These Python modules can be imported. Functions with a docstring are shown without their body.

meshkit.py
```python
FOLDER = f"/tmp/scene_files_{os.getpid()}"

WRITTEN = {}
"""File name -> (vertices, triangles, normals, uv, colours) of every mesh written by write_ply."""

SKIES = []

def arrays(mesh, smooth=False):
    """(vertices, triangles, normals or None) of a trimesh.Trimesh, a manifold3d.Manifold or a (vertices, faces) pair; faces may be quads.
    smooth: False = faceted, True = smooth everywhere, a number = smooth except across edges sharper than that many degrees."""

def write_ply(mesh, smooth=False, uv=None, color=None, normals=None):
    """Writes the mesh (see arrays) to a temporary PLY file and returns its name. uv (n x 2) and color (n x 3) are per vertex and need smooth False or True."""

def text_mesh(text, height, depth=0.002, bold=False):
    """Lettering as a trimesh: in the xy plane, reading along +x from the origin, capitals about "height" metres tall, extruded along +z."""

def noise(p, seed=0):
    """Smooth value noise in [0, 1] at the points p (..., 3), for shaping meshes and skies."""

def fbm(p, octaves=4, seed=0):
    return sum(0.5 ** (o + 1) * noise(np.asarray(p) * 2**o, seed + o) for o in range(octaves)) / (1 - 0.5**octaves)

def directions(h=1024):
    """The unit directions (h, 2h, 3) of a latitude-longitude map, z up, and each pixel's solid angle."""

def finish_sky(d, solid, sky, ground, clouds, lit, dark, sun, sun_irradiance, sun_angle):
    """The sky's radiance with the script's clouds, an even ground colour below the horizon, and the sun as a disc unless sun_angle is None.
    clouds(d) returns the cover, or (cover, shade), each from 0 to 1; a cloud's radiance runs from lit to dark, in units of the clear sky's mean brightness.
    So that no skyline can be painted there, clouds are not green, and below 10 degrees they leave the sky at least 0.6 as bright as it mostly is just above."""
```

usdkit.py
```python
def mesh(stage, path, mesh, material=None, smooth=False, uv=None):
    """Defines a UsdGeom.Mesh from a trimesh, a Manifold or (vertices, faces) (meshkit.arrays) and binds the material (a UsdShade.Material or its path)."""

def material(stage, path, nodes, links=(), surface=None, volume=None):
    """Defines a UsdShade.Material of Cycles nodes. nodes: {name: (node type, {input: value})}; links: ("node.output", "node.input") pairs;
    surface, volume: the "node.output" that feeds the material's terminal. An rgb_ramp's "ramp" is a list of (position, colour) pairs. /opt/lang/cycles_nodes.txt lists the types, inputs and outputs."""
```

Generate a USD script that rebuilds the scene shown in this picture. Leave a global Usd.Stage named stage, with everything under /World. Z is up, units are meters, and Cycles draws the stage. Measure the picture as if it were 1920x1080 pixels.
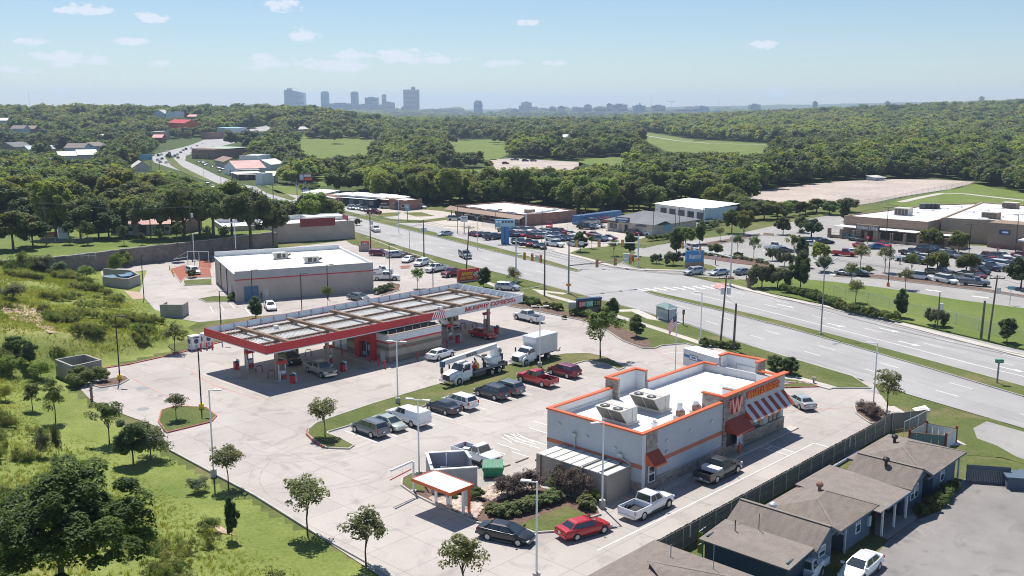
import math,random
import numpy as np,trimesh,usdkit,meshkit
from pxr import Usd,UsdGeom,UsdLux,UsdShade,Sdf,Gf,Vt
from shapely.geometry import Polygon,Point,LineString,MultiPolygon
from shapely import prepared

stage = Usd.Stage.CreateInMemory()
UsdGeom.SetStageUpAxis(stage,'Z'); UsdGeom.SetStageMetersPerUnit(stage,1.0)
UsdGeom.Xform.Define(stage,'/World'); UsdGeom.Scope.Define(stage,'/World/Looks')

# ------------------------------------------------------------------ camera
FPX,PITCH,YAW,HCAM = 1846.1,math.radians(10.4353),math.radians(43.481),35.6
FW = np.array([math.cos(YAW)*math.cos(PITCH),math.sin(YAW)*math.cos(PITCH),-math.sin(PITCH)])
RT = np.array([math.sin(YAW),-math.cos(YAW),0.0]); UP = np.cross(RT,FW)
CAM = np.array([0,0,HCAM])
cam = UsdGeom.Camera.Define(stage,'/World/camera')
cam.AddTransformOp().Set(Gf.Matrix4d(*RT,0,*UP,0,*(-FW),0,*CAM,1))
cam.CreateHorizontalApertureAttr(36.0); cam.CreateVerticalApertureAttr(20.25)
cam.CreateFocalLengthAttr(36.0*FPX/1920); cam.CreateClippingRangeAttr(Gf.Vec2f(1,60000))
cam.CreateExposureAttr(0.6)

# ------------------------------------------------------------------ sky and sun
SUN = np.array([0.25,0.46,1.0]); SUN /= np.linalg.norm(SUN)
SUN_EL,SUN_ROT = math.asin(SUN[2]),math.atan2(SUN[0],SUN[1])
sun = UsdLux.DistantLight.Define(stage,'/World/sun')
zax = SUN; xax = np.cross([0,0,1],zax); xax /= np.linalg.norm(xax); yax = np.cross(zax,xax)
sun.AddTransformOp().Set(Gf.Matrix4d(*xax,0,*yax,0,*zax,0,0,0,0,1))
sun.CreateIntensityAttr(1.08); sun.CreateAngleAttr(0.53); sun.CreateNormalizeAttr(True)
sun.CreateColorAttr(Gf.Vec3f(1.0,0.95,0.88))
SKY_STRENGTH,SKY_AIR,SKY_AEROSOL,SKY_OZONE = 0.070,1.0,0.08,5.0
HAZE_DENSITY = 1.15e-4

def px_dir(x,y):
    d = RT*(x-960) - UP*(y-540) + FW*FPX
    return d/np.linalg.norm(d)

# small fair-weather clouds: (x, y, half width, half height) as seen from the site
CLOUDS = [(755,105,44,9),(625,122,46,9),(650,103,34,7),(505,117,46,9),(575,64,24,8),(530,10,26,8),(117,109,40,9),
          (158,19,32,7),(285,32,20,6),(30,132,26,5),(1428,86,21,6),(840,112,40,5),(945,119,30,5),(300,119,14,4),
          (240,76,24,5),(1454,174,24,5),(985,42,20,4),(60,80,18,5),(180,114,16,5),(1040,117,26,4),(115,172,14,4)]
def make_sky():
    nodes = {'tc': ('texture_coordinate',{}),
             'sky': ('sky_texture',{'sky_type': 'single_scattering','sun_disc': False,'sun_elevation': SUN_EL,'sun_rotation': SUN_ROT,
                                     'altitude': 200.0,'air_density': SKY_AIR,'aerosol_density': SKY_AEROSOL,'ozone_density': SKY_OZONE}),
             'sep': ('separate_xyz',{}),
             'n1': ('noise_texture',{'scale': 55.0,'detail': 5.0,'roughness': 0.6}),
             'n1m': ('mapping',{'scale': (1,1,2.2)}),
             'nr': ('noise_texture',{'scale': 190.0,'detail': 4.0,'roughness': 0.6}),
             'bg': ('background_shader',{'strength': SKY_STRENGTH})}
    links = [('tc.generated','sep.vector'),('tc.generated','n1m.vector'),('n1m.vector','n1.vector'),('n1m.vector','nr.vector')]
    prev = None
    for i,(x,y,w,h) in enumerate(CLOUDS):
        d = px_dir(x,y)
        hx = np.array([d[1],-d[0],0]); hx /= np.linalg.norm(hx); hy = np.cross(hx,d)
        wa,ha = 1.6*w/FPX,1.75*h/FPX
        for k,(ax,s) in enumerate(((hx,wa),(hy,ha))):
            # dot product of the direction with the cloud's own axis, scaled to its half size
            nodes[f'm{i}_{k}'] = ('mapping',{'mapping_type': 'point','scale': tuple(ax/s)})
            nodes[f's{i}_{k}'] = ('separate_xyz',{})
            nodes[f'a{i}_{k}'] = ('math',{'math_type': 'add'}); nodes[f'b{i}_{k}'] = ('math',{'math_type': 'add'})
            nodes[f'c{i}_{k}'] = ('math',{'math_type': 'subtract','value2': float(d@ax)/s})
            nodes[f'q{i}_{k}'] = ('math',{'math_type': 'multiply'})
            links += [('tc.generated',f'm{i}_{k}.vector'),(f'm{i}_{k}.vector',f's{i}_{k}.vector'),(f's{i}_{k}.x',f'a{i}_{k}.value1'),
                      (f's{i}_{k}.y',f'a{i}_{k}.value2'),(f'a{i}_{k}.value',f'b{i}_{k}.value1'),(f's{i}_{k}.z',f'b{i}_{k}.value2'),
                      (f'b{i}_{k}.value',f'c{i}_{k}.value1'),(f'c{i}_{k}.value',f'q{i}_{k}.value1'),(f'c{i}_{k}.value',f'q{i}_{k}.value2')]
        nodes[f'd{i}'] = ('math',{'math_type': 'add'}); nodes[f'f{i}'] = ('math',{'math_type': 'subtract','value1': 1.0,'use_clamp': True})
        links += [(f'q{i}_0.value',f'd{i}.value1'),(f'q{i}_1.value',f'd{i}.value2'),(f'd{i}.value',f'f{i}.value2')]
        if prev:
            nodes[f'x{i}'] = ('math',{'math_type': 'maximum'})
            links += [(prev,f'x{i}.value1'),(f'f{i}.value',f'x{i}.value2')]; prev = f'x{i}.value'
        else:
            prev = f'f{i}.value'
    nodes['mr'] = ('map_range',{'from_min': 0.36,'from_max': 0.66,'to_min': -0.75,'to_max': 0.55,'clamp': True})
    nodes['mr2'] = ('map_range',{'from_min': 0.3,'from_max': 0.7,'to_min': -0.3,'to_max': 0.3,'clamp': True})
    nodes['ad'] = ('math',{'math_type': 'add'}); nodes['ad2'] = ('math',{'math_type': 'add'})
    nodes['gate'] = ('math',{'math_type': 'greater_than','value2': 0.001})
    nodes['sm'] = ('map_range',{'from_min': 0.05,'from_max': 0.75,'to_min': 0.0,'to_max': 0.8,'range_type': 'smoothstep','clamp': True})
    nodes['mg'] = ('math',{'math_type': 'multiply'})
    nodes['mix'] = ('mix',{'color2': (8.2,8.6,9.4)})
    links += [('n1.fac','mr.value'),('nr.fac','mr2.value'),(prev,'ad.value1'),('mr.result','ad.value2'),('ad.value','ad2.value1'),('mr2.result','ad2.value2'),
              (prev,'gate.value1'),('ad2.value','sm.value'),('sm.result','mg.value1'),('gate.value','mg.value2'),('mg.value','mix.fac'),
              ('sky.color','mix.color1'),('mix.color','bg.color')]
    return usdkit.material(stage,'/World/Looks/sky_look',nodes,links,surface='bg.background')
sky = UsdLux.DomeLight.Define(stage,'/World/sky')
UsdShade.MaterialBindingAPI.Apply(sky.GetPrim()).Bind(make_sky())
sky.GetPrim().SetCustomDataByKey('kind','structure')

# ------------------------------------------------------------------ helpers
rng = random.Random(7); nrg = np.random.default_rng(11)

def P(x,y,z=0.0):
    """Where the sight line of the photograph's point (x, y) meets the level z."""
    d = RT*(x-960) - UP*(y-540) + FW*FPX
    return (CAM + d*((z-HCAM)/d[2]))
def R(x,y,dist):
    d = RT*(x-960) - UP*(y-540) + FW*FPX
    return CAM + d*dist/math.hypot(d[0],d[1])
def toPx(p):
    v = np.asarray(p,float)-CAM; z = v@FW
    return np.stack([960+FPX*(v@RT)/z,540-FPX*(v@UP)/z],-1),z
def PP(pts,z=0.0): return [tuple(P(x,y,z)[:2]) for x,y in pts]

_names = {}
def path_of(name,parent='/World'):
    k = (parent,name); n = _names.get(k,-1)+1; _names[k] = n
    return f'{parent}/{name}' if n == 0 else f'{parent}/{name}_{n:03d}'

class MB:
    def __init__(s): s.v = []; s.f = []; s.n = 0
    def add(s,v,f):
        v = np.asarray(v,float).reshape(-1,3); f = np.asarray(f,int)
        if f.ndim == 2 and f.shape[1] == 4: f = np.vstack([f[:,[0,1,2]],f[:,[0,2,3]]])
        s.v.append(v); s.f.append(f+s.n); s.n += len(v); return s
    def box(s,x0,y0,z0,x1,y1,z1):
        v = [(x,y,z) for z in (z0,z1) for x,y in ((x0,y0),(x1,y0),(x1,y1),(x0,y1))]
        return s.add(v,[(0,3,2,1),(4,5,6,7),(0,1,5,4),(1,2,6,5),(2,3,7,6),(3,0,4,7)])
    def cbox(s,c,size,rz=0.0,rx=0.0,ry=0.0):
        a,b,d = [q/2 for q in size]
        v = np.array([(x,y,z) for z in (-d,d) for x,y in ((-a,-b),(a,-b),(a,b),(-a,b))])
        if rx: cs,sn = math.cos(rx),math.sin(rx); v = v@np.array([[1,0,0],[0,cs,sn],[0,-sn,cs]])
        if ry: cs,sn = math.cos(ry),math.sin(ry); v = v@np.array([[cs,0,-sn],[0,1,0],[sn,0,cs]])
        if rz: cs,sn = math.cos(rz),math.sin(rz); v = v@np.array([[cs,sn,0],[-sn,cs,0],[0,0,1]])
        return s.add(v+np.asarray(c,float),[(0,3,2,1),(4,5,6,7),(0,1,5,4),(1,2,6,5),(2,3,7,6),(3,0,4,7)])
    def beam(s,a,b,w,h):
        """A straight bar of section w x h from a to b (its top edges level)."""
        a,b = np.asarray(a,float),np.asarray(b,float); t = b-a; L = np.linalg.norm(t); t /= L
        side = np.cross(t,[0,0,1.0]); ns = np.linalg.norm(side)
        side = side/ns if ns > 1e-6 else np.array([1.0,0,0]); up = np.cross(side,t)
        v = [p+side*sx*w/2+up*sz*h/2 for p in (a,b) for sx,sz in ((-1,-1),(1,-1),(1,1),(-1,1))]
        return s.add(v,[(0,3,2,1),(4,5,6,7),(0,1,5,4),(1,2,6,5),(2,3,7,6),(3,0,4,7)])
    def prism(s,poly,z0,z1):
        p = Polygon(poly) if not hasattr(poly,'geoms') and not isinstance(poly,Polygon) else poly
        for g in getattr(p,'geoms',[p]):
            if g.is_empty or g.area < 1e-6: continue
            m = trimesh.creation.extrude_polygon(g,z1-z0,engine='earcut'); s.add(m.vertices+[0,0,z0],m.faces)
        return s
    def sheet(s,poly,z):
        p = Polygon(poly) if not hasattr(poly,'geoms') and not isinstance(poly,Polygon) else poly
        if not p.is_valid: p = p.buffer(0)
        for g in getattr(p,'geoms',[p]):
            if g.is_empty or g.area < 1e-6: continue
            v,f = trimesh.creation.triangulate_polygon(g,engine='earcut')
            v = np.c_[v,np.full(len(v),z)]; f = np.asarray(f)
            a,b,c = v[f[:,0]],v[f[:,1]],v[f[:,2]]
            flip = np.cross(b-a,c-a)[:,2] < 0; f[flip] = f[flip][:,::-1]
            s.add(v,f)
        return s
    def tube(s,pts,r,n=8,cap=True):
        p = np.asarray(pts,float); r = np.broadcast_to(np.asarray(r,float),(len(p),))
        t = np.gradient(p,axis=0); t /= np.linalg.norm(t,axis=1,keepdims=True)+1e-12
        ref = np.where(np.abs(t[:,2:]) < 0.95,[[0,0,1.0]],[[1.0,0,0]])
        a = np.cross(t,ref); a /= np.linalg.norm(a,axis=1,keepdims=True)+1e-12; b = np.cross(t,a)
        g = np.arange(n)*2*np.pi/n
        v = p[:,None]+r[:,None,None]*(np.cos(g)[None,:,None]*a[:,None]+np.sin(g)[None,:,None]*b[:,None])
        f = []
        for i in range(len(p)-1):
            for j in range(n):
                k = (j+1) % n; f.append((i*n+j,(i+1)*n+j,(i+1)*n+k,i*n+k))
        s.add(v.reshape(-1,3),f)
        if cap:
            s.add(v[0],[(0,j,j+1) for j in range(1,n-1)]); s.add(v[-1],[(0,j+1,j) for j in range(1,n-1)])
        return s
    def cyl(s,x,y,z0,z1,r,n=12,r1=None): return s.tube([(x,y,z0),(x,y,z1)],[r,r if r1 is None else r1],n)
    def quad(s,a,b,c,d): return s.add([a,b,c,d],[(0,1,2,3)])
    def loft(s,rings,cap=True):
        n = len(rings[0]); v = np.array(rings,float).reshape(-1,3); f = []
        for i in range(len(rings)-1):
            for j in range(n):
                k = (j+1) % n; f.append((i*n+j,i*n+k,(i+1)*n+k,(i+1)*n+j))
        s.add(v,f)
        if cap:
            s.add(rings[0],[(0,j+1,j) for j in range(1,n-1)]); s.add(rings[-1],[(0,j,j+1) for j in range(1,n-1)])
        return s
    def tm(s,m,M=None):
        m = m.copy()
        if M is not None: m.apply_transform(M)
        return s.add(m.vertices,m.faces)
    def moved(s,dx=0,dy=0,dz=0,rz=0.0,sc=1.0):
        o = MB(); v,f = s.out(); c,n = math.cos(rz),math.sin(rz)
        o.add((v*sc)@np.array([[c,n,0],[-n,c,0],[0,0,1]])+[dx,dy,dz],f); return o
    def out(s): return np.vstack(s.v),np.vstack(s.f)

BX = lambda *a: MB().box(*a)
CB = lambda *a: MB().cbox(*a)
BM = lambda *a: MB().beam(*a)
CY = lambda *a: MB().cyl(*a)
TB = lambda *a,**k: MB().tube(*a,**k)
def tagp(prim,label=None,cat=None,group=None,kind=None):
    for k,t in (('label',label),('category',cat),('group',group),('kind',kind)):
        if t: prim.SetCustomDataByKey(k,t)
    return prim
def put(path,mb,m,smooth=False):
    return usdkit.mesh(stage,path,mb.out() if isinstance(mb,MB) else mb,M[m] if isinstance(m,str) else m,smooth=smooth).GetPrim()
def thing(name,label,cat,loc=(0,0,0),rz=0.0,group=None,scale=None):
    x = UsdGeom.Xform.Define(stage,path_of(name)); x.AddTranslateOp().Set(Gf.Vec3d(*map(float,loc))); x.AddRotateZOp().Set(math.degrees(rz))
    x.AddScaleOp().Set(Gf.Vec3f(*(scale if scale is not None else (1,1,1))))
    return tagp(x.GetPrim(),label,cat,group)
def part(parent,name,mb,m,label=None,smooth=False,kind=None):
    pp = parent.GetPath().pathString
    return tagp(put(path_of(name,pp),mb,m,smooth),label,kind=kind)
def solo(name,mb,m,label,cat,group=None,smooth=False):
    return tagp(put(path_of(name),mb,m,smooth),label,cat,group)
def struct(name,mb,m,smooth=False,parent=None,kind='structure'):
    return tagp(put(path_of(name,parent or '/World'),mb,m,smooth),kind=kind)
def proto(name):
    """A class prim: the parts are built in it once, and every individual references it."""
    return stage.CreateClassPrim(path_of(name+'_kind'))
def inst(pr,name,loc,rz,label,cat,group=None,scale=None):
    p = thing(name,label,cat,loc,rz,group,scale)
    p.GetReferences().AddInternalReference(pr.GetPath()); p.SetInstanceable(True)
    return p
# ------------------------------------------------------------------ materials
M = {}
def mat(name,col,rough=0.6,col2=None,scale=0.6,detail=4.0,lo=0.35,hi=0.65,metal=0.0,bump=0.0,bscale=None,spec=0.5,coord='pos',stretch=(1,1,1),
        speck=0.0,coat=0.0,extra=None):
    nodes = {'p': ('principled_bsdf',{'base_color': col,'roughness': rough,'metallic': metal,'specular_ior_level': spec,'coat_weight': coat})}
    links = []
    if col2 is not None or bump:
        nodes['g'] = ('geometry',{}) if coord == 'pos' else ('texture_coordinate',{})
        nodes['mp'] = ('mapping',{'scale': stretch}); src = 'g.position' if coord == 'pos' else 'g.object'
        links += [(src,'mp.vector')]
    if col2 is not None:
        nodes['n'] = ('noise_texture',{'scale': scale,'detail': detail,'roughness': 0.62})
        nodes['r'] = ('rgb_ramp',{'ramp': [(0,col),(lo,col),(hi,col2),(1,col2)]})
        links += [('mp.vector','n.vector'),('n.fac','r.fac')]
        last = 'r.color'
        if speck:
            nodes['n2'] = ('noise_texture',{'scale': scale*14,'detail': 3.0})
            nodes['mr'] = ('map_range',{'from_min': 0.3,'from_max': 0.7,'to_min': 1-speck,'to_max': 1+speck})
            nodes['mu'] = ('mix',{'mix_type': 'multiply','fac': 1.0})
            links += [('mp.vector','n2.vector'),('n2.fac','mr.value'),(last,'mu.color1'),('mr.result','mu.color2')]; last = 'mu.color'
        links += [(last,'p.base_color')]
    if bump:
        nodes['bn'] = ('noise_texture',{'scale': bscale or scale*5,'detail': 4.0})
        nodes['b'] = ('bump',{'strength': bump,'distance': 0.05})
        links += [('mp.vector','bn.vector'),('bn.fac','b.height'),('b.normal','p.normal')]
    M[name] = usdkit.material(stage,'/World/Looks/'+name,nodes,links,surface='p.BSDF')
    return M[name]

def brickmat(name,c1,c2,mortar,bw,rh,ms=0.012,rough=0.85,plane='xz',rz=0.0,offset=0.5,var=None,vs=0.3,bias=0.0):
    """Courses in world metres on a wall that runs along rz (plane xz) or on the ground (plane xy)."""
    nodes = {'g': ('geometry',{}),'m0': ('mapping',{'mapping_type': 'point','rotation': (0,0,-rz)}),'sp': ('separate_xyz',{}),'ad': ('math',{'math_type': 'add'}),
             'cb': ('combine_xyz',{}),'b': ('brick_texture',{'color1': c1,'color2': c2,'mortar': mortar,'scale': 1.0,'brick_width': bw,'row_height': rh,'mortar_size': ms,'offset': offset,'mortar_smooth': 0.2,'bias': bias}),
             'p': ('principled_bsdf',{'roughness': rough,'specular_ior_level': 0.3}),'bu': ('bump',{'strength': 0.35,'distance': 0.02,'invert': True})}
    links = [('g.position','m0.vector'),('m0.vector','sp.vector'),('sp.x','ad.value1'),('sp.y','ad.value2')]
    if plane == 'xz': links += [('ad.value','cb.x'),('sp.z','cb.y')]
    else: links += [('sp.x','cb.x'),('sp.y','cb.y')]
    links += [('cb.vector','b.vector'),('b.fac','bu.height'),('bu.normal','p.normal')]
    last = 'b.color'
    nodes['n'] = ('noise_texture',{'scale': vs,'detail': 6.0,'roughness': 0.65}); nodes['mr'] = ('map_range',{'from_min': 0.3,'from_max': 0.7,'to_min': 1-(var or 0.1),'to_max': 1+(var or 0.1)})
    nodes['mu'] = ('mix',{'mix_type': 'multiply','fac': 1.0})
    links += [('g.position','n.vector'),('n.fac','mr.value'),(last,'mu.color1'),('mr.result','mu.color2'),('mu.color','p.base_color')]
    M[name] = usdkit.material(stage,'/World/Looks/'+name,nodes,links,surface='p.BSDF'); return M[name]

def pavemat(name,c1,c2,joint,bw,rz,wear=(0.03,0.03,0.032),wamt=0.35,stretch=(1,1,1),streak=0.25):
    """Cast paving: slabs with dark joints, cloudy tone, drifting tyre-dark streaks and fine speckle."""
    nodes = {'g': ('geometry',{}),'m0': ('mapping',{'rotation': (0,0,-rz)}),'ms': ('mapping',{'scale': stretch}),
             'b': ('brick_texture',{'color1': (1,1,1),'color2': (0.93,0.93,0.925),'mortar': (joint,)*3,'scale': 1.0,'brick_width': bw,'row_height': bw,'mortar_size': 0.028,'offset': 0.0,'mortar_smooth': 0.4}),
             'n': ('noise_texture',{'scale': 0.07,'detail': 7.0,'roughness': 0.68}),'r': ('rgb_ramp',{'ramp': [(0.32,c1),(0.68,c2)]}),
             'n2': ('noise_texture',{'scale': streak,'detail': 6.0,'roughness': 0.6,'distortion': 1.2}),'r2': ('rgb_ramp',{'ramp': [(0.54,(0,0,0)),(0.75,(wamt,)*3)]}),
             'n3': ('noise_texture',{'scale': 9.0,'detail': 3.0}),'mr': ('map_range',{'from_min': 0.3,'from_max': 0.7,'to_min': 0.93,'to_max': 1.07}),
             'x1': ('mix',{'mix_type': 'multiply','fac': 1.0}),'x2': ('mix',{'color2': wear}),'x3': ('mix',{'mix_type': 'multiply','fac': 1.0}),
             'p': ('principled_bsdf',{'roughness': 0.75,'specular_ior_level': 0.35})}
    links = [('g.position','m0.vector'),('m0.vector','b.vector'),('m0.vector','ms.vector'),('g.position','n.vector'),('n.fac','r.fac'),('ms.vector','n2.vector'),('n2.fac','r2.fac'),
             ('r.color','x1.color1'),('b.color','x1.color2'),('r2.color','x2.fac'),('x1.color','x2.color1'),('g.position','n3.vector'),('n3.fac','mr.value'),
             ('x2.color','x3.color1'),('mr.result','x3.color2'),('x3.color','p.base_color')]
    M[name] = usdkit.material(stage,'/World/Looks/'+name,nodes,links,surface='p.BSDF'); return M[name]

def leafmat(name,a,b,trans=0.45,hue=0.04,scale=0.35):
    nodes = {'oi': ('object_info',{}),'g': ('geometry',{}),'n': ('noise_texture',{'scale': scale,'detail': 3.0}),'r': ('rgb_ramp',{'ramp': [(0.32,a),(0.68,b)]}),
             'mh': ('map_range',{'from_min': 0,'from_max': 1,'to_min': 0.5-hue,'to_max': 0.5+hue*0.6}),'mv': ('map_range',{'from_min': 0,'from_max': 1,'to_min': 0.72,'to_max': 1.3}),
             'h': ('hsv',{'fac': 1.0,'saturation': 1.0}),'w': ('math',{'math_type': 'multiply','value2': 7.13}),'fr': ('math',{'math_type': 'fraction'}),
             'd': ('principled_bsdf',{'roughness': 0.55,'specular_ior_level': 0.25}),'t': ('translucent_bsdf',{}),'mx': ('mix_closure',{'fac': trans}),
             'tc': ('mix',{'mix_type': 'multiply','fac': 1.0,'color2': (1.25,1.15,0.55)})}
    links = [('g.position','n.vector'),('n.fac','r.fac'),('oi.random','mh.value'),('oi.random','w.value1'),('w.value','fr.value1'),('fr.value','mv.value'),('r.color','h.color'),
             ('mh.result','h.hue'),('mv.result','h.value'),('h.color','d.base_color'),('h.color','tc.color1'),('tc.color','t.color'),('d.BSDF','mx.closure1'),('t.BSDF','mx.closure2')]
    M[name] = usdkit.material(stage,'/World/Looks/'+name,nodes,links,surface='mx.closure'); return M[name]

def grassmat(name,greens,dry,dirt,dryness=0.55,dirtiness=0.7,scale=0.12):
    nodes = {'g': ('geometry',{}),'n1': ('noise_texture',{'scale': scale,'detail': 8.0,'roughness': 0.7}),'r1': ('rgb_ramp',{'ramp': [(0.3,greens[0]),(0.7,greens[1])]}),
             'n2': ('noise_texture',{'scale': scale*0.55,'detail': 7.0,'roughness': 0.66,'distortion': 0.6}),'r2': ('rgb_ramp',{'ramp': [(dryness,(0,0,0)),(min(0.99,dryness+0.16),(0.85,)*3)]}),
             'mv': ('mapping',{'location': (71,13,0)}),'n3': ('noise_texture',{'scale': scale*0.8,'detail': 8.0,'roughness': 0.7}),'r3': ('rgb_ramp',{'ramp': [(dirtiness,(0,0,0)),(min(0.99,dirtiness+0.08),(0.9,)*3)]}),
             'n4': ('noise_texture',{'scale': 3.0,'detail': 6.0,'roughness': 0.7}),'mr': ('map_range',{'from_min': 0.25,'from_max': 0.75,'to_min': 0.72,'to_max': 1.28}),
             'x1': ('mix',{'color2': dry}),'x2': ('mix',{'color2': dirt}),'x3': ('mix',{'mix_type': 'multiply','fac': 1.0}),
             'bu': ('bump',{'strength': 0.6,'distance': 0.25}),'p': ('principled_bsdf',{'roughness': 0.9,'specular_ior_level': 0.1})}
    links = [('g.position','n1.vector'),('n1.fac','r1.fac'),('g.position','n2.vector'),('n2.fac','r2.fac'),('g.position','mv.vector'),('mv.vector','n3.vector'),('n3.fac','r3.fac'),
             ('g.position','n4.vector'),('n4.fac','mr.value'),('r1.color','x1.color1'),('r2.color','x1.fac'),('x1.color','x2.color1'),('r3.color','x2.fac'),('x2.color','x3.color1'),
             ('mr.result','x3.color2'),('x3.color','p.base_color'),('n4.fac','bu.height'),('bu.normal','p.normal')]
    M[name] = usdkit.material(stage,'/World/Looks/'+name,nodes,links,surface='p.BSDF'); return M[name]

# ground
grassmat('meadow',[(0.13,0.175,0.04),(0.25,0.285,0.08)],(0.37,0.33,0.15),(0.36,0.26,0.16),0.55,0.66,0.10)
grassmat('lawn',[(0.085,0.112,0.032),(0.135,0.158,0.052)],(0.21,0.175,0.09),(0.25,0.18,0.11),0.5,0.76,0.16)
grassmat('field_grass',[(0.11,0.155,0.038),(0.175,0.215,0.06)],(0.21,0.19,0.08),(0.28,0.2,0.12),0.6,0.8,0.05)
grassmat('forest_floor',[(0.05,0.075,0.025),(0.085,0.115,0.035)],(0.09,0.10,0.04),(0.2,0.17,0.12),0.62,0.78,0.02)
pavemat('lot_concrete',(0.355,0.32,0.295),(0.455,0.415,0.385),0.5,4.6,0.0,(0.20,0.18,0.165),0.7)
pavemat('side_concrete',(0.44,0.405,0.36),(0.53,0.49,0.44),0.7,1.5,0.0,(0.25,0.22,0.19),0.3)
pavemat('road_concrete',(0.30,0.29,0.285),(0.375,0.365,0.36),0.75,4.2,math.radians(-16.5),(0.17,0.168,0.168),0.6,(2.2,0.14,1),0.25)
pavemat('asphalt',(0.17,0.158,0.15),(0.29,0.272,0.26),0.95,30,0.0,(0.07,0.065,0.066),0.6,(1,1,1),0.3)
pavemat('old_asphalt',(0.27,0.26,0.25),(0.36,0.345,0.325),0.9,20,0.0,(0.16,0.155,0.15),0.5)
pavemat('yard_pave',(0.40,0.36,0.31),(0.50,0.455,0.40),0.85,6,0.4,(0.24,0.21,0.19),0.4)
mat('kerb',(0.47,0.45,0.41),0.85,(0.37,0.35,0.32),0.8)
mat('red_kerb',(0.34,0.055,0.045),0.8,(0.42,0.18,0.16),1.5)
mat('paint_white',(0.78,0.78,0.76),0.7,(0.58,0.56,0.52),1.6,lo=0.45,hi=0.75)
mat('paint_yellow',(0.65,0.42,0.06),0.7,(0.5,0.38,0.15),1.0)
mat('paint_red',(0.5,0.16,0.13),0.8,(0.47,0.33,0.29),0.5)
mat('mulch',(0.10,0.06,0.042),0.95,(0.17,0.11,0.08),2.0,bump=0.6)
mat('bare_soil',(0.38,0.27,0.19),0.95,(0.46,0.35,0.26),0.15,7,bump=0.3)
mat('dirt_yard',(0.36,0.30,0.26),0.95,(0.46,0.39,0.34),0.04,8,speck=0.15)
mat('red_mulch',(0.34,0.10,0.06),0.95,(0.25,0.09,0.06),1.0)
mat('rock',(0.44,0.33,0.27),0.85,(0.62,0.52,0.45),1.3,lo=0.4,hi=0.6,spec=0.3)
mat('skid',(0.30,0.27,0.245),0.85,(0.40,0.365,0.335),0.8)
# buildings
brickmat('stone_clad',(0.36,0.30,0.25),(0.22,0.175,0.145),(0.33,0.30,0.27),0.55,0.22,0.02,0.9,var=0.35,vs=1.5)
mat('stucco_grey',(0.50,0.50,0.505),0.85,(0.46,0.46,0.465),0.8,bump=0.05)
mat('roof_white',(0.80,0.80,0.78),0.6,(0.60,0.59,0.56),0.22,8,lo=0.5,hi=0.85)
mat('roof_cream',(0.72,0.69,0.64),0.7,(0.56,0.53,0.48),0.2,7,lo=0.5,hi=0.75)
mat('parapet_white',(0.72,0.725,0.72),0.7,(0.64,0.64,0.63),0.6)
mat('orange',(0.66,0.125,0.03),0.45,(0.60,0.11,0.03),0.5)
mat('orange_dull',(0.50,0.15,0.07),0.7)
mat('awning_orange',(0.42,0.06,0.022),0.55,(0.37,0.052,0.02),2)
mat('awning_white',(0.75,0.75,0.76),0.5)
mat('sign_orange',(0.80,0.17,0.02),0.4)
mat('sign_pink',(0.8,0.30,0.25),0.4)
mat('metal_roof',(0.56,0.57,0.55),0.5,(0.48,0.48,0.46),0.4,metal=0.15)
mat('panel_tan',(0.36,0.31,0.255),0.7,(0.32,0.275,0.225),0.5)
mat('hvac',(0.56,0.54,0.49),0.6,(0.47,0.45,0.40),1.2)
mat('coil',(0.10,0.09,0.082),0.8)
mat('steel',(0.55,0.56,0.57),0.4,metal=0.6)
mat('galv',(0.55,0.57,0.59),0.45,metal=0.35)
mat('black_metal',(0.02,0.02,0.022),0.5)
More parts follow.
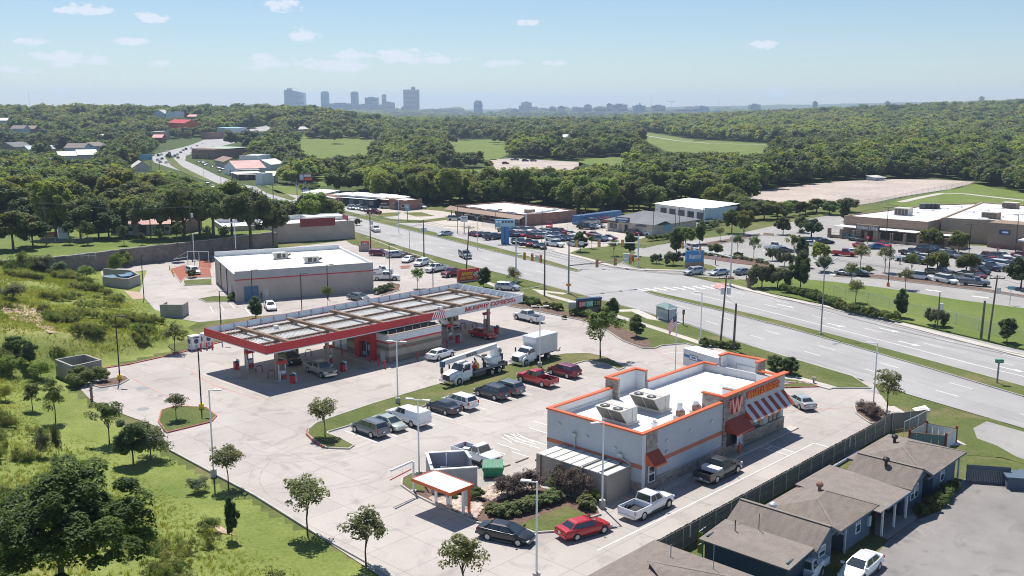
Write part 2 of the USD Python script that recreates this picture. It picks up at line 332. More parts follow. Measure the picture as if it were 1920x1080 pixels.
mat('dark_grey',(0.06,0.06,0.065),0.6)
mat('mid_grey',(0.22,0.22,0.23),0.6)
mat('white',(0.78,0.78,0.77),0.5)
mat('white_soft',(0.68,0.68,0.66),0.7,(0.6,0.6,0.58),0.7)
mat('red_fascia',(0.52,0.028,0.035),0.4,(0.48,0.026,0.032),0.3)
mat('red',(0.50,0.025,0.03),0.45)
mat('dark_red',(0.22,0.02,0.025),0.5)
mat('fascia_back',(0.55,0.60,0.64),0.5,(0.48,0.53,0.57),0.8)
mat('deck_white',(0.74,0.74,0.72),0.45,(0.60,0.58,0.54),0.5,metal=0.1)
mat('rust_beam',(0.15,0.09,0.055),0.8,(0.24,0.165,0.11),1.1,speck=0.2)
mat('tan_column',(0.36,0.285,0.205),0.7)
brickmat('tan_block',(0.40,0.335,0.265),(0.37,0.305,0.24),(0.33,0.28,0.23),0.4,0.2,0.012)
brickmat('brown_block',(0.22,0.175,0.14),(0.20,0.16,0.125),(0.18,0.15,0.12),0.4,0.2,0.012)
brickmat('store_block',(0.49,0.395,0.335),(0.46,0.37,0.315),(0.41,0.335,0.285),0.4,0.2,0.012,rz=math.radians(-21.5))
mat('store_band',(0.42,0.40,0.385),0.85,(0.38,0.365,0.35),0.7)
brickmat('retain_block',(0.255,0.21,0.185),(0.20,0.165,0.145),(0.10,0.085,0.075),0.62,0.28,0.03,var=0.25,vs=0.7)
mat('wall_cap',(0.38,0.34,0.31),0.9,(0.30,0.27,0.24),1.2)
mat('pen_block',(0.33,0.30,0.265),0.9,(0.29,0.26,0.235),0.7)
mat('enclosure',(0.42,0.415,0.42),0.85,(0.37,0.365,0.37),0.8)
mat('shingle',(0.175,0.145,0.125),0.95,(0.225,0.19,0.165),0.9,stretch=(1,2.2,1),speck=0.22,bump=0.3,bscale=6)
mat('shingle_b',(0.20,0.17,0.15),0.95,(0.245,0.21,0.185),0.7,stretch=(1.5,1,1),speck=0.2,bump=0.3,bscale=6)
mat('shingle_grey',(0.16,0.165,0.175),0.95,(0.2,0.205,0.215),0.3,speck=0.15)
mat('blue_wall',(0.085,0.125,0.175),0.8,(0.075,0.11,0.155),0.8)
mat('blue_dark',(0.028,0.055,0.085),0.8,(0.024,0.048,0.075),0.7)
mat('blue_fence',(0.085,0.105,0.15),0.8,(0.065,0.085,0.125),1.4)
mat('fence_wood',(0.16,0.145,0.125),0.95,(0.24,0.215,0.185),1.8,stretch=(3,3,0.4),speck=0.25)
mat('old_wood',(0.14,0.115,0.095),0.95,(0.2,0.17,0.145),2.0,stretch=(3,3,0.3))
mat('pole_wood',(0.105,0.08,0.064),0.95,(0.145,0.115,0.095),1.5,stretch=(3,3,0.3))
mat('cream_wall',(0.58,0.50,0.40),0.85,(0.52,0.45,0.36),0.4)
brickmat('big_box',(0.30,0.22,0.165),(0.275,0.20,0.15),(0.26,0.19,0.145),0.4,0.2,0.008)
brickmat('big_box_tan',(0.42,0.325,0.235),(0.40,0.305,0.22),(0.37,0.285,0.205),0.4,0.2,0.008)
mat('wall_white',(0.66,0.67,0.66),0.8,(0.58,0.585,0.575),0.3)
mat('wall_blue',(0.42,0.50,0.56),0.7)
mat('wall_brick',(0.24,0.12,0.09),0.9,(0.3,0.17,0.125),0.7)
mat('roof_brown',(0.28,0.19,0.145),0.8,(0.22,0.15,0.115),0.4)
mat('roof_pink',(0.52,0.30,0.27),0.8,(0.60,0.40,0.36),0.2)
mat('roof_teal',(0.10,0.19,0.20),0.6)
mat('roof_green',(0.30,0.40,0.33),0.7)
mat('tank_blue',(0.05,0.15,0.33),0.5,(0.04,0.12,0.27),0.8)
mat('sign_blue',(0.035,0.20,0.44),0.4)
mat('sign_navy',(0.03,0.07,0.16),0.4)
mat('sign_lblue',(0.20,0.42,0.55),0.5)
mat('sign_yellow',(0.85,0.55,0.03),0.4)
mat('sign_green',(0.02,0.22,0.10),0.5)
mat('dumpster_green',(0.012,0.17,0.085),0.55,(0.02,0.22,0.11),1.4)
mat('dumpster_blue',(0.03,0.11,0.28),0.55)
mat('signal_amber',(0.62,0.25,0.02),0.5)
mat('signal_red',(0.45,0.04,0.03),0.4)
mat('tarp_blue',(0.06,0.16,0.25),0.5,(0.04,0.11,0.19),1.2)
mat('led_red',(0.75,0.05,0.03),0.4); mat('led_green',(0.10,0.55,0.35),0.4); mat('led_amber',(0.55,0.40,0.03),0.4)
# vehicles
for n,c in dict(white=(0.74,0.74,0.74),silver=(0.42,0.44,0.45),grey=(0.16,0.175,0.19),charcoal=(0.045,0.05,0.058),black=(0.012,0.013,0.016),red=(0.42,0.016,0.022),
                 maroon=(0.17,0.012,0.028),blue=(0.015,0.09,0.30),navy=(0.014,0.03,0.075),champagne=(0.36,0.345,0.29),mint=(0.40,0.44,0.40),lime=(0.42,0.52,0.22),tan=(0.28,0.25,0.20)).items():
    mat('car_'+n,c,0.32,metal=0.0 if n in ('white','red','black') else 0.25,spec=0.5,coat=0.6)
mat('car_glass',(0.025,0.035,0.04),0.03,spec=1.0,coat=0.5)
mat('tyre',(0.016,0.016,0.017),0.85); mat('rim',(0.42,0.43,0.44),0.35,metal=0.6)
mat('liner',(0.022,0.022,0.024),0.8); mat('head_lamp',(0.65,0.68,0.7),0.15); mat('tail_lamp',(0.36,0.012,0.012),0.3); mat('chrome',(0.6,0.6,0.62),0.2,metal=0.9)
mat('plate',(0.7,0.72,0.74),0.5); mat('deck_blue',(0.03,0.07,0.25),0.5); mat('amber',(0.6,0.22,0.02),0.4)
mat('window_glass',(0.03,0.04,0.05),0.06,spec=0.8)
mat('window_pale',(0.30,0.36,0.40),0.1,spec=0.8)
mat('skin',(0.35,0.21,0.15),0.6); mat('cloth_dark',(0.025,0.025,0.03),0.9); mat('cloth_purple',(0.10,0.07,0.20),0.9)
# foliage
leafmat('leaf_oak',(0.098,0.14,0.048),(0.175,0.21,0.075),0.5)
leafmat('leaf_mid',(0.105,0.165,0.05),(0.195,0.255,0.08),0.52)
leafmat('leaf_dark',(0.06,0.11,0.045),(0.115,0.17,0.065),0.48)
leafmat('leaf_bright',(0.15,0.22,0.045),(0.25,0.31,0.08),0.55)
leafmat('leaf_grey',(0.1,0.135,0.075),(0.17,0.2,0.115),0.48)
leafmat('leaf_purple',(0.11,0.085,0.08),(0.19,0.15,0.135),0.35,scale=1.5)
leafmat('leaf_herb',(0.13,0.18,0.065),(0.22,0.26,0.12),0.45,scale=1.5)
leafmat('leaf_grass',(0.18,0.25,0.06),(0.34,0.38,0.12),0.5,0.05,0.12)
leafmat('leaf_lot',(0.14,0.175,0.075),(0.23,0.26,0.115),0.5,0.02,0.8)
leafmat('leaf_weed',(0.14,0.2,0.05),(0.26,0.3,0.1),0.5,0.05,0.2)
leafmat('leaf_big',(0.06,0.13,0.028),(0.15,0.245,0.05),0.5,0.02,0.5)
mat('bark',(0.075,0.058,0.045),0.95,(0.11,0.088,0.07),3.0,stretch=(2,2,0.4))
# far city
brickmat('tower_glass',(0.04,0.10,0.17),(0.15,0.24,0.32),(0.30,0.34,0.38),14,16,1.6,0.25)
brickmat('tower_teal',(0.03,0.13,0.17),(0.10,0.24,0.28),(0.2,0.34,0.38),9,18,1.6,0.25)
brickmat('tower_stone',(0.12,0.10,0.09),(0.18,0.15,0.135),(0.38,0.33,0.30),10,13,2.6,0.7)
brickmat('tower_brick',(0.20,0.13,0.11),(0.28,0.19,0.16),(0.42,0.32,0.28),12,9,2.4,0.8)
brickmat('far_block',(0.14,0.14,0.14),(0.2,0.2,0.2),(0.52,0.5,0.46),10,9,2.4,0.8)
# an open mesh of wires: most of it is gaps
M['wire_mesh'] = usdkit.material(stage,'/World/Looks/wire_mesh',{'t': ('transparent_bsdf',{'color': (1,1,1)}),'d': ('diffuse_bsdf',{'color': (0.32,0.34,0.34)}),'m': ('mix_closure',{'fac': 0.16})},
    [('t.BSDF','m.closure1'),('d.BSDF','m.closure2')],surface='m.closure')
M['haze_air'] = usdkit.material(stage,'/World/Looks/haze_air',{'v': ('principled_volume',{'color': (0.64,0.79,0.97),'density': HAZE_DENSITY,'anisotropy': 0.25})},[],volume='v.volume')
# ------------------------------------------------------------------ terrain
def sstep(a,b,x):
    t = np.clip((np.asarray(x,float)-a)/(b-a),0,1); return t*t*(3-2*t)
def hgt(x,y):
    """Height of the bare ground."""
    x,y = np.asarray(x,float),np.asarray(y,float)
    r = np.hypot(x,y); dep = x*FW[0]+y*FW[1]; lat = x*RT[0]+y*RT[1]
    col = 960+FPX*lat/np.maximum(dep/math.cos(PITCH),1.0)*0.985
    col = np.where(dep > 5,col,np.where(lat > 0,2500,-600))
    # grassy hillside left of the site
    edge = np.interp(y,[-200,40,94,100,112,125,133,140,200,260],[43,43.0,44.5,47,44.0,47,54,80,90,96])
    d = np.maximum(edge-x-1.5,0)
    hill = 0.17*d*(1-np.exp(-d/5.0)); hill = np.where(hill > 7,7+(hill-7)*0.35,hill); hill = np.minimum(hill,14)
    hill = hill*(1-sstep(215,330,y))
    p3 = np.stack([x*0.07,y*0.07,np.zeros_like(x)],-1)
    bump = (meshkit.fbm(p3,4,3)-0.5)*np.minimum(d*0.12,1.6)*(r < 400)
    # ridge of the left suburb
    lw = sstep(-400,0,col)*(1-sstep(560,800,col))
    left = lw*(sstep(900,1350,r)*19)*(1-sstep(1500,2600,r))*(0.8+0.4*meshkit.noise(np.stack([x*0.002,y*0.002,0*x],-1),5))
    right = sstep(1050,1950,col)*sstep(1100,2300,r)*34*(1-sstep(2400,4200,r))
    base = -15*sstep(1700,3000,r)*(1-lw*0.5)
    farz = np.interp(col,[-400,0,500,960,1300,1920,2400],[-47,-42,-26,8,36,92,100])
    ridge = (farz+15)*sstep(6300,9000,r)+(meshkit.fbm(np.stack([x*0.004,y*0.004,0*x],-1),4,9)-0.5)*22*sstep(5200,7000,r)
    return hill+bump+left+right+base+ridge

FIELD_Z = 3.7
angs = np.concatenate([np.arange(-180,-48,6.0),np.arange(-48,48,0.45),np.arange(48,180,6.0)])
rad = np.concatenate([[0.0],np.arange(4,30,4.0),np.arange(30,160,1.6),160*1.027**np.arange(0,159)])
def make_terrain():
    th = YAW-np.radians(angs); n,m = len(rad),len(angs)
    x = rad[:,None]*np.cos(th)[None]; y = rad[:,None]*np.sin(th)[None]
    z = hgt(x,y)-0.06
    i,j = np.meshgrid(np.arange(n-1),np.arange(m),indexing='ij'); k = (j+1) % m
    f = np.stack([i*m+j,i*m+k,(i+1)*m+k,(i+1)*m+j],-1).reshape(-1,4)[:,::-1]
    cr = np.hypot(x,y).ravel()[f].mean(1)
    v = np.stack([x,y,z],-1).reshape(-1,3)
    cx,cy = x.ravel()[f].mean(1),y.ravel()[f].mean(1); hillside = (cr < 420) & (cx < np.interp(cy,[-200,40,94,125,133,140,200,240],[44,44,46,49,60,92,100,100])) & (cy > 25) & (cy < 240)
    near,far = (cr < 420) & ~hillside,cr >= 420
    for nm,sel,mm in (('hillside',hillside,'meadow'),('grass_ground',near,'lawn'),('ground',far,'forest_floor')):
        ff = f[sel]; u,inv = np.unique(ff,return_inverse=True)
        struct(nm,MB().add(v[u],inv.reshape(-1,4)),mm,smooth=True)
make_terrain()

# ------------------------------------------------------------------ paved ground and lawns
def kerb_ring(poly,w=0.16,h=0.15,z0=-0.02,name='kerb',m='kerb'):
    p = Polygon(poly).buffer(0)
    struct(name,MB().prism(p.buffer(0.02).difference(p.buffer(-w)),z0,h),m)
def island(pts,m,name,kerb='kerb',h=0.12,px=True):
    poly = PP(pts) if px else pts
    p = Polygon(poly).buffer(0).buffer(0.5).buffer(-0.5)
    if kerb: struct('kerb',MB().prism(p.difference(p.buffer(-0.16)),-0.02,h+0.03),kerb)
    struct(name,MB().prism(p.buffer(-0.16) if kerb else p,-0.02,h),m)
    return p

LOT = PP([(735,1095),(600,1007),(480,932),(318,845),(296,800),(235,778),(170,750),(150,729),(195,692),(240,683),(330,663),(420,638),(470,620),(560,590),(640,572),(760,555),(900,545),(960,548),
          (985,560),(1103,598),(1240,640),(1300,640),(1460,700),(1560,722),(1632,712),(1664,757),(1680,785)])+[(107,41.9),(40,41.9)]
struct('lot_pavement',MB().sheet(LOT,0.0),'lot_concrete')
LOT2 = PP([(300,592),(262,548),(275,507),(190,517),(190,505),(240,497),(300,492),(395,478),(470,472),(640,452),(690,445),(745,466),(800,483),(870,515),(955,540),(1000,552),(975,562),(900,556),(800,566),(640,590),(560,597),(480,592),(420,600),(372,604)])
struct('shop_pavement',MB().sheet(LOT2,0.004),'lot_concrete')

near_w = [(100,-40),(108,0),(116.5,30.8),(121,46),(124.2,55),(128.5,68.3),(131.6,77),(136.5,89),(140.3,101.7),(143.5,114),(147.5,130),(152,150),(155.5,165),(162.5,191),(169.5,213),(177.5,238),(186.5,262),(198.5,297)]
far_w = [(140,-30),(148,10),(155.1,42.5),(159,54.1),(163.5,67.6),(167,80),(170,93),(174,108),(178,122),(180,135),(182.5,147.2),(185.5,158),(188,171),(193,191),(201,229.5),(207,250),(217,285),(232,330)]
far_l = PP([(440,356),(380,333),(330,318),(290,305),(283,296),(292,289),(330,279),(380,269),(440,262),(500,257)])
far_r = PP([(452,345),(410,330),(368,310),(347,301),(349,292),(375,283),(420,274),(480,265),(520,262)])
ROAD = near_w+far_l+far_r[::-1]+far_w[::-1]
def draped(poly,dz,step=8.0):
    """A sheet that follows the ground, cut fine enough to lie on it."""
    p = Polygon(poly).buffer(0); mb = MB()
    for g in getattr(p,'geoms',[p]):
        g = g.segmentize(step)
        v,f = trimesh.creation.triangulate_polygon(g,engine='earcut')
        m = trimesh.Trimesh(np.c_[v,np.zeros(len(v))],f,process=False).subdivide_to_size(step*4)
        vv = np.array(m.vertices); vv[:,2] = hgt(vv[:,0],vv[:,1])+dz
        ff = np.array(m.faces); a,b,c = vv[ff[:,0]],vv[ff[:,1]],vv[ff[:,2]]; fl = np.cross(b-a,c-a)[:,2] < 0; ff[fl] = ff[fl][:,::-1]
        mb.add(vv,ff)
    return mb
struct('road',draped(ROAD,0.008),'road_concrete')
MED = [[(121,0),(125.5,18),(129.6,35),(134.9,48.1),(140.5,62.8),(144.8,75.1),(149.3,90.8),(153.5,108),(155,111.4),(156.2,110.5),(153,94.7),(148.8,78.5),(144.5,64.7),(139.5,50.1),(134.7,36.5),(130,18),(125,0)],
       [(164,136.2),(166,136.4),(171.3,150),(180,179),(189,210),(199.5,248),(209,282),(205,283),(195.5,250),(185,211),(176,180),(168,151)]]
MEDPX = [[(468,372),(500,382),(535,396),(548,398),(525,386),(485,369),(450,354),(420,346),(407,348),(440,362)],
         [(308,293),(320,310),(350,327),(390,343),(400,341),(360,322),(341,312),(324,296),(318,290)]]
for p in MED: island(p,'lawn','median',px=False)
for p in MEDPX: struct('median',draped(PP(p),0.14),'lawn')

# big asphalt lot of the supermarket and the paved yards across the road
WLOT = PP([(1150,503),(1190,467),(1260,455),(1375,440),(1430,428),(1500,413),(1560,403),(1610,408),(1600,437),(1720,455),(1850,462),(2000,475),(2000,603),(1920,578),(1790,561),(1660,540),(1560,528),(1480,521),(1400,524),(1375,524),(1350,522),(1240,512)])
struct('supermarket_lot',MB().sheet(WLOT,0.012),'old_asphalt')
YARD = PP([(555,374),(600,372),(640,380),(690,378),(745,388),(830,396),(985,424),(1050,410),(1120,418),(1150,412),(1235,395),(1345,385),(1350,405),(1300,428),(1230,440),(1185,452),(1150,460),(1110,472),(1070,478),(1000,466),(940,458),(850,440),(740,424),(640,404),(590,390)])
struct('yard_pavement',MB().sheet(YARD,0.002),'yard_pave')
for pts in ([(676,407),(692,401),(735,411),(790,413),(840,407),(900,402),(930,404),(880,408),(840,412),(790,418),(735,418)],[(755,399),(790,398),(815,405),(780,406)],[(962,463),(980,463),(1020,468),(1005,468)],
            [(1062,477),(1090,466),(1140,462),(1182,463),(1192,474),(1172,491),(1150,497),(1105,486)],[(1200,457),(1262,448),(1262,453),(1205,466)],[(480,350),(520,357),(555,372),(548,376),(500,362)],[(700,400),(752,398),(745,405),(715,407)]):
    island(pts,'lawn','lawn',kerb=None,h=0.05)
island([(1165,493),(1200,481),(1245,485),(1290,490),(1335,498),(1346,503),(1338,507),(1310,508),(1240,507),(1190,503)],'lawn','corner_lawn')
island([(1280,474),(1340,478),(1420,489),(1448,497),(1440,501),(1380,494),(1330,486),(1282,480)],'mulch','planting_bed',kerb='red_kerb')
island([(1310,458),(1380,446),(1425,438),(1428,441),(1385,451),(1330,462),(1312,463)],'mulch','planting_bed')
island([(1425,503),(1450,501),(1500,509),(1480,514),(1440,512)],'lawn','planting_bed')
island([(1562,519),(1640,522),(1760,536),(1840,546),(1930,560),(1930,556),(1840,541),(1760,529),(1650,516),(1570,514)],'mulch','planting_bed')
for a,b in ((1440,440),(1690,485),(1770,497),(1620,478),(1800,458),(1752,452)):
    island([(a-11,b+1),(a+12,b+3),(a+13,b-1),(a-9,b-3)],'mulch','planting_bed')

# lawns between the site and the road, and across the road
V1 = [(950,574),(1000,583),(1103,604),(1140,622),(1167,640),(1205,654),(1228,654),(1240,649),(1285,645),(1330,657),(1390,682),(1420,692),(1462,716),(1530,722),(1560,729),(1634,729)]
v1 = PP(V1)+[(124.0,54.6),(127.9,67.5),(131.0,77),(135.9,89),(139.7,101.7),(143.0,114),(147.0,130)]+PP([(965,546),(980,549),(978,562)])
V1P = Polygon(v1).buffer(0)
struct('verge_lawn',MB().prism(V1P.buffer(-0.16),-0.03,0.12),'lawn'); struct('kerb',MB().prism(V1P.difference(V1P.buffer(-0.17)),-0.03,0.15),'kerb')
def path_strip(pts,w,z,m='side_concrete',name='sidewalk',px=True,cap='flat'):
    l = LineString(PP(pts) if px else pts)
    struct(name,MB().prism(l.buffer(w/2,cap_style=cap,join_style='mitre'),z-0.1,z),m)
path_strip([(1022,553),(1077,568),(1157,594),(1243,621),(1330,650)],1.5,0.134)
path_strip([(1160,584),(1190,583),(1222,598),(1277,607)],1.9,0.138)
path_strip([(1022,553),(1010,546),(1060,552)],1.5,0.130)
path_strip([(1330,650),(1400,684),(1452,706),(1500,712),(1562,729)],1.6,0.134)
path_strip([(1665,762),(1700,782),(1745,806),(1800,835)],1.6,0.02)
island([(948,573),(1000,582),(1103,603),(1140,621),(1167,639),(1203,653),(1222,652),(1215,640),(1180,622),(1140,608),(1100,592),(1060,586),(1000,573),(960,567)],'mulch','mulch_bed',kerb=None,h=0.126)
island([(1465,728),(1470,722),(1508,716),(1536,726)],'lawn','lawn_triangle',kerb='red_kerb')
island([(1600,763),(1604,776),(1630,794),(1652,798),(1672,787),(1655,768),(1630,758)],'mulch','planting_bed')
rs = [(1664,757),(1700,768),(1780,787),(1850,782),(1920,806),(1990,835),(1990,880),(1920,870),(1880,858),(1800,852),(1745,820),(1700,790),(1680,783)]
island(rs,'lawn','roadside_lawn',kerb=None,h=0.01)
island([(1825,803),(1850,790),(1920,810),(1960,825),(1960,875),(1905,856),(1870,836),(1832,822)],'old_asphalt','gravel_apron',kerb=None,h=0.016)
fe = [(155.7,42.3),(159.6,54),(164.1,67.5),(167.6,80),(170.6,93),(174.5,107)]
lawn2 = PP([(1350,524),(1375,525),(1400,525),(1480,522),(1560,529),(1660,541),(1790,562),(1920,579),(1990,600),(1990,690)])+[(151,24)]+fe
struct('slope_lawn',MB().prism(Polygon(lawn2).buffer(0),-0.03,0.11),'field_grass')
path_strip([(1362,533),(1408,545),(1470,560),(1560,578),(1700,611),(1800,637),(1920,668),(1990,690)],1.7,0.125)
path_strip([(1040,471),(1100,486),(1150,500),(1200,506),(1320,509)],1.6,0.14)

# grass strips and islands inside the site
island([(575,815),(577,806),(592,794),(640,777),(700,757),(800,727),(900,700),(985,675),(1060,664),(1105,663),(1140,671),(1172,690),(1160,695),(1138,684),(1100,677),(1050,691),(1000,705),(900,736),(800,762),(720,782),(660,798),(612,812),(640,823),(665,836),(655,843),(612,841),(590,829)],'lawn','grass_island')
struct('red_kerb',TB([(*P(*q)[:2],0.12) for q in ((577,806),(575,815),(590,830),(607,840))],0.11,6),'red_kerb')
island([(296,792),(302,770),(330,762),(388,765),(407,781),(397,792),(340,806),(312,813)],'lawn','grass_island',kerb='red_kerb')
island([(168,722),(200,712),(236,706),(243,712),(225,722),(190,728)],'mulch','planting_bed')
island([(322,664),(420,640),(414,633),(330,650)],'mulch','planting_bed',kerb=None,h=0.06)
struct('red_kerb',MB().prism(LineString(PP([(195,691),(240,684),(330,664),(425,639)])).buffer(0.12),-0.02,0.14),'red_kerb')
struct('kerb',MB().prism(LineString(PP([(741,1085),(600,1006),(480,931),(318,844)])).buffer(0.1),-0.02,0.14),'kerb')
struct('lawn',MB().prism(Polygon(PP([(372,605),(430,599),(480,594),(545,588),(640,573),(760,556),(770,562),(660,585),(560,606),(470,625),(425,637),(330,660),(300,640)])).buffer(0),-0.05,0.08),'lawn')
island([(372,561),(400,556),(442,557),(436,566),(385,567)],'lawn','lawn')
island([(700,545),(735,530),(752,535),(750,545),(715,555)],'mulch','planting_bed')
island([(320,505),(345,498),(395,505),(398,520),(350,520),(338,531)],'red_mulch','planting_bed')
island([(343,527),(398,523),(398,534),(345,536)],'lawn','lawn')
island([(372,487),(397,484),(396,507),(378,509)],'red_mulch','planting_bed',kerb=None,h=0.05)
sgrass = PP([(645,449),(690,446),(745,468),(800,485),(870,517),(955,542),(940,546),(905,542),(860,524),(800,500),(760,482),(720,472),(690,466),(660,458)])
struct('verge_lawn',MB().prism(Polygon(sgrass).buffer(0),-0.03,0.07),'lawn')
path_strip([(720,468),(800,493),(880,520),(935,540)],1.4,0.085)
island([(850,535),(885,520),(935,542),(940,545),(905,548),(875,541)],'lawn','lawn')
for t in ([(735,470),(760,480),(770,490),(745,480)],[(748,500),(772,498),(768,503),(752,504)],[(690,470),(705,468),(720,474),(700,476)]):
    island(t,'red_mulch','planting_bed')
# drive-through planting
RB = [(751,911),(753,898),(770,889),(800,886),(870,905),(905,921),(968,896),(1006,904),(1012,914),(1075,933),(1120,951),(1128,966),(1100,975),(1045,998),(1000,1001),(990,996),(895,982),(830,955),(775,928)]
rbp = island(RB,'mulch','planting_bed')
island([(973,986),(1062,950),(1112,974),(1045,996),(1003,999)],'lawn','lawn_patch',kerb=None,h=0.135)
island([(757,908),(760,897),(775,892),(790,905),(795,922),(780,925)],'lawn','lawn_patch',kerb=None,h=0.135)
# field terrace behind the retaining wall
WALL1 = [(190,505),(130,513),(60,520),(0,523),(-90,526)]     # left arm (foot line)
WALL2 = [(190,505),(240,498),(300,491),(395,479),(445,472),(520,462)]
w1 = [tuple(P(x,y,0.0)[:2]) for x,y in WALL1]; w2 = [tuple(P(x,y,0.0)[:2]) for x,y in WALL2]
# the field steps up behind both arms; its crest line follows them
FIELD = w1[::-1]+w2+[(150,262),(150,330),(110,400),(20,420),(-40,330)]
FIELDP = Polygon(FIELD).buffer(0).buffer(-0.12)
struct('field',MB().prism(FIELDP,-0.5,FIELD_Z),'field_grass')

# bare and open ground further off
for pts,m,n in (([(1395,362),(1480,350),(1560,341),(1660,336),(1760,337),(1828,341),(1800,352),(1740,361),(1690,369),(1640,380),(1560,392),(1470,385),(1400,372)],'dirt_yard','dirt_yard'),
                  ([(1660,382),(1700,369),(1760,360),(1828,343),(1860,352),(1990,372),(1990,392),(1850,388),(1720,392)],'field_grass','meadow'),
                  ([(918,299),(960,297),(1010,300),(1085,304),(1100,308),(1060,322),(990,328),(930,318)],'dirt_yard','dirt_site'),
                  ([(1085,298),(1190,294),(1200,310),(1130,320),(1085,322)],'field_grass','meadow'),([(800,318),(920,318),(985,330),(920,345),(820,340)],'field_grass','meadow'),
                  ([(1180,252),(1215,249),(1300,262),(1440,270),(1470,288),(1400,300),(1280,300),(1235,276)],'field_grass','meadow'),
                  ([(545,262),(700,262),(720,285),(690,305),(580,305),(555,285)],'field_grass','meadow'),([(835,262),(940,262),(970,282),(930,300),(850,300)],'field_grass','meadow'),
                  ([(590,330),(660,322),(680,345),(600,350)],'field_grass','meadow'),([(355,286),(400,275),(420,285),(380,300)],'field_grass','meadow'),
                  ([(490,344),(560,352),(575,368),(520,362)],'field_grass','meadow')):
    struct(n,draped(PP(pts),0.05),m)
for pts in ([(1186,251),(1220,256),(1270,264),(1330,269),(1440,272)],[(1690,379),(1725,371),(1765,363),(1810,364),(1880,372),(1960,380)]):
    struct('footpath',draped(LineString(PP(pts)).buffer(1.6),0.12),'side_concrete')

# houses' yard and drive
struct('yard_lawn',MB().sheet([(40,41.9),(107,41.9)]+PP([(1690,790),(1760,826),(1830,850),(1930,870),(1930,1150),(1000,1150)]),-0.02),'lawn')
struct('drive_asphalt',MB().sheet(PP([(1540,1120),(1600,1072),(1641,1043),(1665,1014),(1712,978),(1762,958),(1790,920),(1806,898),(1850,893),(1960,915),(2050,1000),(2050,1120)]),0.012),'asphalt')
struct('carport_slab',MB().sheet(PP([(1640,960),(1700,940),(1720,972),(1665,1012),(1640,1002)]),0.02),'old_asphalt')

# ------------------------------------------------------------------ painted markings
def stripe(a,b,w=0.11,z=0.01,m='paint_white',name='stripe',px=True):
    l = LineString(PP([a,b]) if px else [a,b])
    return l.buffer(w/2,cap_style='flat')
white,red,yel,rline = [],[],[],[]
for k in range(-4,10): white.append(stripe((74.5+2.743*k,80.2),(74.5+2.743*k,86.1),px=False))
for a,b in (((992,802),(1027,813)),((960,814),(1027,835)),((945,815),(1005,833)),((960,824),(1013,841)),((960,847),(992,857)),((932,831),(975,845)),((903,838),(948,852)),((1000,790),(1027,797)),
             ((946,816),(972,829)),((958,814),(985,829)),((970,813),(1000,829)),((940,819),(960,830)),
             ((1120,1032),(1240,973)),((1240,973),(1442,873)),((1442,873),(1526,831)),((1526,831),(1563,841)),((1430,831),(1490,848)),((1421,837),(1478,854)),((1430,831),(1421,837)),((1447,836),(1437,842)),((1464,841),(1455,847)),
             ((1283,660),(1240,663)),((700,460),(712,463)),((430,567),(440,578)),((412,570),(420,582)),((394,574),(400,586)),((460,578),(470,590)),((478,574),(490,586))):
    white.append(stripe(a,b,0.12))
struct('parking_stripes',MB().sheet(MultiPolygon([w for w in white]).buffer(0),0.009),'paint_white')
for a,b in (((420,640),(255,745)),):
    pass
rl = [[(245,708),(300,737),(345,757),(372,768)],[(358,690),(362,700),(400,722),(480,747),(510,750)],[(1203,642),(1237,661),(1290,690)],[(1467,770),(1530,768),(1600,763)],[(1120,660),(1150,652)]]
struct('fire_lane_lines',MB().sheet(MultiPolygon([LineString(PP(q)).buffer(0.08,cap_style='flat') for q in rl]).buffer(0),0.010),'paint_red')
# lanes of the main road
def offs(t0,t1,frac,n=60):
    """A line that keeps the given share of the way from the near kerb to the far kerb."""
    nw,fw_ = np.array(near_w),np.array(far_w); ys = np.linspace(t0,t1,n)
    xs = np.interp(ys,nw[:,1],nw[:,0])*(1-frac)+np.interp(ys,fw_[:,1],fw_[:,0])*frac
    return list(zip(xs,ys))
lanes = []
for fr in (0.135,0.27,0.73,0.865):
    for y in np.arange(8,290,11.0):
        if 105 < y < 140: continue
        q = offs(y,y+3.2,fr,3); lanes.append(LineString(q).buffer(0.075,cap_style='flat'))
for fr in (0.60,): lanes.append(LineString(offs(5,104,fr)).buffer(0.09,cap_style='flat'))
for s in np.linspace(0,1,9):       # crosswalk bars and the stop line
    a,b = P(1190+(1335-1190)*s,541.5+(535-541.5)*s)[:2],P(1213+(1358-1213)*s,545.5+(541-545.5)*s)[:2]
    if s < 0.15 or s > 0.2: lanes.append(LineString([a,b]).buffer(0.3,cap_style='flat'))
for y,fr in ((70,.66),(56,.66),(84,.8),(62,.8),(40,.66)):
    c = offs(y,y+2.6,fr,3); lanes.append(LineString(c).buffer(0.13,cap_style='flat'))
    e = c[0]; lanes.append(Polygon([(e[0]-0.55,e[1]),(e[0]+0.55,e[1]+0.1),(e[0]-0.15,e[1]-1.3)]))
for x,y in ((1565,515),(1600,520),(1750,545),(1838,557),(1390,489),(1440,470)):
    c = P(x,y); lanes.append(Polygon([(c[0]-.4,c[1]-1.5),(c[0]+.4,c[1]-1.5),(c[0]+.3,c[1]+1.5),(c[0]-.3,c[1]+1.5)]))
struct('lane_markings',MB().sheet(MultiPolygon([l for l in lanes if l.is_valid]).buffer(0),0.02),'paint_white')
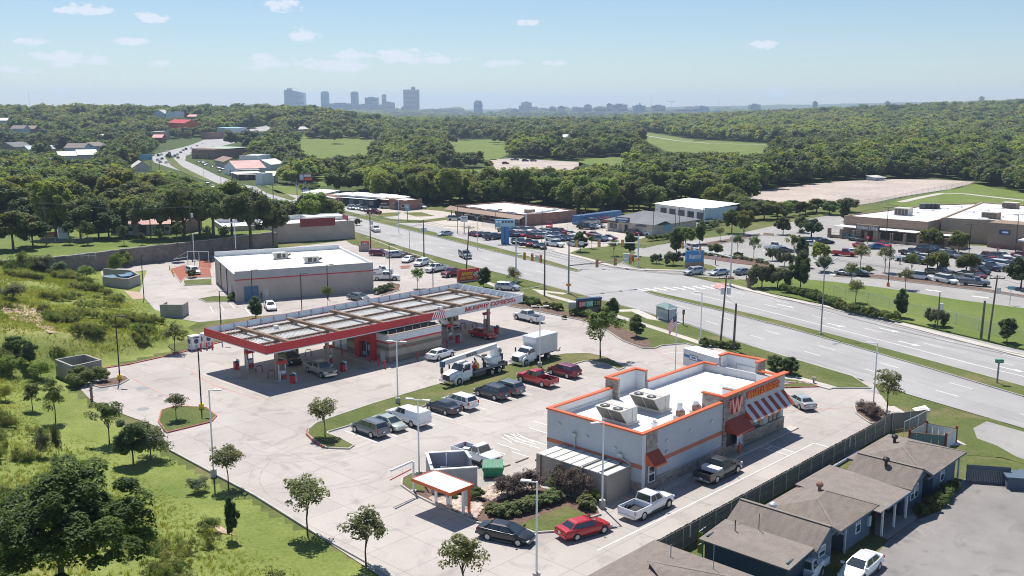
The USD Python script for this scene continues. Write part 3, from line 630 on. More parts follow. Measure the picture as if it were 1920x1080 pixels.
# rubber marks swept round the turns of the lot
arcs = []
for cx,cy,r,a0,a1 in ((560,800,9.5,150,290),(560,800,10.6,140,300),(560,800,11.4,160,270),(575,815,6.5,120,250),(585,830,13.0,150,260),(585,830,13.9,160,280),(700,880,11,90,190),(700,880,12,100,200),(740,900,8.5,80,170),(420,760,12,20,110),(420,760,13,10,100),(500,800,16,30,80),(1000,650,14,200,300),(1080,650,12,160,260),(1540,790,9,120,230),(1560,800,10,120,220)):
    c = P(cx,cy)[:2]; t = np.radians(np.linspace(a0,a1,24)); arcs.append(LineString(np.c_[c[0]+r*np.cos(t),c[1]+r*np.sin(t)]).buffer(.07,cap_style='flat'))
struct('tyre_marks',MB().sheet(MultiPolygon([g for a in arcs for g in getattr(a.intersection(Polygon(LOT).buffer(-1)),'geoms',[a.intersection(Polygon(LOT).buffer(-1))]) if g.geom_type == 'Polygon']).buffer(0),.006),'skid')
# storm drains, patches and tyre marks on the lot
pat = [Point(*P(x,y)[:2]).buffer(r) for x,y,r in ((268,728,0.9),(190,730,0.9),(268,767,0.7),(300,742,0.35),(360,702,0.3))]
struct('drain_covers',MB().sheet(MultiPolygon(pat),0.008),'mid_grey')
struct('drain_pad',MB().sheet(PP([(1710,766),(1735,760),(1745,770),(1720,775)]),0.03),'paint_white'); struct('drain_cover',MB().sheet(Point(*P(1728,767)[:2]).buffer(0.55),0.036),'kerb')
struct('crossing_pad',MB().prism(Polygon(PP([(1338,540),(1344,530),(1362,532),(1358,545)])),0.0,0.13),'paint_red')
# ------------------------------------------------------------------ vegetation builders
def leaves_on(pts,nrm,size,g,up=1.1):
    """Diamond leaf faces at the points, facing roughly along their normals."""
    n = len(pts); w = nrm+g.normal(0,0.55,(n,3))+[0,0,up]; w /= np.linalg.norm(w,axis=1,keepdims=True)
    t = np.cross(w,g.normal(0,1,(n,3))); t /= np.linalg.norm(t,axis=1,keepdims=True)+1e-9; b = np.cross(w,t)
    s = (size*g.uniform(0.6,1.35,n))[:,None]
    v = np.stack([pts+t*s,pts+b*s*0.55+w*s*0.12,pts-t*s,pts-b*s*0.55+w*s*0.12],1).reshape(-1,3)
    i = np.arange(n)*4; f = np.stack([i,i+1,i+2,i+3],1)
    return v,f
ICO = {k: trimesh.creation.icosphere(k) for k in (0,1)}
def crown_mesh(seed,rx,rz,cz,clumps,per,leaf,core=None,rc=(0.26,0.42),low=-0.75,flat=1.0,spread=(0.45,0.98),gaps=0.0):
    g = np.random.default_rng(seed); mb = MB()
    d = g.normal(0,1,(clumps*3,3)); d /= np.linalg.norm(d,axis=1,keepdims=True); d = d[d[:,2] > low][:clumps]
    rr = g.uniform(*spread,len(d))[:,None]
    lob = 1+0.22*np.sin(3*np.arctan2(d[:,1],d[:,0])+seed)[:,None]
    c = d*rr*[rx,rx,rz]*np.c_[lob,lob,np.ones_like(lob)]*0.85+[0,0,cz]
    for k in range(len(c)):
        r = rx*g.uniform(*rc)
        q = g.normal(0,1,(per,3)); q /= np.linalg.norm(q,axis=1,keepdims=True)
        q[:,2] = np.where(q[:,2] < -0.35,-q[:,2],q[:,2])
        p = c[k]+q*r*g.uniform(0.72,1.08,(per,1))*[1,1,flat]
        mb.add(*leaves_on(p,q,leaf,g))
        if core is not None:
            m = ICO[core]; vv = m.vertices*(1+g.normal(0,0.10,(len(m.vertices),1)))
            mb.add(c[k]+vv*r*0.72*[1,1,flat],m.faces)
    return fit(mb,rx)
def fit(mb,rx):
    v,f = mb.out(); e = np.percentile(np.hypot(v[:,0],v[:,1]),94); v[:,:2] *= rx/e; return MB().add(v,f)
def trunk_mesh(seed,h,r,rx,cz,limbs=5,lean=0.0):
    g = np.random.default_rng(seed); mb = MB()
    top = np.array([lean+g.normal(0,0.03)*h,g.normal(0,0.03)*h,h])
    mb.tube([(0,0,-0.4),(0.02*h,0.01*h,h*0.45),top],[r*1.25,r*0.85,r*0.55],8)
    for k in range(limbs):
        a = k*2*math.pi/limbs+g.uniform(0,0.8); f = g.uniform(0.55,0.95)
        s = top*f; e = np.array([math.cos(a)*rx*g.uniform(0.45,0.75),math.sin(a)*rx*g.uniform(0.45,0.75),cz+g.uniform(-0.1,0.45)*rx])
        m = (s+e)/2+[0,0,0.12*rx]; mb.tube([s,m,e],[r*0.5,r*0.32,r*0.1],6,cap=False)
    return mb
TREE = {}
def tree_proto(kind,k=0):
    """lot: clipped young lot tree; oak: broad spreading live oak; wood/far: woodland trees; sapling; slim; big; shrub; round; herb; twig"""
    key = (kind,k)
    if key in TREE: return TREE[key]
    s = 100*hash_(kind)+k; pr = proto({'lot': 'young_tree','oak': 'spreading_oak','wood': 'woodland_tree','woodb': 'woodland_tree','far': 'far_tree','sap': 'sapling','big': 'broadleaf_tree'}.get(kind,'shrub'))
    C = dict(
        lot=lambda: (crown_mesh(s,1.0,0.95,1.9,44,62,0.06,None,(0.16,0.3),spread=(0.35,1.0)),trunk_mesh(s,1.5,0.045,1.0,1.9,6),'leaf_lot'),
        airy=lambda: (crown_mesh(s,1.0,0.85,1.9,46,75,0.06,None,(0.16,0.28),spread=(0.3,1.1)),trunk_mesh(s,1.45,0.04,1.0,1.9,8),'leaf_mid'),
        oak=lambda: (crown_mesh(s,1.0,0.62,0.95,64,130,0.05,0,(0.2,0.34),low=-0.35),trunk_mesh(s,0.75,0.07,1.0,0.95,6,0.05),'leaf_oak'),
        wood=lambda: (crown_mesh(s,1.0,0.9,1.05,42,95,0.075,0,(0.16,0.36),low=-0.6),trunk_mesh(s,0.8,0.06,0.8,1.0,4),('leaf_mid','leaf_dark','leaf_oak','leaf_bright')[k % 4]),
        sap=lambda: (crown_mesh(s,1.0,1.75,2.6,26,60,0.13,None,(0.3,0.5)),trunk_mesh(s,2.2,0.06,0.8,2.4,4),'leaf_dark'),
        slim=lambda: (crown_mesh(s,1.0,2.4,2.9,44,90,0.08,None,(0.24,0.42),spread=(0.2,1.0)),trunk_mesh(s,2.8,0.06,0.7,2.6,5),'leaf_mid'),
        cedar=lambda: (crown_mesh(s,1.0,1.7,1.75,40,110,0.075,1,(0.26,0.4),low=-0.9),trunk_mesh(s,1.4,0.06,0.5,1.6,4),'leaf_dark'),
        big=lambda: (crown_mesh(s,1.0,0.8,1.0,170,270,0.022,None,(0.07,0.16),low=-0.8,spread=(0.3,1.02)),trunk_mesh(s,0.8,0.05,0.9,1.0,7),'leaf_big'),
        shrub=lambda: (crown_mesh(s,1.0,0.85,0.65,26,90,0.07,1,(0.24,0.4),low=-0.3),None,'leaf_mid'),
        wild=lambda: (crown_mesh(s,1.0,0.95,0.7,34,110,0.055,None,(0.22,0.38),low=-0.5,spread=(0.2,1.05)),trunk_mesh(s,0.7,0.03,0.8,0.8,7),'leaf_grey'),
        wildb=lambda: (crown_mesh(s,1.0,0.9,0.7,34,110,0.055,None,(0.22,0.38),low=-0.5,spread=(0.2,1.05)),trunk_mesh(s,0.7,0.03,0.8,0.8,7),'leaf_bright'),
        round=lambda: (crown_mesh(s,1.0,1.0,1.0,30,50,0.10,1,(0.24,0.34),low=-0.95,spread=(0.7,0.9)),None,'leaf_dark'),
        grey=lambda: (crown_mesh(s,1.0,0.9,0.8,30,100,0.055,1,(0.22,0.36),low=-0.6),trunk_mesh(s,0.5,0.05,0.8,0.8,4),'leaf_grey'),
        herb=lambda: (crown_mesh(s,1.0,0.9,0.5,26,60,0.12,0,(0.2,0.36),low=-0.2),None,'leaf_herb'),
        twig=lambda: (crown_mesh(s,1.0,1.0,0.8,30,80,0.06,None,(0.25,0.4),low=-0.3,spread=(0.2,1.0)),trunk_mesh(s,0.8,0.03,0.9,0.9,10),'leaf_purple'),
        far=lambda: (crown_mesh(s,1.0,0.8,0.85,11,20,0.2,0,(0.3,0.5),low=-0.35),None,('leaf_mid','leaf_dark','leaf_oak','leaf_bright')[k % 4]))
    cr,tr,m = C[kind]()
    if tr is not None: part(pr,'trunk',tr,'bark',smooth=True)
    part(pr,'crown',cr,m)
    TREE[key] = pr; return pr
def hash_(t): return sum((i+1)*ord(c) for i,c in enumerate(t)) % 977
def plant(kind,k,name,loc,r,label,cat='tree',group=None,h=None,rz=None):
    return inst(tree_proto(kind,k),name,loc,rng.uniform(0,6.28) if rz is None else rz,label,cat,group,(r,r,r if h is None else h))
def scatter(name,items,kinds,cat,label,group=None):
    """One object for what nobody could count. items: (x, y, z, radius, height scale, kind index)."""
    pi = UsdGeom.PointInstancer.Define(stage,path_of(name)); pp = pi.GetPath().pathString; rel = pi.CreatePrototypesRel()
    UsdGeom.Scope.Define(stage,pp+'/source')
    for i,(mb,m) in enumerate(kinds):
        q = f'{pp}/source/foliage_{i:03d}' if i else f'{pp}/source/foliage'
        put(q,mb,m); rel.AddTarget(q)
    it = np.array(items,float)
    pi.CreatePositionsAttr(Vt.Vec3fArray.FromNumpy(it[:,:3].astype(np.float32))); pi.CreateProtoIndicesAttr(Vt.IntArray.FromNumpy(it[:,5].astype(np.int32)))
    pi.CreateScalesAttr(Vt.Vec3fArray.FromNumpy(np.c_[it[:,3],it[:,3],it[:,4]].astype(np.float32)))
    a = nrg.uniform(0,math.pi,len(it)); pi.CreateOrientationsAttr(Vt.QuathArray([Gf.Quath(float(math.cos(t)),0,0,float(math.sin(t))) for t in a]))
    return tagp(pi.GetPrim(),label,cat,group,'stuff')

# ------------------------------------------------------------------ vehicles
CAR = {}
def ring(x,hw,zb,zt):
    y = [(0,zb),(hw*.82,zb),(hw*.97,zb+.14),(hw,zb+(zt-zb)*.52),(hw*.965,zt-.07),(hw*.86,zt),(0,zt+.025)]
    return [(x,-a,b) for a,b in y]+[(x,a,b) for a,b in y[-2:0:-1]]
def lerpq(q,u0,u1,v0,v1,off=0.012):
    a,b,c,d = [np.array(p,float) for p in q]
    n = np.cross(b-a,d-a); n /= np.linalg.norm(n)
    at = lambda u,v: (a*(1-u)+b*u)*(1-v)+(d*(1-u)+c*u)*v+n*off
    return at(u0,v0),at(u1,v0),at(u1,v1),at(u0,v1)
SPEC = dict(
 sedan=dict(L=4.85,W=1.84,wb=2.8,r=.33,st=[(-2.42,.66,.42,.84),(-2.36,.80,.30,.98),(-2.0,.89,.22,1.03),(-1.2,.92,.2,1.0),(0,.92,.2,.96),(1.0,.92,.2,.94),(1.4,.91,.2,.89),(2.0,.87,.22,.77),(2.30,.78,.26,.66),(2.42,.62,.36,.56)],
            gh=(-2.05,-1.05,0.2,1.5,.96,1.45,.84,.56),side=[(.10,.47),(.51,.86)]),
 coupe=dict(L=4.6,W=1.8,wb=2.65,r=.32,st=[(-2.30,.66,.42,.86),(-2.25,.80,.30,1.0),(-1.9,.88,.22,1.04),(-1.1,.9,.2,1.0),(0,.9,.2,.95),(1.0,.9,.2,.94),(1.35,.89,.2,.88),(1.9,.85,.22,.78),(2.2,.76,.26,.68),(2.3,.6,.36,.58)],
            gh=(-2.15,-0.8,0.2,1.5,.95,1.46,.84,.56),side=[(.12,.48),(.52,.86)]),
 suv=dict(L=4.8,W=1.92,wb=2.85,r=.37,st=[(-2.40,.72,.5,1.0),(-2.34,.86,.34,1.12),(-1.9,.95,.26,1.12),(-1.1,.96,.25,1.1),(0,.96,.25,1.08),(1.0,.96,.25,1.07),(1.4,.95,.25,1.04),(2.0,.91,.28,.95),(2.28,.83,.34,.84),(2.40,.68,.45,.72)],
            gh=(-2.34,-1.85,0.4,1.55,1.08,1.71,.9,.66),side=[(.10,.30),(.33,.58),(.62,.86)]),
 pickup=dict(L=5.9,W=2.0,wb=3.7,r=.41,st=[(-.62,.97,.34,1.2),(0,.98,.34,1.2),(1.1,.98,.34,1.2),(1.45,.97,.34,1.2),(2.5,.94,.36,1.14),(2.82,.88,.42,1.05),(2.95,.74,.5,.92)],
             gh=(-.60,-.40,.65,1.6,1.18,1.9,.92,.70),side=[(.05,.42),(.46,.86)],bed=(-2.95,-.62)),
 regcab=dict(L=5.6,W=2.0,wb=3.5,r=.41,st=[(-.05,.97,.36,1.24),(.5,.98,.36,1.24),(1.1,.98,.36,1.24),(1.45,.97,.36,1.24),(2.4,.95,.38,1.2),(2.68,.9,.44,1.12),(2.8,.76,.52,.98)],
             gh=(-.03,.12,.75,1.3,1.2,1.95,.9,.72),side=[(.08,.92)],bed=(-2.8,-.05)),
 van=dict(L=5.1,W=1.98,wb=3.0,r=.36,st=[(-2.55,.8,.45,1.1),(-2.5,.94,.32,1.16),(-1.8,.98,.25,1.14),(0,.98,.25,1.12),(1.2,.98,.25,1.1),(1.6,.95,.25,1.06),(2.2,.9,.28,.96),(2.48,.8,.36,.84),(2.55,.66,.45,.74)],
          gh=(-2.48,-2.3,.6,1.6,1.1,1.82,.9,.72),side=[(.04,.30),(.33,.60),(.63,.92)]))
def car_proto(kind,colour,extra=None):
    key = (kind,colour,extra)
    if key in CAR: return CAR[key]
    S = SPEC[kind]; pr = proto({'pickup': 'pickup_truck','regcab': 'pickup_truck'}.get(kind,'passenger_car')); bm = 'car_'+colour; W = S['W']
    body = MB().loft([ring(*t) for t in S['st']])
    x0,xr0,xr1,x1,zb,zt,hb,hr = S['gh']
    low = [(x0,-hb,zb-.1),(x1,-hb,zb-.1),(x1,hb,zb-.1),(x0,hb,zb-.1)]
    ze = zt-.07; k = (ze-zb)/(zt-zb)
    mid = [(x0+(xr0-x0)*k*.92,-hr-.05,ze),(x1+(xr1-x1)*k*.92,-hr-.05,ze),(x1+(xr1-x1)*k*.92,hr+.05,ze),(x0+(xr0-x0)*k*.92,hr+.05,ze)]
    top = [(xr0+.06,-hr*.86,zt),(xr1-.10,-hr*.86,zt),(xr1-.10,hr*.86,zt),(xr0+.06,hr*.86,zt)]
    cab = MB().loft([low,mid,top])
    if 'bed' in S:
        a,b = S['bed']; ht = S['st'][0][3]+.0; hz = W/2-.03
        body.box(a,-hz,.42,b+.02,hz,.62)
        bedside = MB()
        for s in (-1,1): bedside.box(a+.05,s*hz-.035,.5,b,s*hz+.035,ht-.04)
        bedside.box(a,-hz,.5,a+.07,hz,ht-.05); bedside.box(b-.05,-hz,.5,b+.03,hz,ht-.05)
        part(pr,'bed_side',bedside,bm)
        part(pr,'bed_liner',BX(a+.07,-hz+.04,.62,b-.05,hz-.04,.645),'liner' if colour not in ('white2',) else bm)
        part(pr,'tailgate',BX(a-.02,-hz+.06,.58,a,hz-.06,ht-.08),bm)
        if extra == 'shell':
            part(pr,'camper_shell',MB().loft([[(a,-hz,ht-.05),(b,-hz,ht-.05),(b,hz,ht-.05),(a,hz,ht-.05)],[(a+.05,-hz+.1,zt-.05),(b,-hz+.1,zt-.05),(b,hz-.1,zt-.05),(a+.05,hz-.1,zt-.05)],[(a+.2,-hz+.3,zt+.05),(b,-hz+.3,zt+.05),(b,hz-.3,zt+.05),(a+.2,hz-.3,zt+.05)]]),'white')
        if extra == 'toolbox': part(pr,'tool_box',BX(b-.95,-hz+.02,ht-.3,b-.12,hz-.02,ht+.14),'white')
        if extra == 'flatbed': part(pr,'stake_side',BX(a,-hz,ht,b-.1,-hz+.06,ht+.5).box(a,hz-.06,ht,b-.1,hz,ht+.5),'dark_grey')
        if extra == 'load': part(pr,'load',CB((a+1.0,.2,.78),(.7,.6,.25),.4).cbox((a+.6,-.4,.75),(.5,.4,.2),1.0),'white_soft')
    part(pr,'body',body,bm,smooth=40); part(pr,'cabin',cab,bm,smooth=25)
    for s in (-.55,.55):
        if extra == 'roof_rack': part(pr,'roof_rail',BM((xr0+.2,s,zt+.05),(xr1-.2,s,zt+.05),.04,.04),'chrome')
    # glazing sits just proud of the cabin faces
    fq = (low[1],low[2],mid[2],mid[1]); rq = (low[3],low[0],mid[0],mid[3])
    off = lambda q: q
    part(pr,'windscreen',MB().quad(*lerpq(fq,.05,.95,.2,.96)),'car_glass')
    if extra != 'shell': part(pr,'rear_window',MB().quad(*lerpq(rq,.07,.93,.30 if kind in ('suv','van') else .22,.94)),'car_glass')
    for q in ((low[0],low[1],mid[1],mid[0]),(low[2],low[3],mid[3],mid[2])):
        flip = q[0] is low[2]
        for u0,u1 in S['side']:
            if flip: u0,u1 = 1-u1,1-u0
            part(pr,'side_window',MB().quad(*lerpq(q,u0,u1,.24,.93)),'car_glass')
    xf,xb = S['st'][-1][0],(S['bed'][0] if 'bed' in S else S['st'][0][0]); hwf = S['st'][-2][1]
    zl = S['st'][-2][3]-.14
    for s in (-1,1):
        part(pr,'headlight',CB((xf-.10,s*(hwf-.06),zl),(.2,.26,.15),s*.45),'head_lamp')
        hwb = W/2-.04 if 'bed' in S else S['st'][1][1]
        part(pr,'taillight',CB((xb+.08,s*(hwb-.05),(.95 if 'bed' in S else S['st'][1][3]-.16)),(.17,.17,.34 if 'bed' in S or kind in ('suv','van') else .17),-s*.3),'tail_lamp')
        part(pr,'mirror',CB((x1-.25,s*(hb+.15),zb+.1),(.12,.24,.16)),bm)
    part(pr,'grille',CB((xf+.005,0,zl-.06),(.03,.75,.2)),'black_metal')
    chromed = 'bed' in S
    part(pr,'bumper',CB((xf-.04,0,.45),(.2,W*.84,.2)),'chrome' if chromed else bm); part(pr,'bumper',CB((xb+.02,0,.5),(.2,W*.88,.2)),'chrome' if chromed else bm)
    part(pr,'number_plate',CB((xb-.085 if not chromed else xb-.09,0,.62 if chromed else .72),(.02,.32,.16)),'plate')
    zs = S['st'][3][2]
    part(pr,'sill',CB(((S['st'][0][0]+xf)/2 if 'bed' not in S else .3,0,zs+.01),(S['wb']-.9,W*.985,.1)),'dark_grey')
    xa = S['wb']/2 + (.1 if 'bed' not in S else .15)
    xs = (xa,xa-S['wb']); r = S['r']
    for x in xs:
        for s in (-1,1):
            part(pr,'wheel_arch',TB([(x,s*(W/2-.3),r+.03),(x,s*(W/2-.012),r+.03)],r+.075,18),'liner')
            w = part(pr,'wheel',TB([(x,s*(W/2-.24),r),(x,s*(W/2+.012),r)],r,18),'tyre',smooth=50)
            part(w,'rim',TB([(x,s*(W/2-.05),r),(x,s*(W/2+.02),r)],r*.66,12),'rim',smooth=50)
            
    CAR[key] = pr; return pr
SMALL = {}
def small_car(kind,colour):
    """A far car, a few pixels long: body, cabin with its glass, four wheels."""
    key = (kind,colour)
    if key in SMALL: return SMALL[key]
    S = SPEC[kind]; pr = proto('distant_car'); bm = 'car_'+colour; W = S['W']
    body = MB().loft([ring(*t) for t in S['st']]); x0,xr0,xr1,x1,zb,zt,hb,hr = S['gh']
    if 'bed' in S:
        a,b = S['bed']; hz = W/2-.03; body.box(a,-hz,.42,b,hz,.64)
        for s in (-1,1): body.box(a,s*hz-.04,.5,b,s*hz+.04,1.12)
        body.box(a,-hz,.5,a+.08,hz,1.12)
    low = [(x0,-hb,zb-.1),(x1,-hb,zb-.1),(x1,hb,zb-.1),(x0,hb,zb-.1)]; top = [(xr0,-hr,zt-.07),(xr1,-hr,zt-.07),(xr1,hr,zt-.07),(xr0,hr,zt-.07)]
    part(pr,'body',body,bm,smooth=40); part(pr,'glazing',MB().loft([low,top]),'car_glass')
    part(pr,'roof',BX(xr0-.1,-hr-.02,zt-.075,xr1+.12,hr+.02,zt-.01),bm)
    xa = S['wb']/2+.1
    for x in (xa,xa-S['wb']):
        for s in (-1,1): part(pr,'wheel',TB([(x,s*(W/2-.25),S['r']),(x,s*(W/2+.01),S['r'])],S['r'],10),'tyre')
    SMALL[key] = pr; return pr
def place_car(kind,colour,rear,front,label,group=None,extra=None,z=0.0,small=False,px=True,snap=None,name=None):
    """rear and front: two points of the ground under the car's two ends."""
    a,b = (P(*rear)[:2],P(*front)[:2]) if px else (np.array(rear,float),np.array(front,float))
    c = (a+b)/2; t = math.atan2(b[1]-a[1],b[0]-a[0]) if snap is None else snap
    nm = name or {'pickup': 'pickup_truck','regcab': 'pickup_truck','suv': 'parked_suv','van': 'passenger_van'}.get(kind,'parked_car')
    cat = {'pickup': 'pickup truck','regcab': 'pickup truck','suv': 'suv','van': 'van'}.get(kind,'car')
    return inst(small_car(kind,colour) if small else car_proto(kind,colour,extra),nm,(c[0],c[1],z),t,label,cat,group)

# ------------------------------------------------------------------ people
def person(loc,rz,shirt,trousers,label,height=1.75,step=0.12):
    import manifold3d as m3
    def limb(chain):
        out = m3.Manifold()
        for (p,r),(q,s) in zip(chain[:-1],chain[1:]):
            out += m3.Manifold.batch_hull([m3.Manifold.sphere(r,12).translate(p),m3.Manifold.sphere(s,12).translate(q)])
        return out
    k = height/1.75
    j = lambda *c: tuple(float(x)*k for x in c)
    legs = m3.Manifold(); arms = m3.Manifold()
    for s in (-1,1):
        legs += limb([(j(0,s*.09,.90),.085*k),(j(step*s,s*.10,.48),.06*k),(j(step*s*.6-.04,s*.10,.08),.042*k)]); legs += limb([(j(step*s*.6-.05,s*.10,.045),.042*k),(j(step*s*.6+.12,s*.11,.04),.035*k)])
        arms += limb([(j(0,s*.20,1.40),.055*k),(j(-.03*s,s*.25,1.12),.043*k),(j(.08,s*.24,.90),.033*k)])
    torso = limb([(j(0,0,.92),.135*k),(j(0,0,1.15),.125*k),(j(0,0,1.36),.14*k)])+limb([(j(0,-.16,1.40),.06*k),(j(0,.16,1.40),.06*k)])
    head = limb([(j(0,0,1.40),.055*k),(j(.01,0,1.53),.055*k)])+limb([(j(0,0,1.66),.098*k),(j(.015,0,1.60),.08*k)])
    face = limb([(j(.09,0,1.62),.018*k),(j(.105,0,1.60),.014*k)])
    hands = m3.Manifold()
    for s in (-1,1):
        hands += limb([(j(.08,s*.24,.90),.032*k),(j(.10,s*.24,.82),.028*k)])
        for q in range(4): hands += limb([(j(.07+.02*q,s*.24,.82),.010*k),(j(.085+.02*q,s*.235,.75),.008*k)])
        hands += limb([(j(.12,s*.23,.87),.011*k),(j(.145,s*.22,.81),.009*k)])
    t = thing('person',label,'person',loc,rz)
    def sm(m):
        x = m.refine_to_length(0.04).to_mesh(); tm = trimesh.Trimesh(x.vert_properties[:,:3],x.tri_verts,process=True); trimesh.smoothing.filter_taubin(tm,iterations=6); return MB().add(tm.vertices,tm.faces)
    part(t,'body',sm(head+face+arms+hands+torso.scale((.96,.96,.99))+legs.scale((.95,.98,1))),'skin',smooth=True)
    part(t,'shirt',sm(torso+limb([(j(0,-.19,1.40),.064*k),(j(.02,-.235,1.20),.056*k)])+limb([(j(0,.19,1.40),.064*k),(j(-.02,.235,1.20),.056*k)])),shirt,smooth=True)
    part(t,'trousers',sm(legs.trim_by_plane((0,0,1),.1*k)+limb([(j(0,-.04,.92),.115*k),(j(0,.04,.92),.115*k)])),trousers,smooth=True)
    hm = trimesh.creation.icosphere(2,.108*k); hm = hm.slice_plane([0,0,.01*k],[-.35,0,1])
    part(t,'hair',MB().add(hm.vertices+[0,0,1.665*k],hm.faces),'black_metal')
    for s in (-1,1): part(t,'shoe',CB((step*s*.6*k+.04*k,s*.105*k,.03),(.26*k,.09*k,.07)),'black_metal')
    return t
# ------------------------------------------------------------------ lettering
TXT = {}
def text_on(parent,name,s,h,origin,along,m,depth=0.05,bold=True,width=None,up=(0,0,1),slant=0.0):
    """Raised lettering: starts at origin, runs along the level direction, stands upright."""
    tm = meshkit.text_mesh(s,h,depth,bold); v = np.array(tm.vertices)
    if width: v[:,0] *= width/(v[:,0].max()-v[:,0].min())
    v[:,0] += slant*v[:,1]
    a = np.array([*along,0.0])/np.hypot(*along); u = np.array(up,float); n = np.cross(a,u)
    mb = MB().add(np.asarray(origin)+v[:,:1]*a+v[:,1:2]*u+v[:,2:3]*n,tm.faces)
    return part(parent,name,mb,m)

# ------------------------------------------------------------------ the burger restaurant
B = thing('burger_restaurant','low grey burger restaurant with white flat roof, orange parapet edge and striped awning','restaurant')
fx,bx,fy,by = 71.15,98.2,50.9,62.6
part(B,'wall',BX(fx,fy,0,fx+.25,by,5.85),'stucco_grey'); part(B,'wall',BX(fx+.25,fy,0,85.0,fy+.25,5.85),'stucco_grey')
part(B,'wall',BX(fx+.25,by-.25,0,81.4,by,5.85),'stucco_grey'); part(B,'wall',BX(86.7,61.5,0,98.2,61.75,5.65),'stucco_grey')
part(B,'wall',BX(89.2,51.1,0,98.2,51.35,6.35),'stucco_grey'); part(B,'wall',BX(97.95,51.35,0,98.2,61.5,5.65),'stucco_grey')
part(B,'tower',BX(85.0,50.75,0,89.2,51.1,6.4).box(85.0,51.1,4.7,85.3,53.4,6.4).box(88.9,51.1,4.7,89.2,53.4,6.0),'stone_clad')
part(B,'tower',BX(81.4,63.0,0,86.7,63.3,6.85).box(81.4,61.6,4.7,81.7,63.0,6.85).box(86.4,61.6,4.7,86.7,63.0,6.85),'stone_clad')
part(B,'tower',BX(99.6,54.5,0,99.9,59.6,6.85).box(98.2,54.5,4.7,99.6,54.8,6.85).box(98.2,59.3,4.7,99.6,59.6,6.85),'stone_clad')
ln = MB()   # white membrane carried up the inside of every parapet
ln.box(fx+.25,fy+.25,4.7,fx+.29,by-.25,5.83).box(fx+.29,by-.29,4.7,81.4,by-.25,5.83).box(fx+.29,fy+.25,4.7,85.0,fy+.29,5.83)
ln.box(81.7,62.94,4.7,86.4,63.0,6.83).box(86.36,61.7,4.7,86.4,62.94,6.83).box(81.7,61.6,4.7,81.74,62.94,6.83).box(86.72,61.46,4.7,97.9,61.5,5.63).box(97.91,51.4,4.7,97.95,54.5,5.63).box(99.54,54.84,4.7,99.6,59.26,6.83)
ln.box(98.2,59.24,4.7,99.54,59.3,6.83).box(98.2,54.8,4.7,99.54,54.84,6.83).box(89.24,51.35,4.7,97.9,51.39,6.33).box(88.86,51.14,4.7,88.9,53.4,6.35).box(85.3,51.1,4.7,88.86,51.14,6.35).box(85.32,51.14,4.7,85.36,53.4,6.35)
part(B,'parapet_lining',ln,'parapet_white')
part(B,'roof',MB().prism(Polygon([(fx+.29,fy+.29),(85.0,fy+.29),(85.4,51.2),(97.9,51.4),(97.9,54.8),(99.5,54.85),(99.5,59.2),(97.9,59.3),(97.9,61.45),(86.4,61.45),(86.4,62.9),(81.7,62.9),(81.4,by-.29),(fx+.29,by-.29)]),4.55,4.75),'roof_white')
def cap(*segs):
    mb = MB()
    for (x0,y0,x1,y1,z) in segs: mb.box(min(x0,x1)-.10,min(y0,y1)-.10,z,max(x0,x1)+.10,max(y0,y1)+.10,z+.16)
    return mb
for q in ((fx,fy,fx+.25,by,5.85),(fx+.47,fy,84.88,fy+.25,5.851),(fx+.47,by-.25,81.2,by,5.851),(81.4,63.0,86.7,63.3,6.85),(81.4,61.7,81.65,62.78,6.851),(86.45,61.7,86.7,62.78,6.851),(86.92,61.5,97.7,61.75,5.65),
          (85.0,50.75,98.2,51.2,6.4),(85.0,51.42,85.3,53.4,6.401),(88.95,51.42,89.2,53.3,6.02),(97.95,51.5,98.2,54.2,5.95),(97.95,59.9,98.2,61.7,5.66),(99.6,54.5,99.9,59.6,6.85),(98.2,54.5,99.38,54.8,6.851),(98.2,59.3,99.38,59.6,6.851)):
    part(B,'coping',cap(q),'orange')
part(B,'band',BX(fx-.03,fy-.03,2.52,fx,by,2.92).box(fx,fy-.03,2.52,71.7,fy,2.92).box(73.4,fy-.03,2.52,85.0,fy,2.92),'orange_dull')
part(B,'stone_pier',BX(71.7,fy-.1,0,73.4,fy,5.84),'stone_clad')
part(B,'stone_base',BX(73.4,fy-.12,0,85.0,fy,1.15),'stone_clad'); part(B,'stone_base',BX(89.2,50.95,0,98.25,51.1,1.3),'stone_clad'); part(B,'stone_base',BX(fx-.1,50.9,0,fx,52.05,1.15),'stone_clad')
part(B,'base_ledge',BX(73.4,fy-.16,1.15,85.0,fy,1.22).box(89.2,50.9,1.3,98.28,51.1,1.37),'kerb')
part(B,'corner_trim',BX(71.15,fy-.05,0,71.65,fy,5.84),'parapet_white')
part(B,'walkway',BX(73.4,50.0,0,85.0,fy-.12,.12).box(85,49.6,0,99.2,50.7,.12),'side_concrete')
def awning(x0,x1,y,zt,zl,d,m,mends,name='awning'):
    a = part(B,name,MB().quad((x0,y,zt),(x0,y-d,zl),(x1,y-d,zl),(x1,y,zt)).quad((x0,y,zt-.06),(x1,y,zt-.06),(x1,y-d,zl-.06),(x0,y-d,zl-.06)),m)
    for x in (x0,x1): part(a,'awning_end',MB().add([(x,y,zt),(x,y-d,zl),(x,y,zl)],[(0,1,2)]),mends)
    part(a,'valance',BX(x0,y-d-.03,zl-.18,x1,y-d,zl),mends)
    return a
awning(71.6,73.6,fy-.1,4.0,2.95,1.0,'awning_orange','orange'); awning(85.3,88.9,50.75,3.85,2.7,1.35,'awning_orange','awning_orange')
sa = part(B,'awning',MB().quad((89.3,51.1,4.45),(98.1,51.1,4.45),(98.1,49.75,3.2),(89.3,49.75,3.2)),'mid_grey')
w = (98.1-89.3)/12
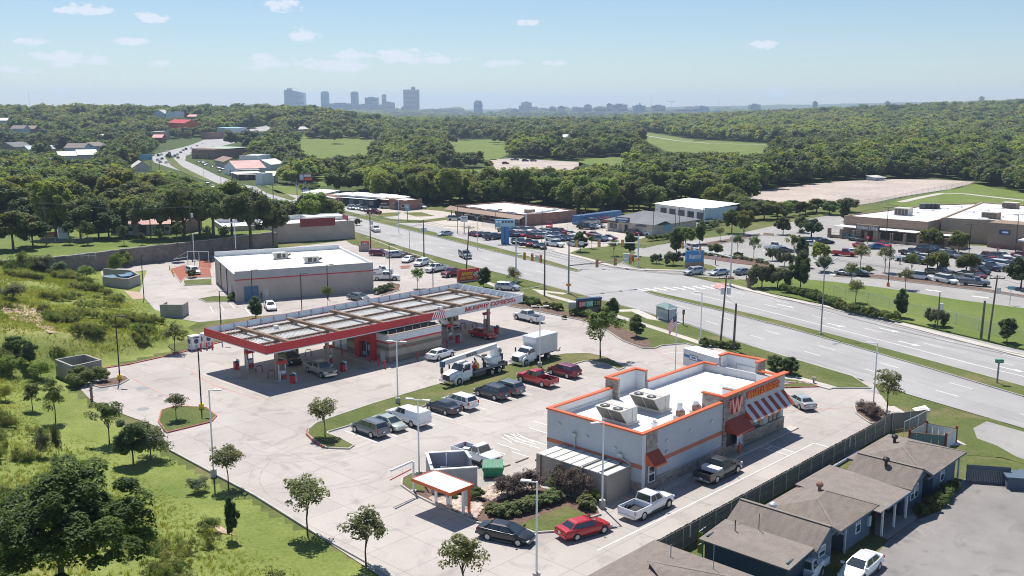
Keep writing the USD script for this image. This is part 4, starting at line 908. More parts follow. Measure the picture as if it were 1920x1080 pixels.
for i in range(12):
    x0 = 89.3+w*i; part(sa,'stripe',MB().quad((x0,51.1,4.47),(x0,49.75,3.22),(x0+w,49.75,3.22),(x0+w,51.1,4.47)),'awning_white' if i % 2 == 0 else 'awning_orange')
    part(sa,'valance',MB().add([(x0,49.74,3.22),(x0+w,49.74,3.22),(x0+w,49.74,3.06),(x0+w*.5,49.74,2.95),(x0,49.74,3.06)],[(0,3,2),(0,2,1),(0,4,3)]),'sign_orange' if i % 2 else 'awning_white')
for x in (89.3,98.1): part(sa,'awning_end',MB().add([(x,51.1,4.47),(x,49.75,3.2),(x,51.1,3.2)],[(0,1,2)]),'orange')
for x0,x1,z0,z1 in ((90.6,91.6,1.4,2.9),(91.7,92.7,1.4,2.9),(92.8,93.8,1.4,2.9),(94.9,95.7,1.4,2.9),(95.8,96.6,1.4,2.9),(96.7,97.5,1.4,2.9)):
    wf = part(B,'window',BX(x0,51.04,z0,x1,51.1,z1),'dark_grey'); part(wf,'pane',BX(x0+.06,51.02,z0+.06,x1-.06,51.04,z1-.06),'window_glass')
dw = part(B,'window',BX(85.7,50.69,1.0,88.2,50.75,2.75),'black_metal','drive-through pay window')
part(dw,'pane',BX(86.9,50.2,1.1,87.9,50.26,2.4).box(87.9,50.2,1.1,87.94,50.69,2.4),'window_pale'); part(dw,'frame',BX(86.86,50.17,1.04,88.0,50.2,1.12).box(86.86,50.17,2.38,88.0,50.2,2.46).box(86.8,50.17,1.04,86.88,50.2,2.46).box(87.38,50.17,1.1,87.44,50.2,2.4),'white')
pw = part(B,'window',BX(72.0,50.72,1.0,73.0,50.8,2.65),'white','narrow pick-up window under the corner awning'); part(pw,'pane',BX(72.1,50.70,1.1,72.9,50.72,1.75),'window_glass'); part(pw,'pane',BX(72.1,50.70,1.9,72.9,50.72,2.55),'window_glass')
text_on(B,'lettering','WHATABURGER',.80,(89.75,51.0,5.15),(1,0),'sign_orange',.14,True,6.9)
lg = part(B,'logo',BX(86.0,50.66,5.0,86.05,50.75,5.1),'dark_red')
text_on(B,'logo_letter','W',1.55,(86.05,50.62,4.45),(1,0),'sign_pink',.12,True,2.0)
text_on(B,'logo_shadow','W',1.62,(85.97,50.74,4.40),(1,0),'red',.09,True,2.15)
for s in (-1,1):
    for i in range(5): part(B,'logo_bar',BX(87.03+s*1.12-.17,50.55,5.12+i*.18,87.03+s*1.12+.17,50.72,5.22+i*.18),'sign_pink')
for y,z in ((60.9,4.7),(57.4,4.2),(54.0,3.9)): part(B,'wall_lamp',CB((fx-.08,y,z),(.18,.28,.14)),'galv')
for x,z in ((75.0,4.4),(79.0,4.4),(82.8,4.4),(75.0,3.3)): part(B,'wall_lamp',CB((x,fy-.08,z),(.3,.16,.2)),'galv')
for y0,z0 in ((58.9,3.9),(53.3,3.2)):
    part(B,'scupper_box',BX(fx-.3,y0-.25,z0,fx,y0+.25,z0+.35),'hvac'); part(B,'downpipe',BM((fx-.12,y0,z0),(fx-.12,y0-(.0 if y0 > 55 else 1.2),2.75),.12,.12),'hvac')
part(B,'parapet_pipe',TB([(fx+.35,51.9+0,5.15),(fx+.35,61.9,5.15)],.02,4).tube([(72.0,62.2,5.15),(81.0,62.2,5.15)],.02,4).tube([(99.45,55.6,5.9),(99.45,58.0,5.9),(99.45,58.0,5.4)],.025,4),'mid_grey')
# roof plant
def hvac_unit(x,label):
    t = thing('rooftop_unit',label,'rooftop unit',(x,55.4,4.76))
    part(t,'base',BX(1.15,-.05,0,3.1,3.25,.25),'hvac')
    prof = [(0,1.75),(2.75,1.75),(2.75,.25),(1.15,.25)]
    part(t,'casing',MB().loft([[(a,y,b) for a,b in prof] for y in (0,3.2)]),'hvac')
    for y0 in (.12,1.66):
        part(t,'coil',MB().quad((.07,y0,1.64),(1.08,y0,.34),(1.08,y0+1.42,.34),(.07,y0+1.42,1.64)).moved(-.025,0,-.02),'coil')
    for y in (.8,2.4):
        f = part(t,'fan',CY(.62,y,1.74,1.83,.5,20),'dark_grey'); part(f,'fan_guard',CY(.62,y,1.83,1.85,.16,10),'galv')
        part(f,'fan_blade',CB((.62,y,1.84),(.9,.12,.015),.5).cbox((.62,y,1.842),(.9,.12,.015),2.0),'coil')
    part(t,'seam',BX(1.25,0,1.75,1.3,3.2,1.78).box(2.745,1.0,.3,2.765,1.04,1.7).box(1.9,-.015,.3,1.94,0,1.7),'mid_grey')
    return t
hvac_unit(73.7,'cream rooftop unit with two sloping dark coils nearest the corner of the restaurant roof'); hvac_unit(79.3,'cream rooftop unit with two sloping dark coils nearer the middle of the restaurant roof')
def fan_stack(x,y,label,h=1.5):
    t = thing('exhaust_fan',label,'exhaust fan',(x,y,4.76))
    part(t,'curb',BX(-.4,-.4,0,.4,.4,.4),'hvac'); part(t,'housing',BX(-.3,-.5,.4,.3,.15,.95),'wall_brick'); part(t,'scroll',TB([(.35,.1,.55),(.62,.1,.55)],.48,16),'mid_grey'); part(t,'stack',CY(0,-.1,.95,h+.25,.27,14),'galv')
    part(t,'grease_tray',BX(-.9,-.9,.02,.6,-.5,.12),'roof_teal'); return t
fan_stack(80.3,53.1,'tall exhaust fan with silver stack and brown housing beside the low front parapet'); fan_stack(82.9,52.9,'smaller exhaust fan on the restaurant roof, nearest the stone tower',1.15)
t = thing('roof_vent','short round white roof vent in front of the rooftop units','roof vent',(76.6,53.4,4.76)); part(t,'stem',CY(0,0,0,.35,.3,12),'roof_white'); part(t,'collar',CY(0,0,.35,.48,.36,12),'galv'); part(t,'dome',CY(0,0,.48,.8,.2,12,.16),'roof_white')
t = thing('roof_pipe','small dark vent pipe on the white restaurant roof beside the farther rooftop unit','pipe',(82.6,56.2,4.76)); part(t,'pipe',CY(0,0,0,.8,.06,8),'dark_grey'); part(t,'flashing',CY(0,0,0,.05,.2,10),'roof_white')
t = thing('gas_pipe','bent dark pipe lying on the white roof behind the low parapet','pipe',(84.2,53.0,4.76)); part(t,'pipe',TB([(0,0,.15),(.5,.3,.25),(1.0,.1,.1)],.05,6),'black_metal'); part(t,'block',CB((.1,0,.06),(.3,.25,.12)),'roof_white')
# walk-in cooler against the end wall
t = thing('cooler_room','flat-roofed tan cooler room built against the end wall of the burger restaurant','cooler')
part(t,'wall',BX(67.5,52.1,0,71.05,60.6,2.62),'panel_tan'); part(t,'end_fin',BX(67.3,60.1,0,67.5,60.6,2.7),'panel_tan')
for i in range(8): part(t,'roof_panel',BX(67.42,52.02+i*1.075,2.62,71.05,52.02+i*1.075+1.06,2.70),'metal_roof')
for i in range(1,8): part(t,'roof_seam',BX(67.42,52.0+i*1.075,2.70,71.0,52.04+i*1.075,2.75),'mid_grey')
part(t,'pipe',BM((67.4,54.9,2.78),(71.0,54.9,2.78),.08,.08).beam((67.45,54.9,2.1),(67.45,54.9,2.78),.06,.06).beam((67.6,52.9,2.8),(70.8,52.9,2.8),.1,.1).beam((67.45,57.4,2.76),(67.45,57.4,2.3),.05,.05),'coil')
part(t,'hinge',BX(67.3,60.6,1.0,67.5,60.75,1.15).box(67.3,60.6,1.9,67.5,60.75,2.05).box(68.2,60.6,2.3,69.0,60.72,2.5),'dark_grey')
# small things along the drive-through lane
for x,y,l in ((1362.5,853,'orange bollard under the pay window awning, nearest the black pickup'),(1386,850.5,'orange bollard at the foot of the glass screen beside the pay window')):
    p = P(x,y,.0); t = thing('bollard',l,'bollard',p); part(t,'post',CY(0,0,0,1.15,.13,12),'orange'); part(t,'top',CY(0,0,1.15,1.22,.13,12,.07),'orange')
t = thing('screen_panel','low framed glass screen standing past the pay window','screen',P(1388,833)); part(t,'frame',BX(0,-.03,.15,.06,.03,1.35).box(2.4,-.03,.1,2.46,.03,1.35).box(0,-.03,1.35,2.46,.03,1.42),'white'); part(t,'pane',BX(.06,-.01,.3,2.4,.01,1.35),'window_pale')
for i,(a,b,l) in enumerate((((967,868),(990,859),'low concrete wheel stop nearest the cooler room'),((944,876),(956,872),'low wheel stop behind the green dumpster'))):
    t = solo('wheel_stop',BM((*P(*a)[:2],.07),(*P(*b)[:2],.07),.16,.14),'panel_tan',l,'wheel stop')

# ------------------------------------------------------------------ drive-through order canopy and height bar
t = thing('order_canopy','flat white order canopy with orange edge over the drive-through lane','canopy')
cx0,cx1,cy0,cy1,cz = 54.35,57.25,58.9,64.0,2.95
part(t,'roof',BX(cx0+.06,cy0+.06,cz-.16,cx1-.06,cy1-.06,cz-.06),'roof_white')
for i in range(12): part(t,'roof_rib',BX(cx0+.1,cy0+.25+i*.42,cz-.06,cx1-.1,cy0+.31+i*.42,cz-.03),'white_soft')
part(t,'fascia',BX(cx0,cy0,cz-.3,cx1,cy0+.06,cz),'orange'); part(t,'fascia',BX(cx0,cy1-.06,cz-.3,cx1,cy1,cz),'orange'); part(t,'fascia',BX(cx0,cy0+.06,cz-.3,cx0+.06,cy1-.06,cz),'orange'); part(t,'fascia',BX(cx1-.06,cy0+.06,cz-.3,cx1,cy1-.06,cz),'orange')
for y in (59.6,63.2): part(t,'post',BX(56.5,y-.09,0,56.7,y+.09,cz-.18),'white'); part(t,'base_plate',BX(56.35,y-.25,.12,56.85,y+.25,.2),'kerb')
part(t,'post',BX(56.9,59.2,0,57.1,59.4,cz-.3),'orange','orange-faced sign post'); part(t,'menu_panel',BX(56.72,59.35,.9,56.9,59.95,2.5),'white_soft')
t = thing('speaker_post','round-topped white speaker post beside the order canopy','speaker post',(57.0,61.9,0)); part(t,'post',BX(-.12,-.25,0,.12,.25,1.35),'white'); part(t,'cap',TB([(-.12,0,1.35),(.12,0,1.35)],.25,14),'white'); part(t,'speaker',BX(-.13,-.12,.95,-.12,.12,1.2),'mid_grey')
t = thing('height_bar','white clearance bar with a red hanging rod before the order canopy','height bar')
pb = P(776,923); pz = 3.05; e = P(727,878,2.95)
part(t,'post',CY(pb[0],pb[1],0,pz,.1,12),'white'); part(t,'arm',BM((pb[0],pb[1]+.1,pz),(pb[0]-3.0,pb[1]-.35,pz),.14,.16),'white'); part(t,'base_plate',CY(pb[0],pb[1],.1,.2,.3,12),'kerb')
part(t,'hanging_bar',TB([(pb[0]-.3,pb[1],2.35),(pb[0]-3.1,pb[1]-.37,2.2)],.055,8),'red_fascia')
for f in (.12,.5,.95): part(t,'chain',TB([(pb[0]-3*f,pb[1]-.35*f,pz),(pb[0]-3*f,pb[1]-.35*f,2.3)],.012,4),'galv')
# dumpster pen of the restaurant
t = thing('dumpster_enclosure','three-sided grey walled dumpster pen beside the order canopy','enclosure')
e0,e1,e2,e3 = np.array([61.32,62.65]),np.array([57.9,65.1]),np.array([60.6,68.9]),np.array([63.6,66.6])
for a,b,h in ((e0,e1,2.4),(e1,e2,2.4),(e2,e2+(e3-e2)*.98,2.4),(e3,e3*.55+e0*.45,2.4)):
    d = (b-a)/np.linalg.norm(b-a); nrm = np.array([-d[1],d[0]])*.1
    part(t,'wall',MB().prism([a-nrm,b-nrm,b+nrm,a+nrm],0,h),'enclosure'); part(t,'coping',MB().prism([a-nrm*1.5,b-nrm*1.5,b+nrm*1.5,a+nrm*1.5],h,h+.09),'parapet_white')
part(t,'gate_post',CY(61.6,67.2,0,2.5,.06,8),'white')
def dumpster(x,y,rz,m,label,lid):
    t = thing('dumpster',label,'dumpster',(x,y,.0),rz)
    part(t,'body',MB().loft([[(-.9,-.62,.15),(.9,-.62,.15),(.9,.62,.15),(-.9,.62,.15)],[(-1.0,-.85,1.1),(1.0,-.85,1.1),(1.0,.8,1.35),(-1.0,.8,1.35)]]),m)
    part(t,'rim',BM((-1.02,-.87,1.1),(1.02,-.87,1.1),.08,.1).beam((-1.02,.82,1.35),(1.02,.82,1.35),.08,.1),m)
    for s in (-1,1):
        part(t,'lid',MB().quad((s*.02,-.86,1.18),(s*1.0,-.86,1.18),(s*1.0,.8,1.43),(s*.02,.8,1.43)) if s > 0 else MB().quad((-1.0,-.86,1.18),(-.02,-.86,1.18),(-.02,.8,1.43),(-1.0,.8,1.43)),lid)
        part(t,'lift_sleeve',BX(s*1.0-.06,-.5,.75,s*1.0+.06,.5,.92),m)
    for s in (-1,1):
        for i in range(4): part(t,'lid_rib',BM((s*(.15+.22*i),-.84,1.22),(s*(.15+.22*i),.78,1.46),.03,.03),'mid_grey')
    for s in (-.7,.7):
        for q in (-.45,.45): part(t,'caster',TB([(s-.04,q,.1),(s+.04,q,.1)],.1,8),'black_metal')
    return t
dumpster(60.9,66.0,.85,'dumpster_blue','blue dumpster with ribbed grey lid standing inside the grey pen','mid_grey')
gd = P(923,896); dumpster(gd[0]+.4,gd[1]+.3,-.78,'dumpster_green','bright green dumpster standing in the open beside the grey pen','dumpster_green')

# ------------------------------------------------------------------ fuel station
C = thing('fuel_canopy','long fuel station canopy with red and white fascia and an open beamed top','canopy')
X0,X1,Y0,Y1,ZB,ZT = 66.5,114.3,106.0,121.3,4.68,5.8
part(C,'deck',BX(X0+.1,Y0+.1,4.70,X1-.1,Y1-.1,4.76),'deck_white')
rb = MB()
for x in np.arange(X0+.5,X1-.3,.42): rb.box(x,Y0+.2,4.76,x+.14,Y1-.6,4.90)
part(C,'deck_rib',rb,'deck_white',kind='stuff')
for x0,x1,m in ((X0,78.7,'red_fascia'),(78.7,88.0,'red_fascia'),(88.0,97.3,'red_fascia'),(97.3,106.0,'white_soft'),(106.0,X1,'white_soft')):
    part(C,'fascia',BX(x0+.004,Y0,ZB+.06,x1-.004,Y0+.08,ZT),m)
for y0,y1 in ((Y0+.09,111.2),(111.2,116.3),(116.3,Y1-.09)): part(C,'fascia',BX(X0,y0+.004,ZB+.06,X0+.08,y1-.004,ZT),'red_fascia'); part(C,'fascia',BX(X1-.08,y0+.004,ZB+.06,X1,y1-.004,ZT),'white_soft')
for k in range(5): part(C,'fascia',BX(X0+k*9.56+.004,Y1-.08,ZB+.06,X0+(k+1)*9.56-.004,Y1,ZT),'red_fascia')
part(C,'soffit_trim',BX(X0-.03,Y0-.03,ZB-.06,X1+.03,Y0+.1,ZB+.05).box(X0-.03,Y0+.1,ZB-.06,X0+.1,Y1+.03,ZB+.05).box(X1-.1,Y0+.1,ZB-.06,X1+.03,Y1+.03,ZB+.05),'white_soft')
for i in range(22):
    x0 = X0+.25+i*2.16
    if x0+2.1 > X1: break
    q = part(C,'fascia_back',BX(x0,Y1-.12,4.9,x0+2.12,Y1-.085,ZT-.03),'fascia_back')
    part(q,'brace',BM((x0,Y1-.15,ZT-.1),(x0,Y1-.85,4.95),.05,.05).box(x0-.03,Y1-.18,4.9,x0+.03,Y1-.12,ZT-.05),'mid_grey')
for i in range(9):
    y0 = Y0+.3+i*1.66
    q = part(C,'fascia_back',BX(X1-.12,y0,4.9,X1-.085,y0+1.62,ZT-.03),'fascia_back')
    part(q,'brace',BM((X1-.15,y0,ZT-.1),(X1-.95,y0,4.95),.06,.06),'white_soft')
    q = part(C,'fascia_back',BX(X0+.085,y0,4.9,X0+.12,y0+1.62,ZT-.03),'fascia_back')
for y in (109.7,113.9,118.2): part(C,'purlin',BX(X0+.9,y-.11,4.98,X1-1.0,y+.11,5.26),'rust_beam')
for x in (70.6,78.7,86.3,94.1,102.3,110.4):
    part(C,'beam',BX(x-.19,106.6,5.26,x+.19,119.4,5.62).box(x-.26,106.6,5.62,x+.26,119.4,5.66),'rust_beam')
for x in (70.5,78.7,102.3,110.4):
    for y in (110.0,117.4): part(C,'column',BX(x-.2,y-.2,0,x+.2,y+.2,5.24),'tan_column')
part(C,'drain',BX(75.0,116.9,4.9,75.6,117.4,5.35).box(99.4,109.5,4.9,100.0,110.0,5.5),'white_soft')
for i in range(6):
    x = 94.6+i*.44; part(C,'stripe',MB().add([(x,Y0-.012,ZB+.08),(x+.22,Y0-.012,ZB+.08),(x+.72,Y0-.012,ZT-.02),(x+.5,Y0-.012,ZT-.02)],[(0,1,2,3)]),'white')
text_on(C,'lettering','MURPHY EXPRESS',.62,(101.3,Y0-.01,ZB+.27),(1,0),'red',.05,True,10.6,slant=.18)
star = [(113.0+.26*(1 if k % 2 == 0 else .42)*math.sin(k*math.pi/5),.26*(1 if k % 2 == 0 else .42)*math.cos(k*math.pi/5)) for k in range(10)]
sm_ = trimesh.creation.extrude_polygon(Polygon(star),.04,engine='earcut'); part(C,'star',MB().add([(v[0]-1.0+.35,Y0-.02-v[2],5.12+v[1]) for v in sm_.vertices],sm_.faces),'red')
def fuel_pump(x,y,label):
    t = thing('fuel_pump',label,'fuel pump',(x,y,0),0,'fuel pumps under the canopy' if label is None else None)
    part(t,'plinth',BX(-.75,-.55,0,.75,.55,.14),'kerb'); part(t,'cabinet',BX(-.42,-.3,.14,.42,.3,1.55),'mid_grey'); part(t,'door_panel',BX(-.40,-.32,.35,.40,-.3,.85),'red').GetPath()
    part(t,'display',BX(-.34,-.32,1.05,.34,-.3,1.45),'white_soft'); part(t,'display',BX(-.34,.3,1.05,.34,.32,1.45),'white_soft'); part(t,'door_panel',BX(-.40,.3,.35,.40,.32,.85),'red')
    part(t,'end_panel',BX(-.46,-.28,.2,-.42,.28,1.5),'white_soft')
    for s in (-1,1): part(t,'topper_post',BX(s*.5-.05,-.06,.14,s*.5+.05,.06,2.5),'steel')
    part(t,'topper',BX(-.68,-.26,2.35,.68,.26,2.72),'red'); part(t,'hose',TB([(.44,.2,1.5),(.6,.25,.9),(.62,.25,.4),(.5,.22,.95)],.03,5),'black_metal')
    return t
for x,y,l in ((70.4,116.4,'fuel pump with a red topper at the back left corner of the canopy'),(70.3,108.4,'fuel pump with a red topper at the front left corner of the canopy'),(79.6,110.9,'fuel pump in front of the silver pickup under the canopy'),
                (77.6,117.2,'fuel pump beside the black suv under the canopy'),(100.6,108.7,'fuel pump between the shop and the red car'),(110.9,110.9,'fuel pump behind the red car at the right end of the canopy'),(102.4,116.5,'fuel pump beside the white van at the back of the canopy')):
    fuel_pump(x,y,l)
def pump_stand(x,y,label):
    t = thing('windscreen_stand',label,'service stand',(x,y,0)); part(t,'bin',BX(-.35,-.3,0,.1,.3,1.0),'red'); part(t,'bin_lid',BX(-.38,-.33,1.0,.13,.33,1.1),'black_metal')
    part(t,'sign_board',BX(.16,-.36,.25,.24,.36,1.4),'white'); part(t,'poster',BX(.12,-.3,.5,.16,.3,1.2),'sign_navy'); part(t,'poster',BX(.18,-.38,.55,.22,-.36,.8).box(.17,-.375,.9,.23,-.36,1.2),'sign_lblue')
    part(t,'leg',BX(.16,-.34,0,.24,-.26,.25).box(.16,.26,0,.24,.34,.25),'mid_grey')
for x,y,l in ((70.7,106.5,'red bin and white price board in front of the front left pump'),(78.8,106.5,'red bin and white price board in front of the silver pickup'),(100.9,107.0,'red bin and white price board between the shop and the red car'),
                (109.3,107.0,'red bin and white price board in front of the red car'),(69.3,118.0,'dark red bin and board at the back left pump')): pump_stand(x,y,l)
def hoop(x,y,label):
    t = thing('pump_guard',label,'guard hoop',(*P(x,y)[:2],0)); part(t,'hoop',TB([(-.5,0,0),(-.5,0,.75),(-.35,0,1.0),(.35,0,1.0),(.5,0,.75),(.5,0,0)],.06,8),'dark_red'); part(t,'base_plate',BX(-.6,-.1,0,-.4,.1,.03).box(.4,-.1,0,.6,.1,.03),'mid_grey')
for x,y,l in ((486,699,'dark red guard hoop in front of the back left column'),(509,708,'dark red guard hoop beside the front left column'),(578,668,'dark red guard hoop behind the silver pickup'),(868,617,'dark red guard hoop left of the red car pump'),(890,618,'dark red guard hoop behind the red car')): hoop(x,y,l)
for i,(x,y,l) in enumerate(((782,675,'red bollard against the long front wall of the fuel shop'),(722,691,'red bollard nearest the front corner of the fuel shop'),(710,686,'middle red bollard of the three by the shop door'),(693,681,'red bollard in front of the shop doorway'),
        (838,652,'red bollard at the right end of the fuel shop'),(641.5,667,'red bollard left of the shop window'),(388,656,'left red bollard before the ice lockers'),(398.5,655,'right red bollard before the ice lockers'),(377,658,'red bollard at the left end of the ice lockers'))):
    t = thing('bollard',l,'bollard',(*P(x,y)[:2],0)); part(t,'post',CY(0,0,0,1.1,.11,12),'red'); part(t,'cap',CY(0,0,1.1,1.17,.11,12,.05),'red')
S = thing('fuel_shop','small tan block shop with red doorway under the fuel canopy','shop')
sx0,sx1,sy0,sy1 = 85.4,95.4,104.75,118.0
part(S,'wall',BX(sx0,sy0,0,sx1,sy1,1.0),'brown_block'); part(S,'wall',BX(sx0+.02,sy0+.02,1.0,sx1-.02,sy1-.02,1.9),'tan_block'); part(S,'wall',BX(sx0+.02,sy0+.02,1.9,sx1-.02,sy1-.02,2.45),'brown_block'); part(S,'wall',BX(sx0+.02,sy0+.02,2.45,sx1-.02,sy1-.02,2.9),'tan_block')
part(S,'band',BX(sx0-.03,sy0-.03,2.9,sx1+.03,sy1,3.12),'red_fascia'); part(S,'parapet',BX(sx0,sy0,3.12,sx1,sy0+.25,4.1).box(sx0,sy0+.25,3.12,sx0+.25,sy1,4.1).box(sx1-.25,sy0+.25,3.12,sx1,sy1,4.1),'white_soft')
part(S,'coping',BX(sx0-.05,sy0-.05,4.1,sx1+.05,sy0+.3,4.18).box(sx0-.05,sy0+.3,4.1,sx0+.3,sy1,4.18).box(sx1-.3,sy0+.3,4.1,sx1+.05,sy1,4.18),'tan_column'); part(S,'roof',BX(sx0+.25,sy0+.25,3.2,sx1-.25,sy1,3.35),'mid_grey')
for i in range(6): part(S,'plant_screen',BX(sx0+.7+i*1.5,sy0+.9,3.35,sx0+2.1+i*1.5,sy0+1.0,4.5),'black_metal'); part(S,'screen_post',BX(sx0+.62+i*1.5,sy0+.86,3.35,sx0+.7+i*1.5,sy0+1.04,4.55),'galv')
d_ = part(S,'doorway',BX(sx0-.5,107.5,0,sx0,108.4,4.0).box(sx0-.5,110.9,0,sx0,111.9,4.0).box(sx0-.5,108.4,2.6,sx0,110.9,4.0),'red_fascia')
for y in (108.5,109.7): p_ = part(d_,'door',BX(sx0-.1,y,.02,sx0-.02,y+1.1,2.55),'galv'); part(d_,'pane',BX(sx0-.12,y+.08,.15,sx0-.1,y+1.02,2.45),'window_glass')
part(d_,'poster',BX(sx0-.13,108.7,1.3,sx0-.12,109.3,2.2).box(sx0-.13,109.9,.5,sx0-.12,110.5,1.0),'sign_lblue')
for y in (114.3,116.0): w_ = part(S,'window',BX(sx0-.04,y,.5,sx0,y+1.3,2.6),'galv'); part(w_,'pane',BX(sx0-.06,y+.07,.57,sx0-.04,y+1.23,2.53),'window_pale')
part(S,'wall_sign',BX(92.2,sy0-.05,2.1,92.8,sy0,2.3),'sign_green'); part(S,'wall_lamp',BX(88.0,sy0-.15,2.2,88.4,sy0,2.35).box(90.0,sy0-.12,2.0,90.2,sy0,2.15),'red')
part(S,'utility_box',BX(sx0-.06,105.6,.1,sx0,106.6,1.7),'hvac'); part(S,'walk',BX(sx0-1.6,103.7,0,sx1+.6,sy0,.12).box(sx0-1.6,sy0,0,sx0,118,.12),'side_concrete')
# vending lockers on the left kerb
for x,y,l in ((365,655,'left of two tall pale lockers with round dark emblems on the kerb beside the canopy'),(388,650,'right of two tall pale lockers with round dark emblems, next to the canopy corner')):
    t = thing('ice_locker',l,'vending locker',(*P(x,y)[:2],0),0); part(t,'cabinet',BX(-.8,-.6,.1,.8,.6,2.15),'white_soft'); part(t,'door',BX(-.82,-.5,.2,-.8,.5,2.05),'white'); part(t,'front_panel',BX(-.7,-.62,.2,.7,-.6,2.05),'white')
    for z,r,m in ((1.35,.38,'sign_navy'),(.6,.22,'sign_lblue')): part(t,'emblem',TB([(-.84,0,z),(-.82,0,z)],r,16).tube([(0,-.64,z),(0,-.62,z)],r,16),m)
    part(t,'lettering',BX(-.5,-.64,1.8,.5,-.62,1.98),'sign_navy')
# dumpster pen on the grass edge, low pen at the far end
def pen(name,label,corners,h,m):
    t = thing(name,label,'enclosure'); c = [np.array(q) for q in corners]; ctr = sum(c)/len(c)
    for i in range(len(c)):
        a,b = c[i],c[(i+1) % len(c)]; d = (b-a)/np.linalg.norm(b-a); n = np.array([-d[1],d[0]]); n = n*(.2 if n@(ctr-a) > 0 else -.2)
        a2,b2 = a,b
        part(t,'wall',MB().prism([a2,b2-d*.2,b2+n-d*.2,a2+n],-.5,h),m); part(t,'coping',MB().prism([a2-n*.15,b2-n*.15-d*.2,b2+n*1.15-d*.2,a2+n*1.15],h,h+.1),'wall_cap')
    return t
pen('dumpster_enclosure','open-topped brown walled pen on the grass left of the fuel forecourt',[P(x,y,2.2)[:2] for x,y in ((103,675),(135,688),(190,676),(160,665))],2.2,'pen_block')
q1,q2,q3 = P(301,596)[:2],P(343,596)[:2],P(342,590)[:2]
t = thing('shop_dumpster_pen','low grey pen standing alone on the grass edge behind the parts shop','enclosure',(*((q1+q2)/2),0),math.atan2(*(q2-q1)[::-1]))
L_ = np.linalg.norm(q2-q1)/2
part(t,'wall',BX(-L_,0,0,L_,.2,2.2).box(-L_,.2,0,-L_+.2,3.2,2.2).box(L_-.2,.2,0,L_,3.2,2.2),'pen_block'); part(t,'coping',BX(-L_-.05,-.05,2.2,L_+.05,.25,2.3),'wall_cap')
t = thing('retention_pen','low walled pen with dark blue covered bins beside the end of the retaining wall','enclosure')
c_ = [P(195,537)[:2],P(241,541)[:2],P(262,533)[:2],P(246,524)[:2],P(196,521)[:2]]
for i in range(4):
    a,b = c_[i],c_[i+1]; part(t,'wall',MB().prism(LineString([a,b]).buffer(.14,cap_style='square'),-.3,1.9-(.003*i)),'pen_block'); part(t,'coping',MB().prism(LineString([a,b]).buffer(.2,cap_style='flat'),1.9,2.0-.002*i),'wall_cap')
m_ = sum(c_)/5
for k,(dx,dy) in enumerate(((-2,.5),(.6,-.3),(2.6,.6))): solo('covered_bin',MB().loft([[(m_[0]+dx-1,m_[1]+dy-.8,0),(m_[0]+dx+1,m_[1]+dy-.8,0),(m_[0]+dx+1,m_[1]+dy+.8,0),(m_[0]+dx-1,m_[1]+dy+.8,0)],[(m_[0]+dx-1.1,m_[1]+dy-.9,1.6),(m_[0]+dx+1.1,m_[1]+dy-.9,1.5),(m_[0]+dx+1.1,m_[1]+dy+.9,1.75),(m_[0]+dx-1.1,m_[1]+dy+.9,1.8)]]),'tarp_blue','dark blue covered bin inside the low pen by the retaining wall','bin','covered bins in the low pen')
t = thing('pallet_stack','weathered grey timber frame standing at the edge of the brush','frame',(*P(174,752)[:2],0),.8)
for k in range(3): part(t,'upright',CB((-.5+.5*k,.1*k,1.0),(.12,.1,2.0+.2*k)),'old_wood')
part(t,'crosspiece',CB((0,.1,1.5),(1.2,.08,.1)),'old_wood'); part(t,'crosspiece',CB((0,.1,.4),(1.2,.08,.1)),'red')

# ------------------------------------------------------------------ parts shop and the restaurant behind it
ao = np.array([94.6,160.1]); ar = math.radians(-21.5); AL,AD,AH = 26.4,24.2,5.7
A = thing('parts_shop','long flat-roofed tan parts shop with grey top band and thin red stripe','shop',(*ao,0),ar)
part(A,'wall',BX(0,0,0,AL,.3,4.0),'store_block'); part(A,'wall',BX(0,.3,0,.3,AD,5.2),'store_block'); part(A,'wall',BX(AL-.3,.3,0,AL,AD,4.0),'store_block'); part(A,'wall',BX(.3,AD-.3,0,AL-.3,AD,4.9),'store_block')
part(A,'parapet',BX(0,0,4.2,AL,.3,AH),'store_band'); part(A,'parapet',BX(AL-.3,.3,4.2,AL,AD,AH),'parapet_white'); part(A,'parapet',BX(0,AD-.3,4.9,AL-.3,AD,AH+.5),'parapet_white')
part(A,'band',BX(-.03,-.03,4.0,AL+.03,.33,4.2).box(AL-.33,.33,4.0,AL+.03,AD+.03,4.2),'red_fascia'); part(A,'roof',BX(.2,.3,5.0,AL-.3,AD-.3,5.21),'roof_cream'); part(A,'eaves_trim',BX(-.15,.3,5.1,.2,AD,5.25),'parapet_white')
part(A,'roller_door',BX(1.6,-.06,0,4.1,0,2.75),'tarp_blue').GetPath(); part(A,'door_frame',BX(1.5,-.08,0,1.6,0,2.85).box(4.1,-.08,0,4.2,0,2.85).box(1.6,-.08,2.75,4.1,0,2.85),'mid_grey')
part(A,'door',BX(5.0,-.05,0,6.0,0,2.15),'hvac'); part(A,'downpipe',BX(-.15,9.0,0,0,9.15,5.1).box(-.15,16.5,0,0,16.65,5.1),'dark_grey'); part(A,'roof_ladder',BX(.5,2.0,5.2,.56,2.06,6.3).box(.5,2.8,5.2,.56,2.86,6.3).box(.5,2.0,6.24,.56,2.86,6.3),'white')
part(A,'meter_box',BX(-.25,3.5,.8,0,4.3,2.2),'hvac')
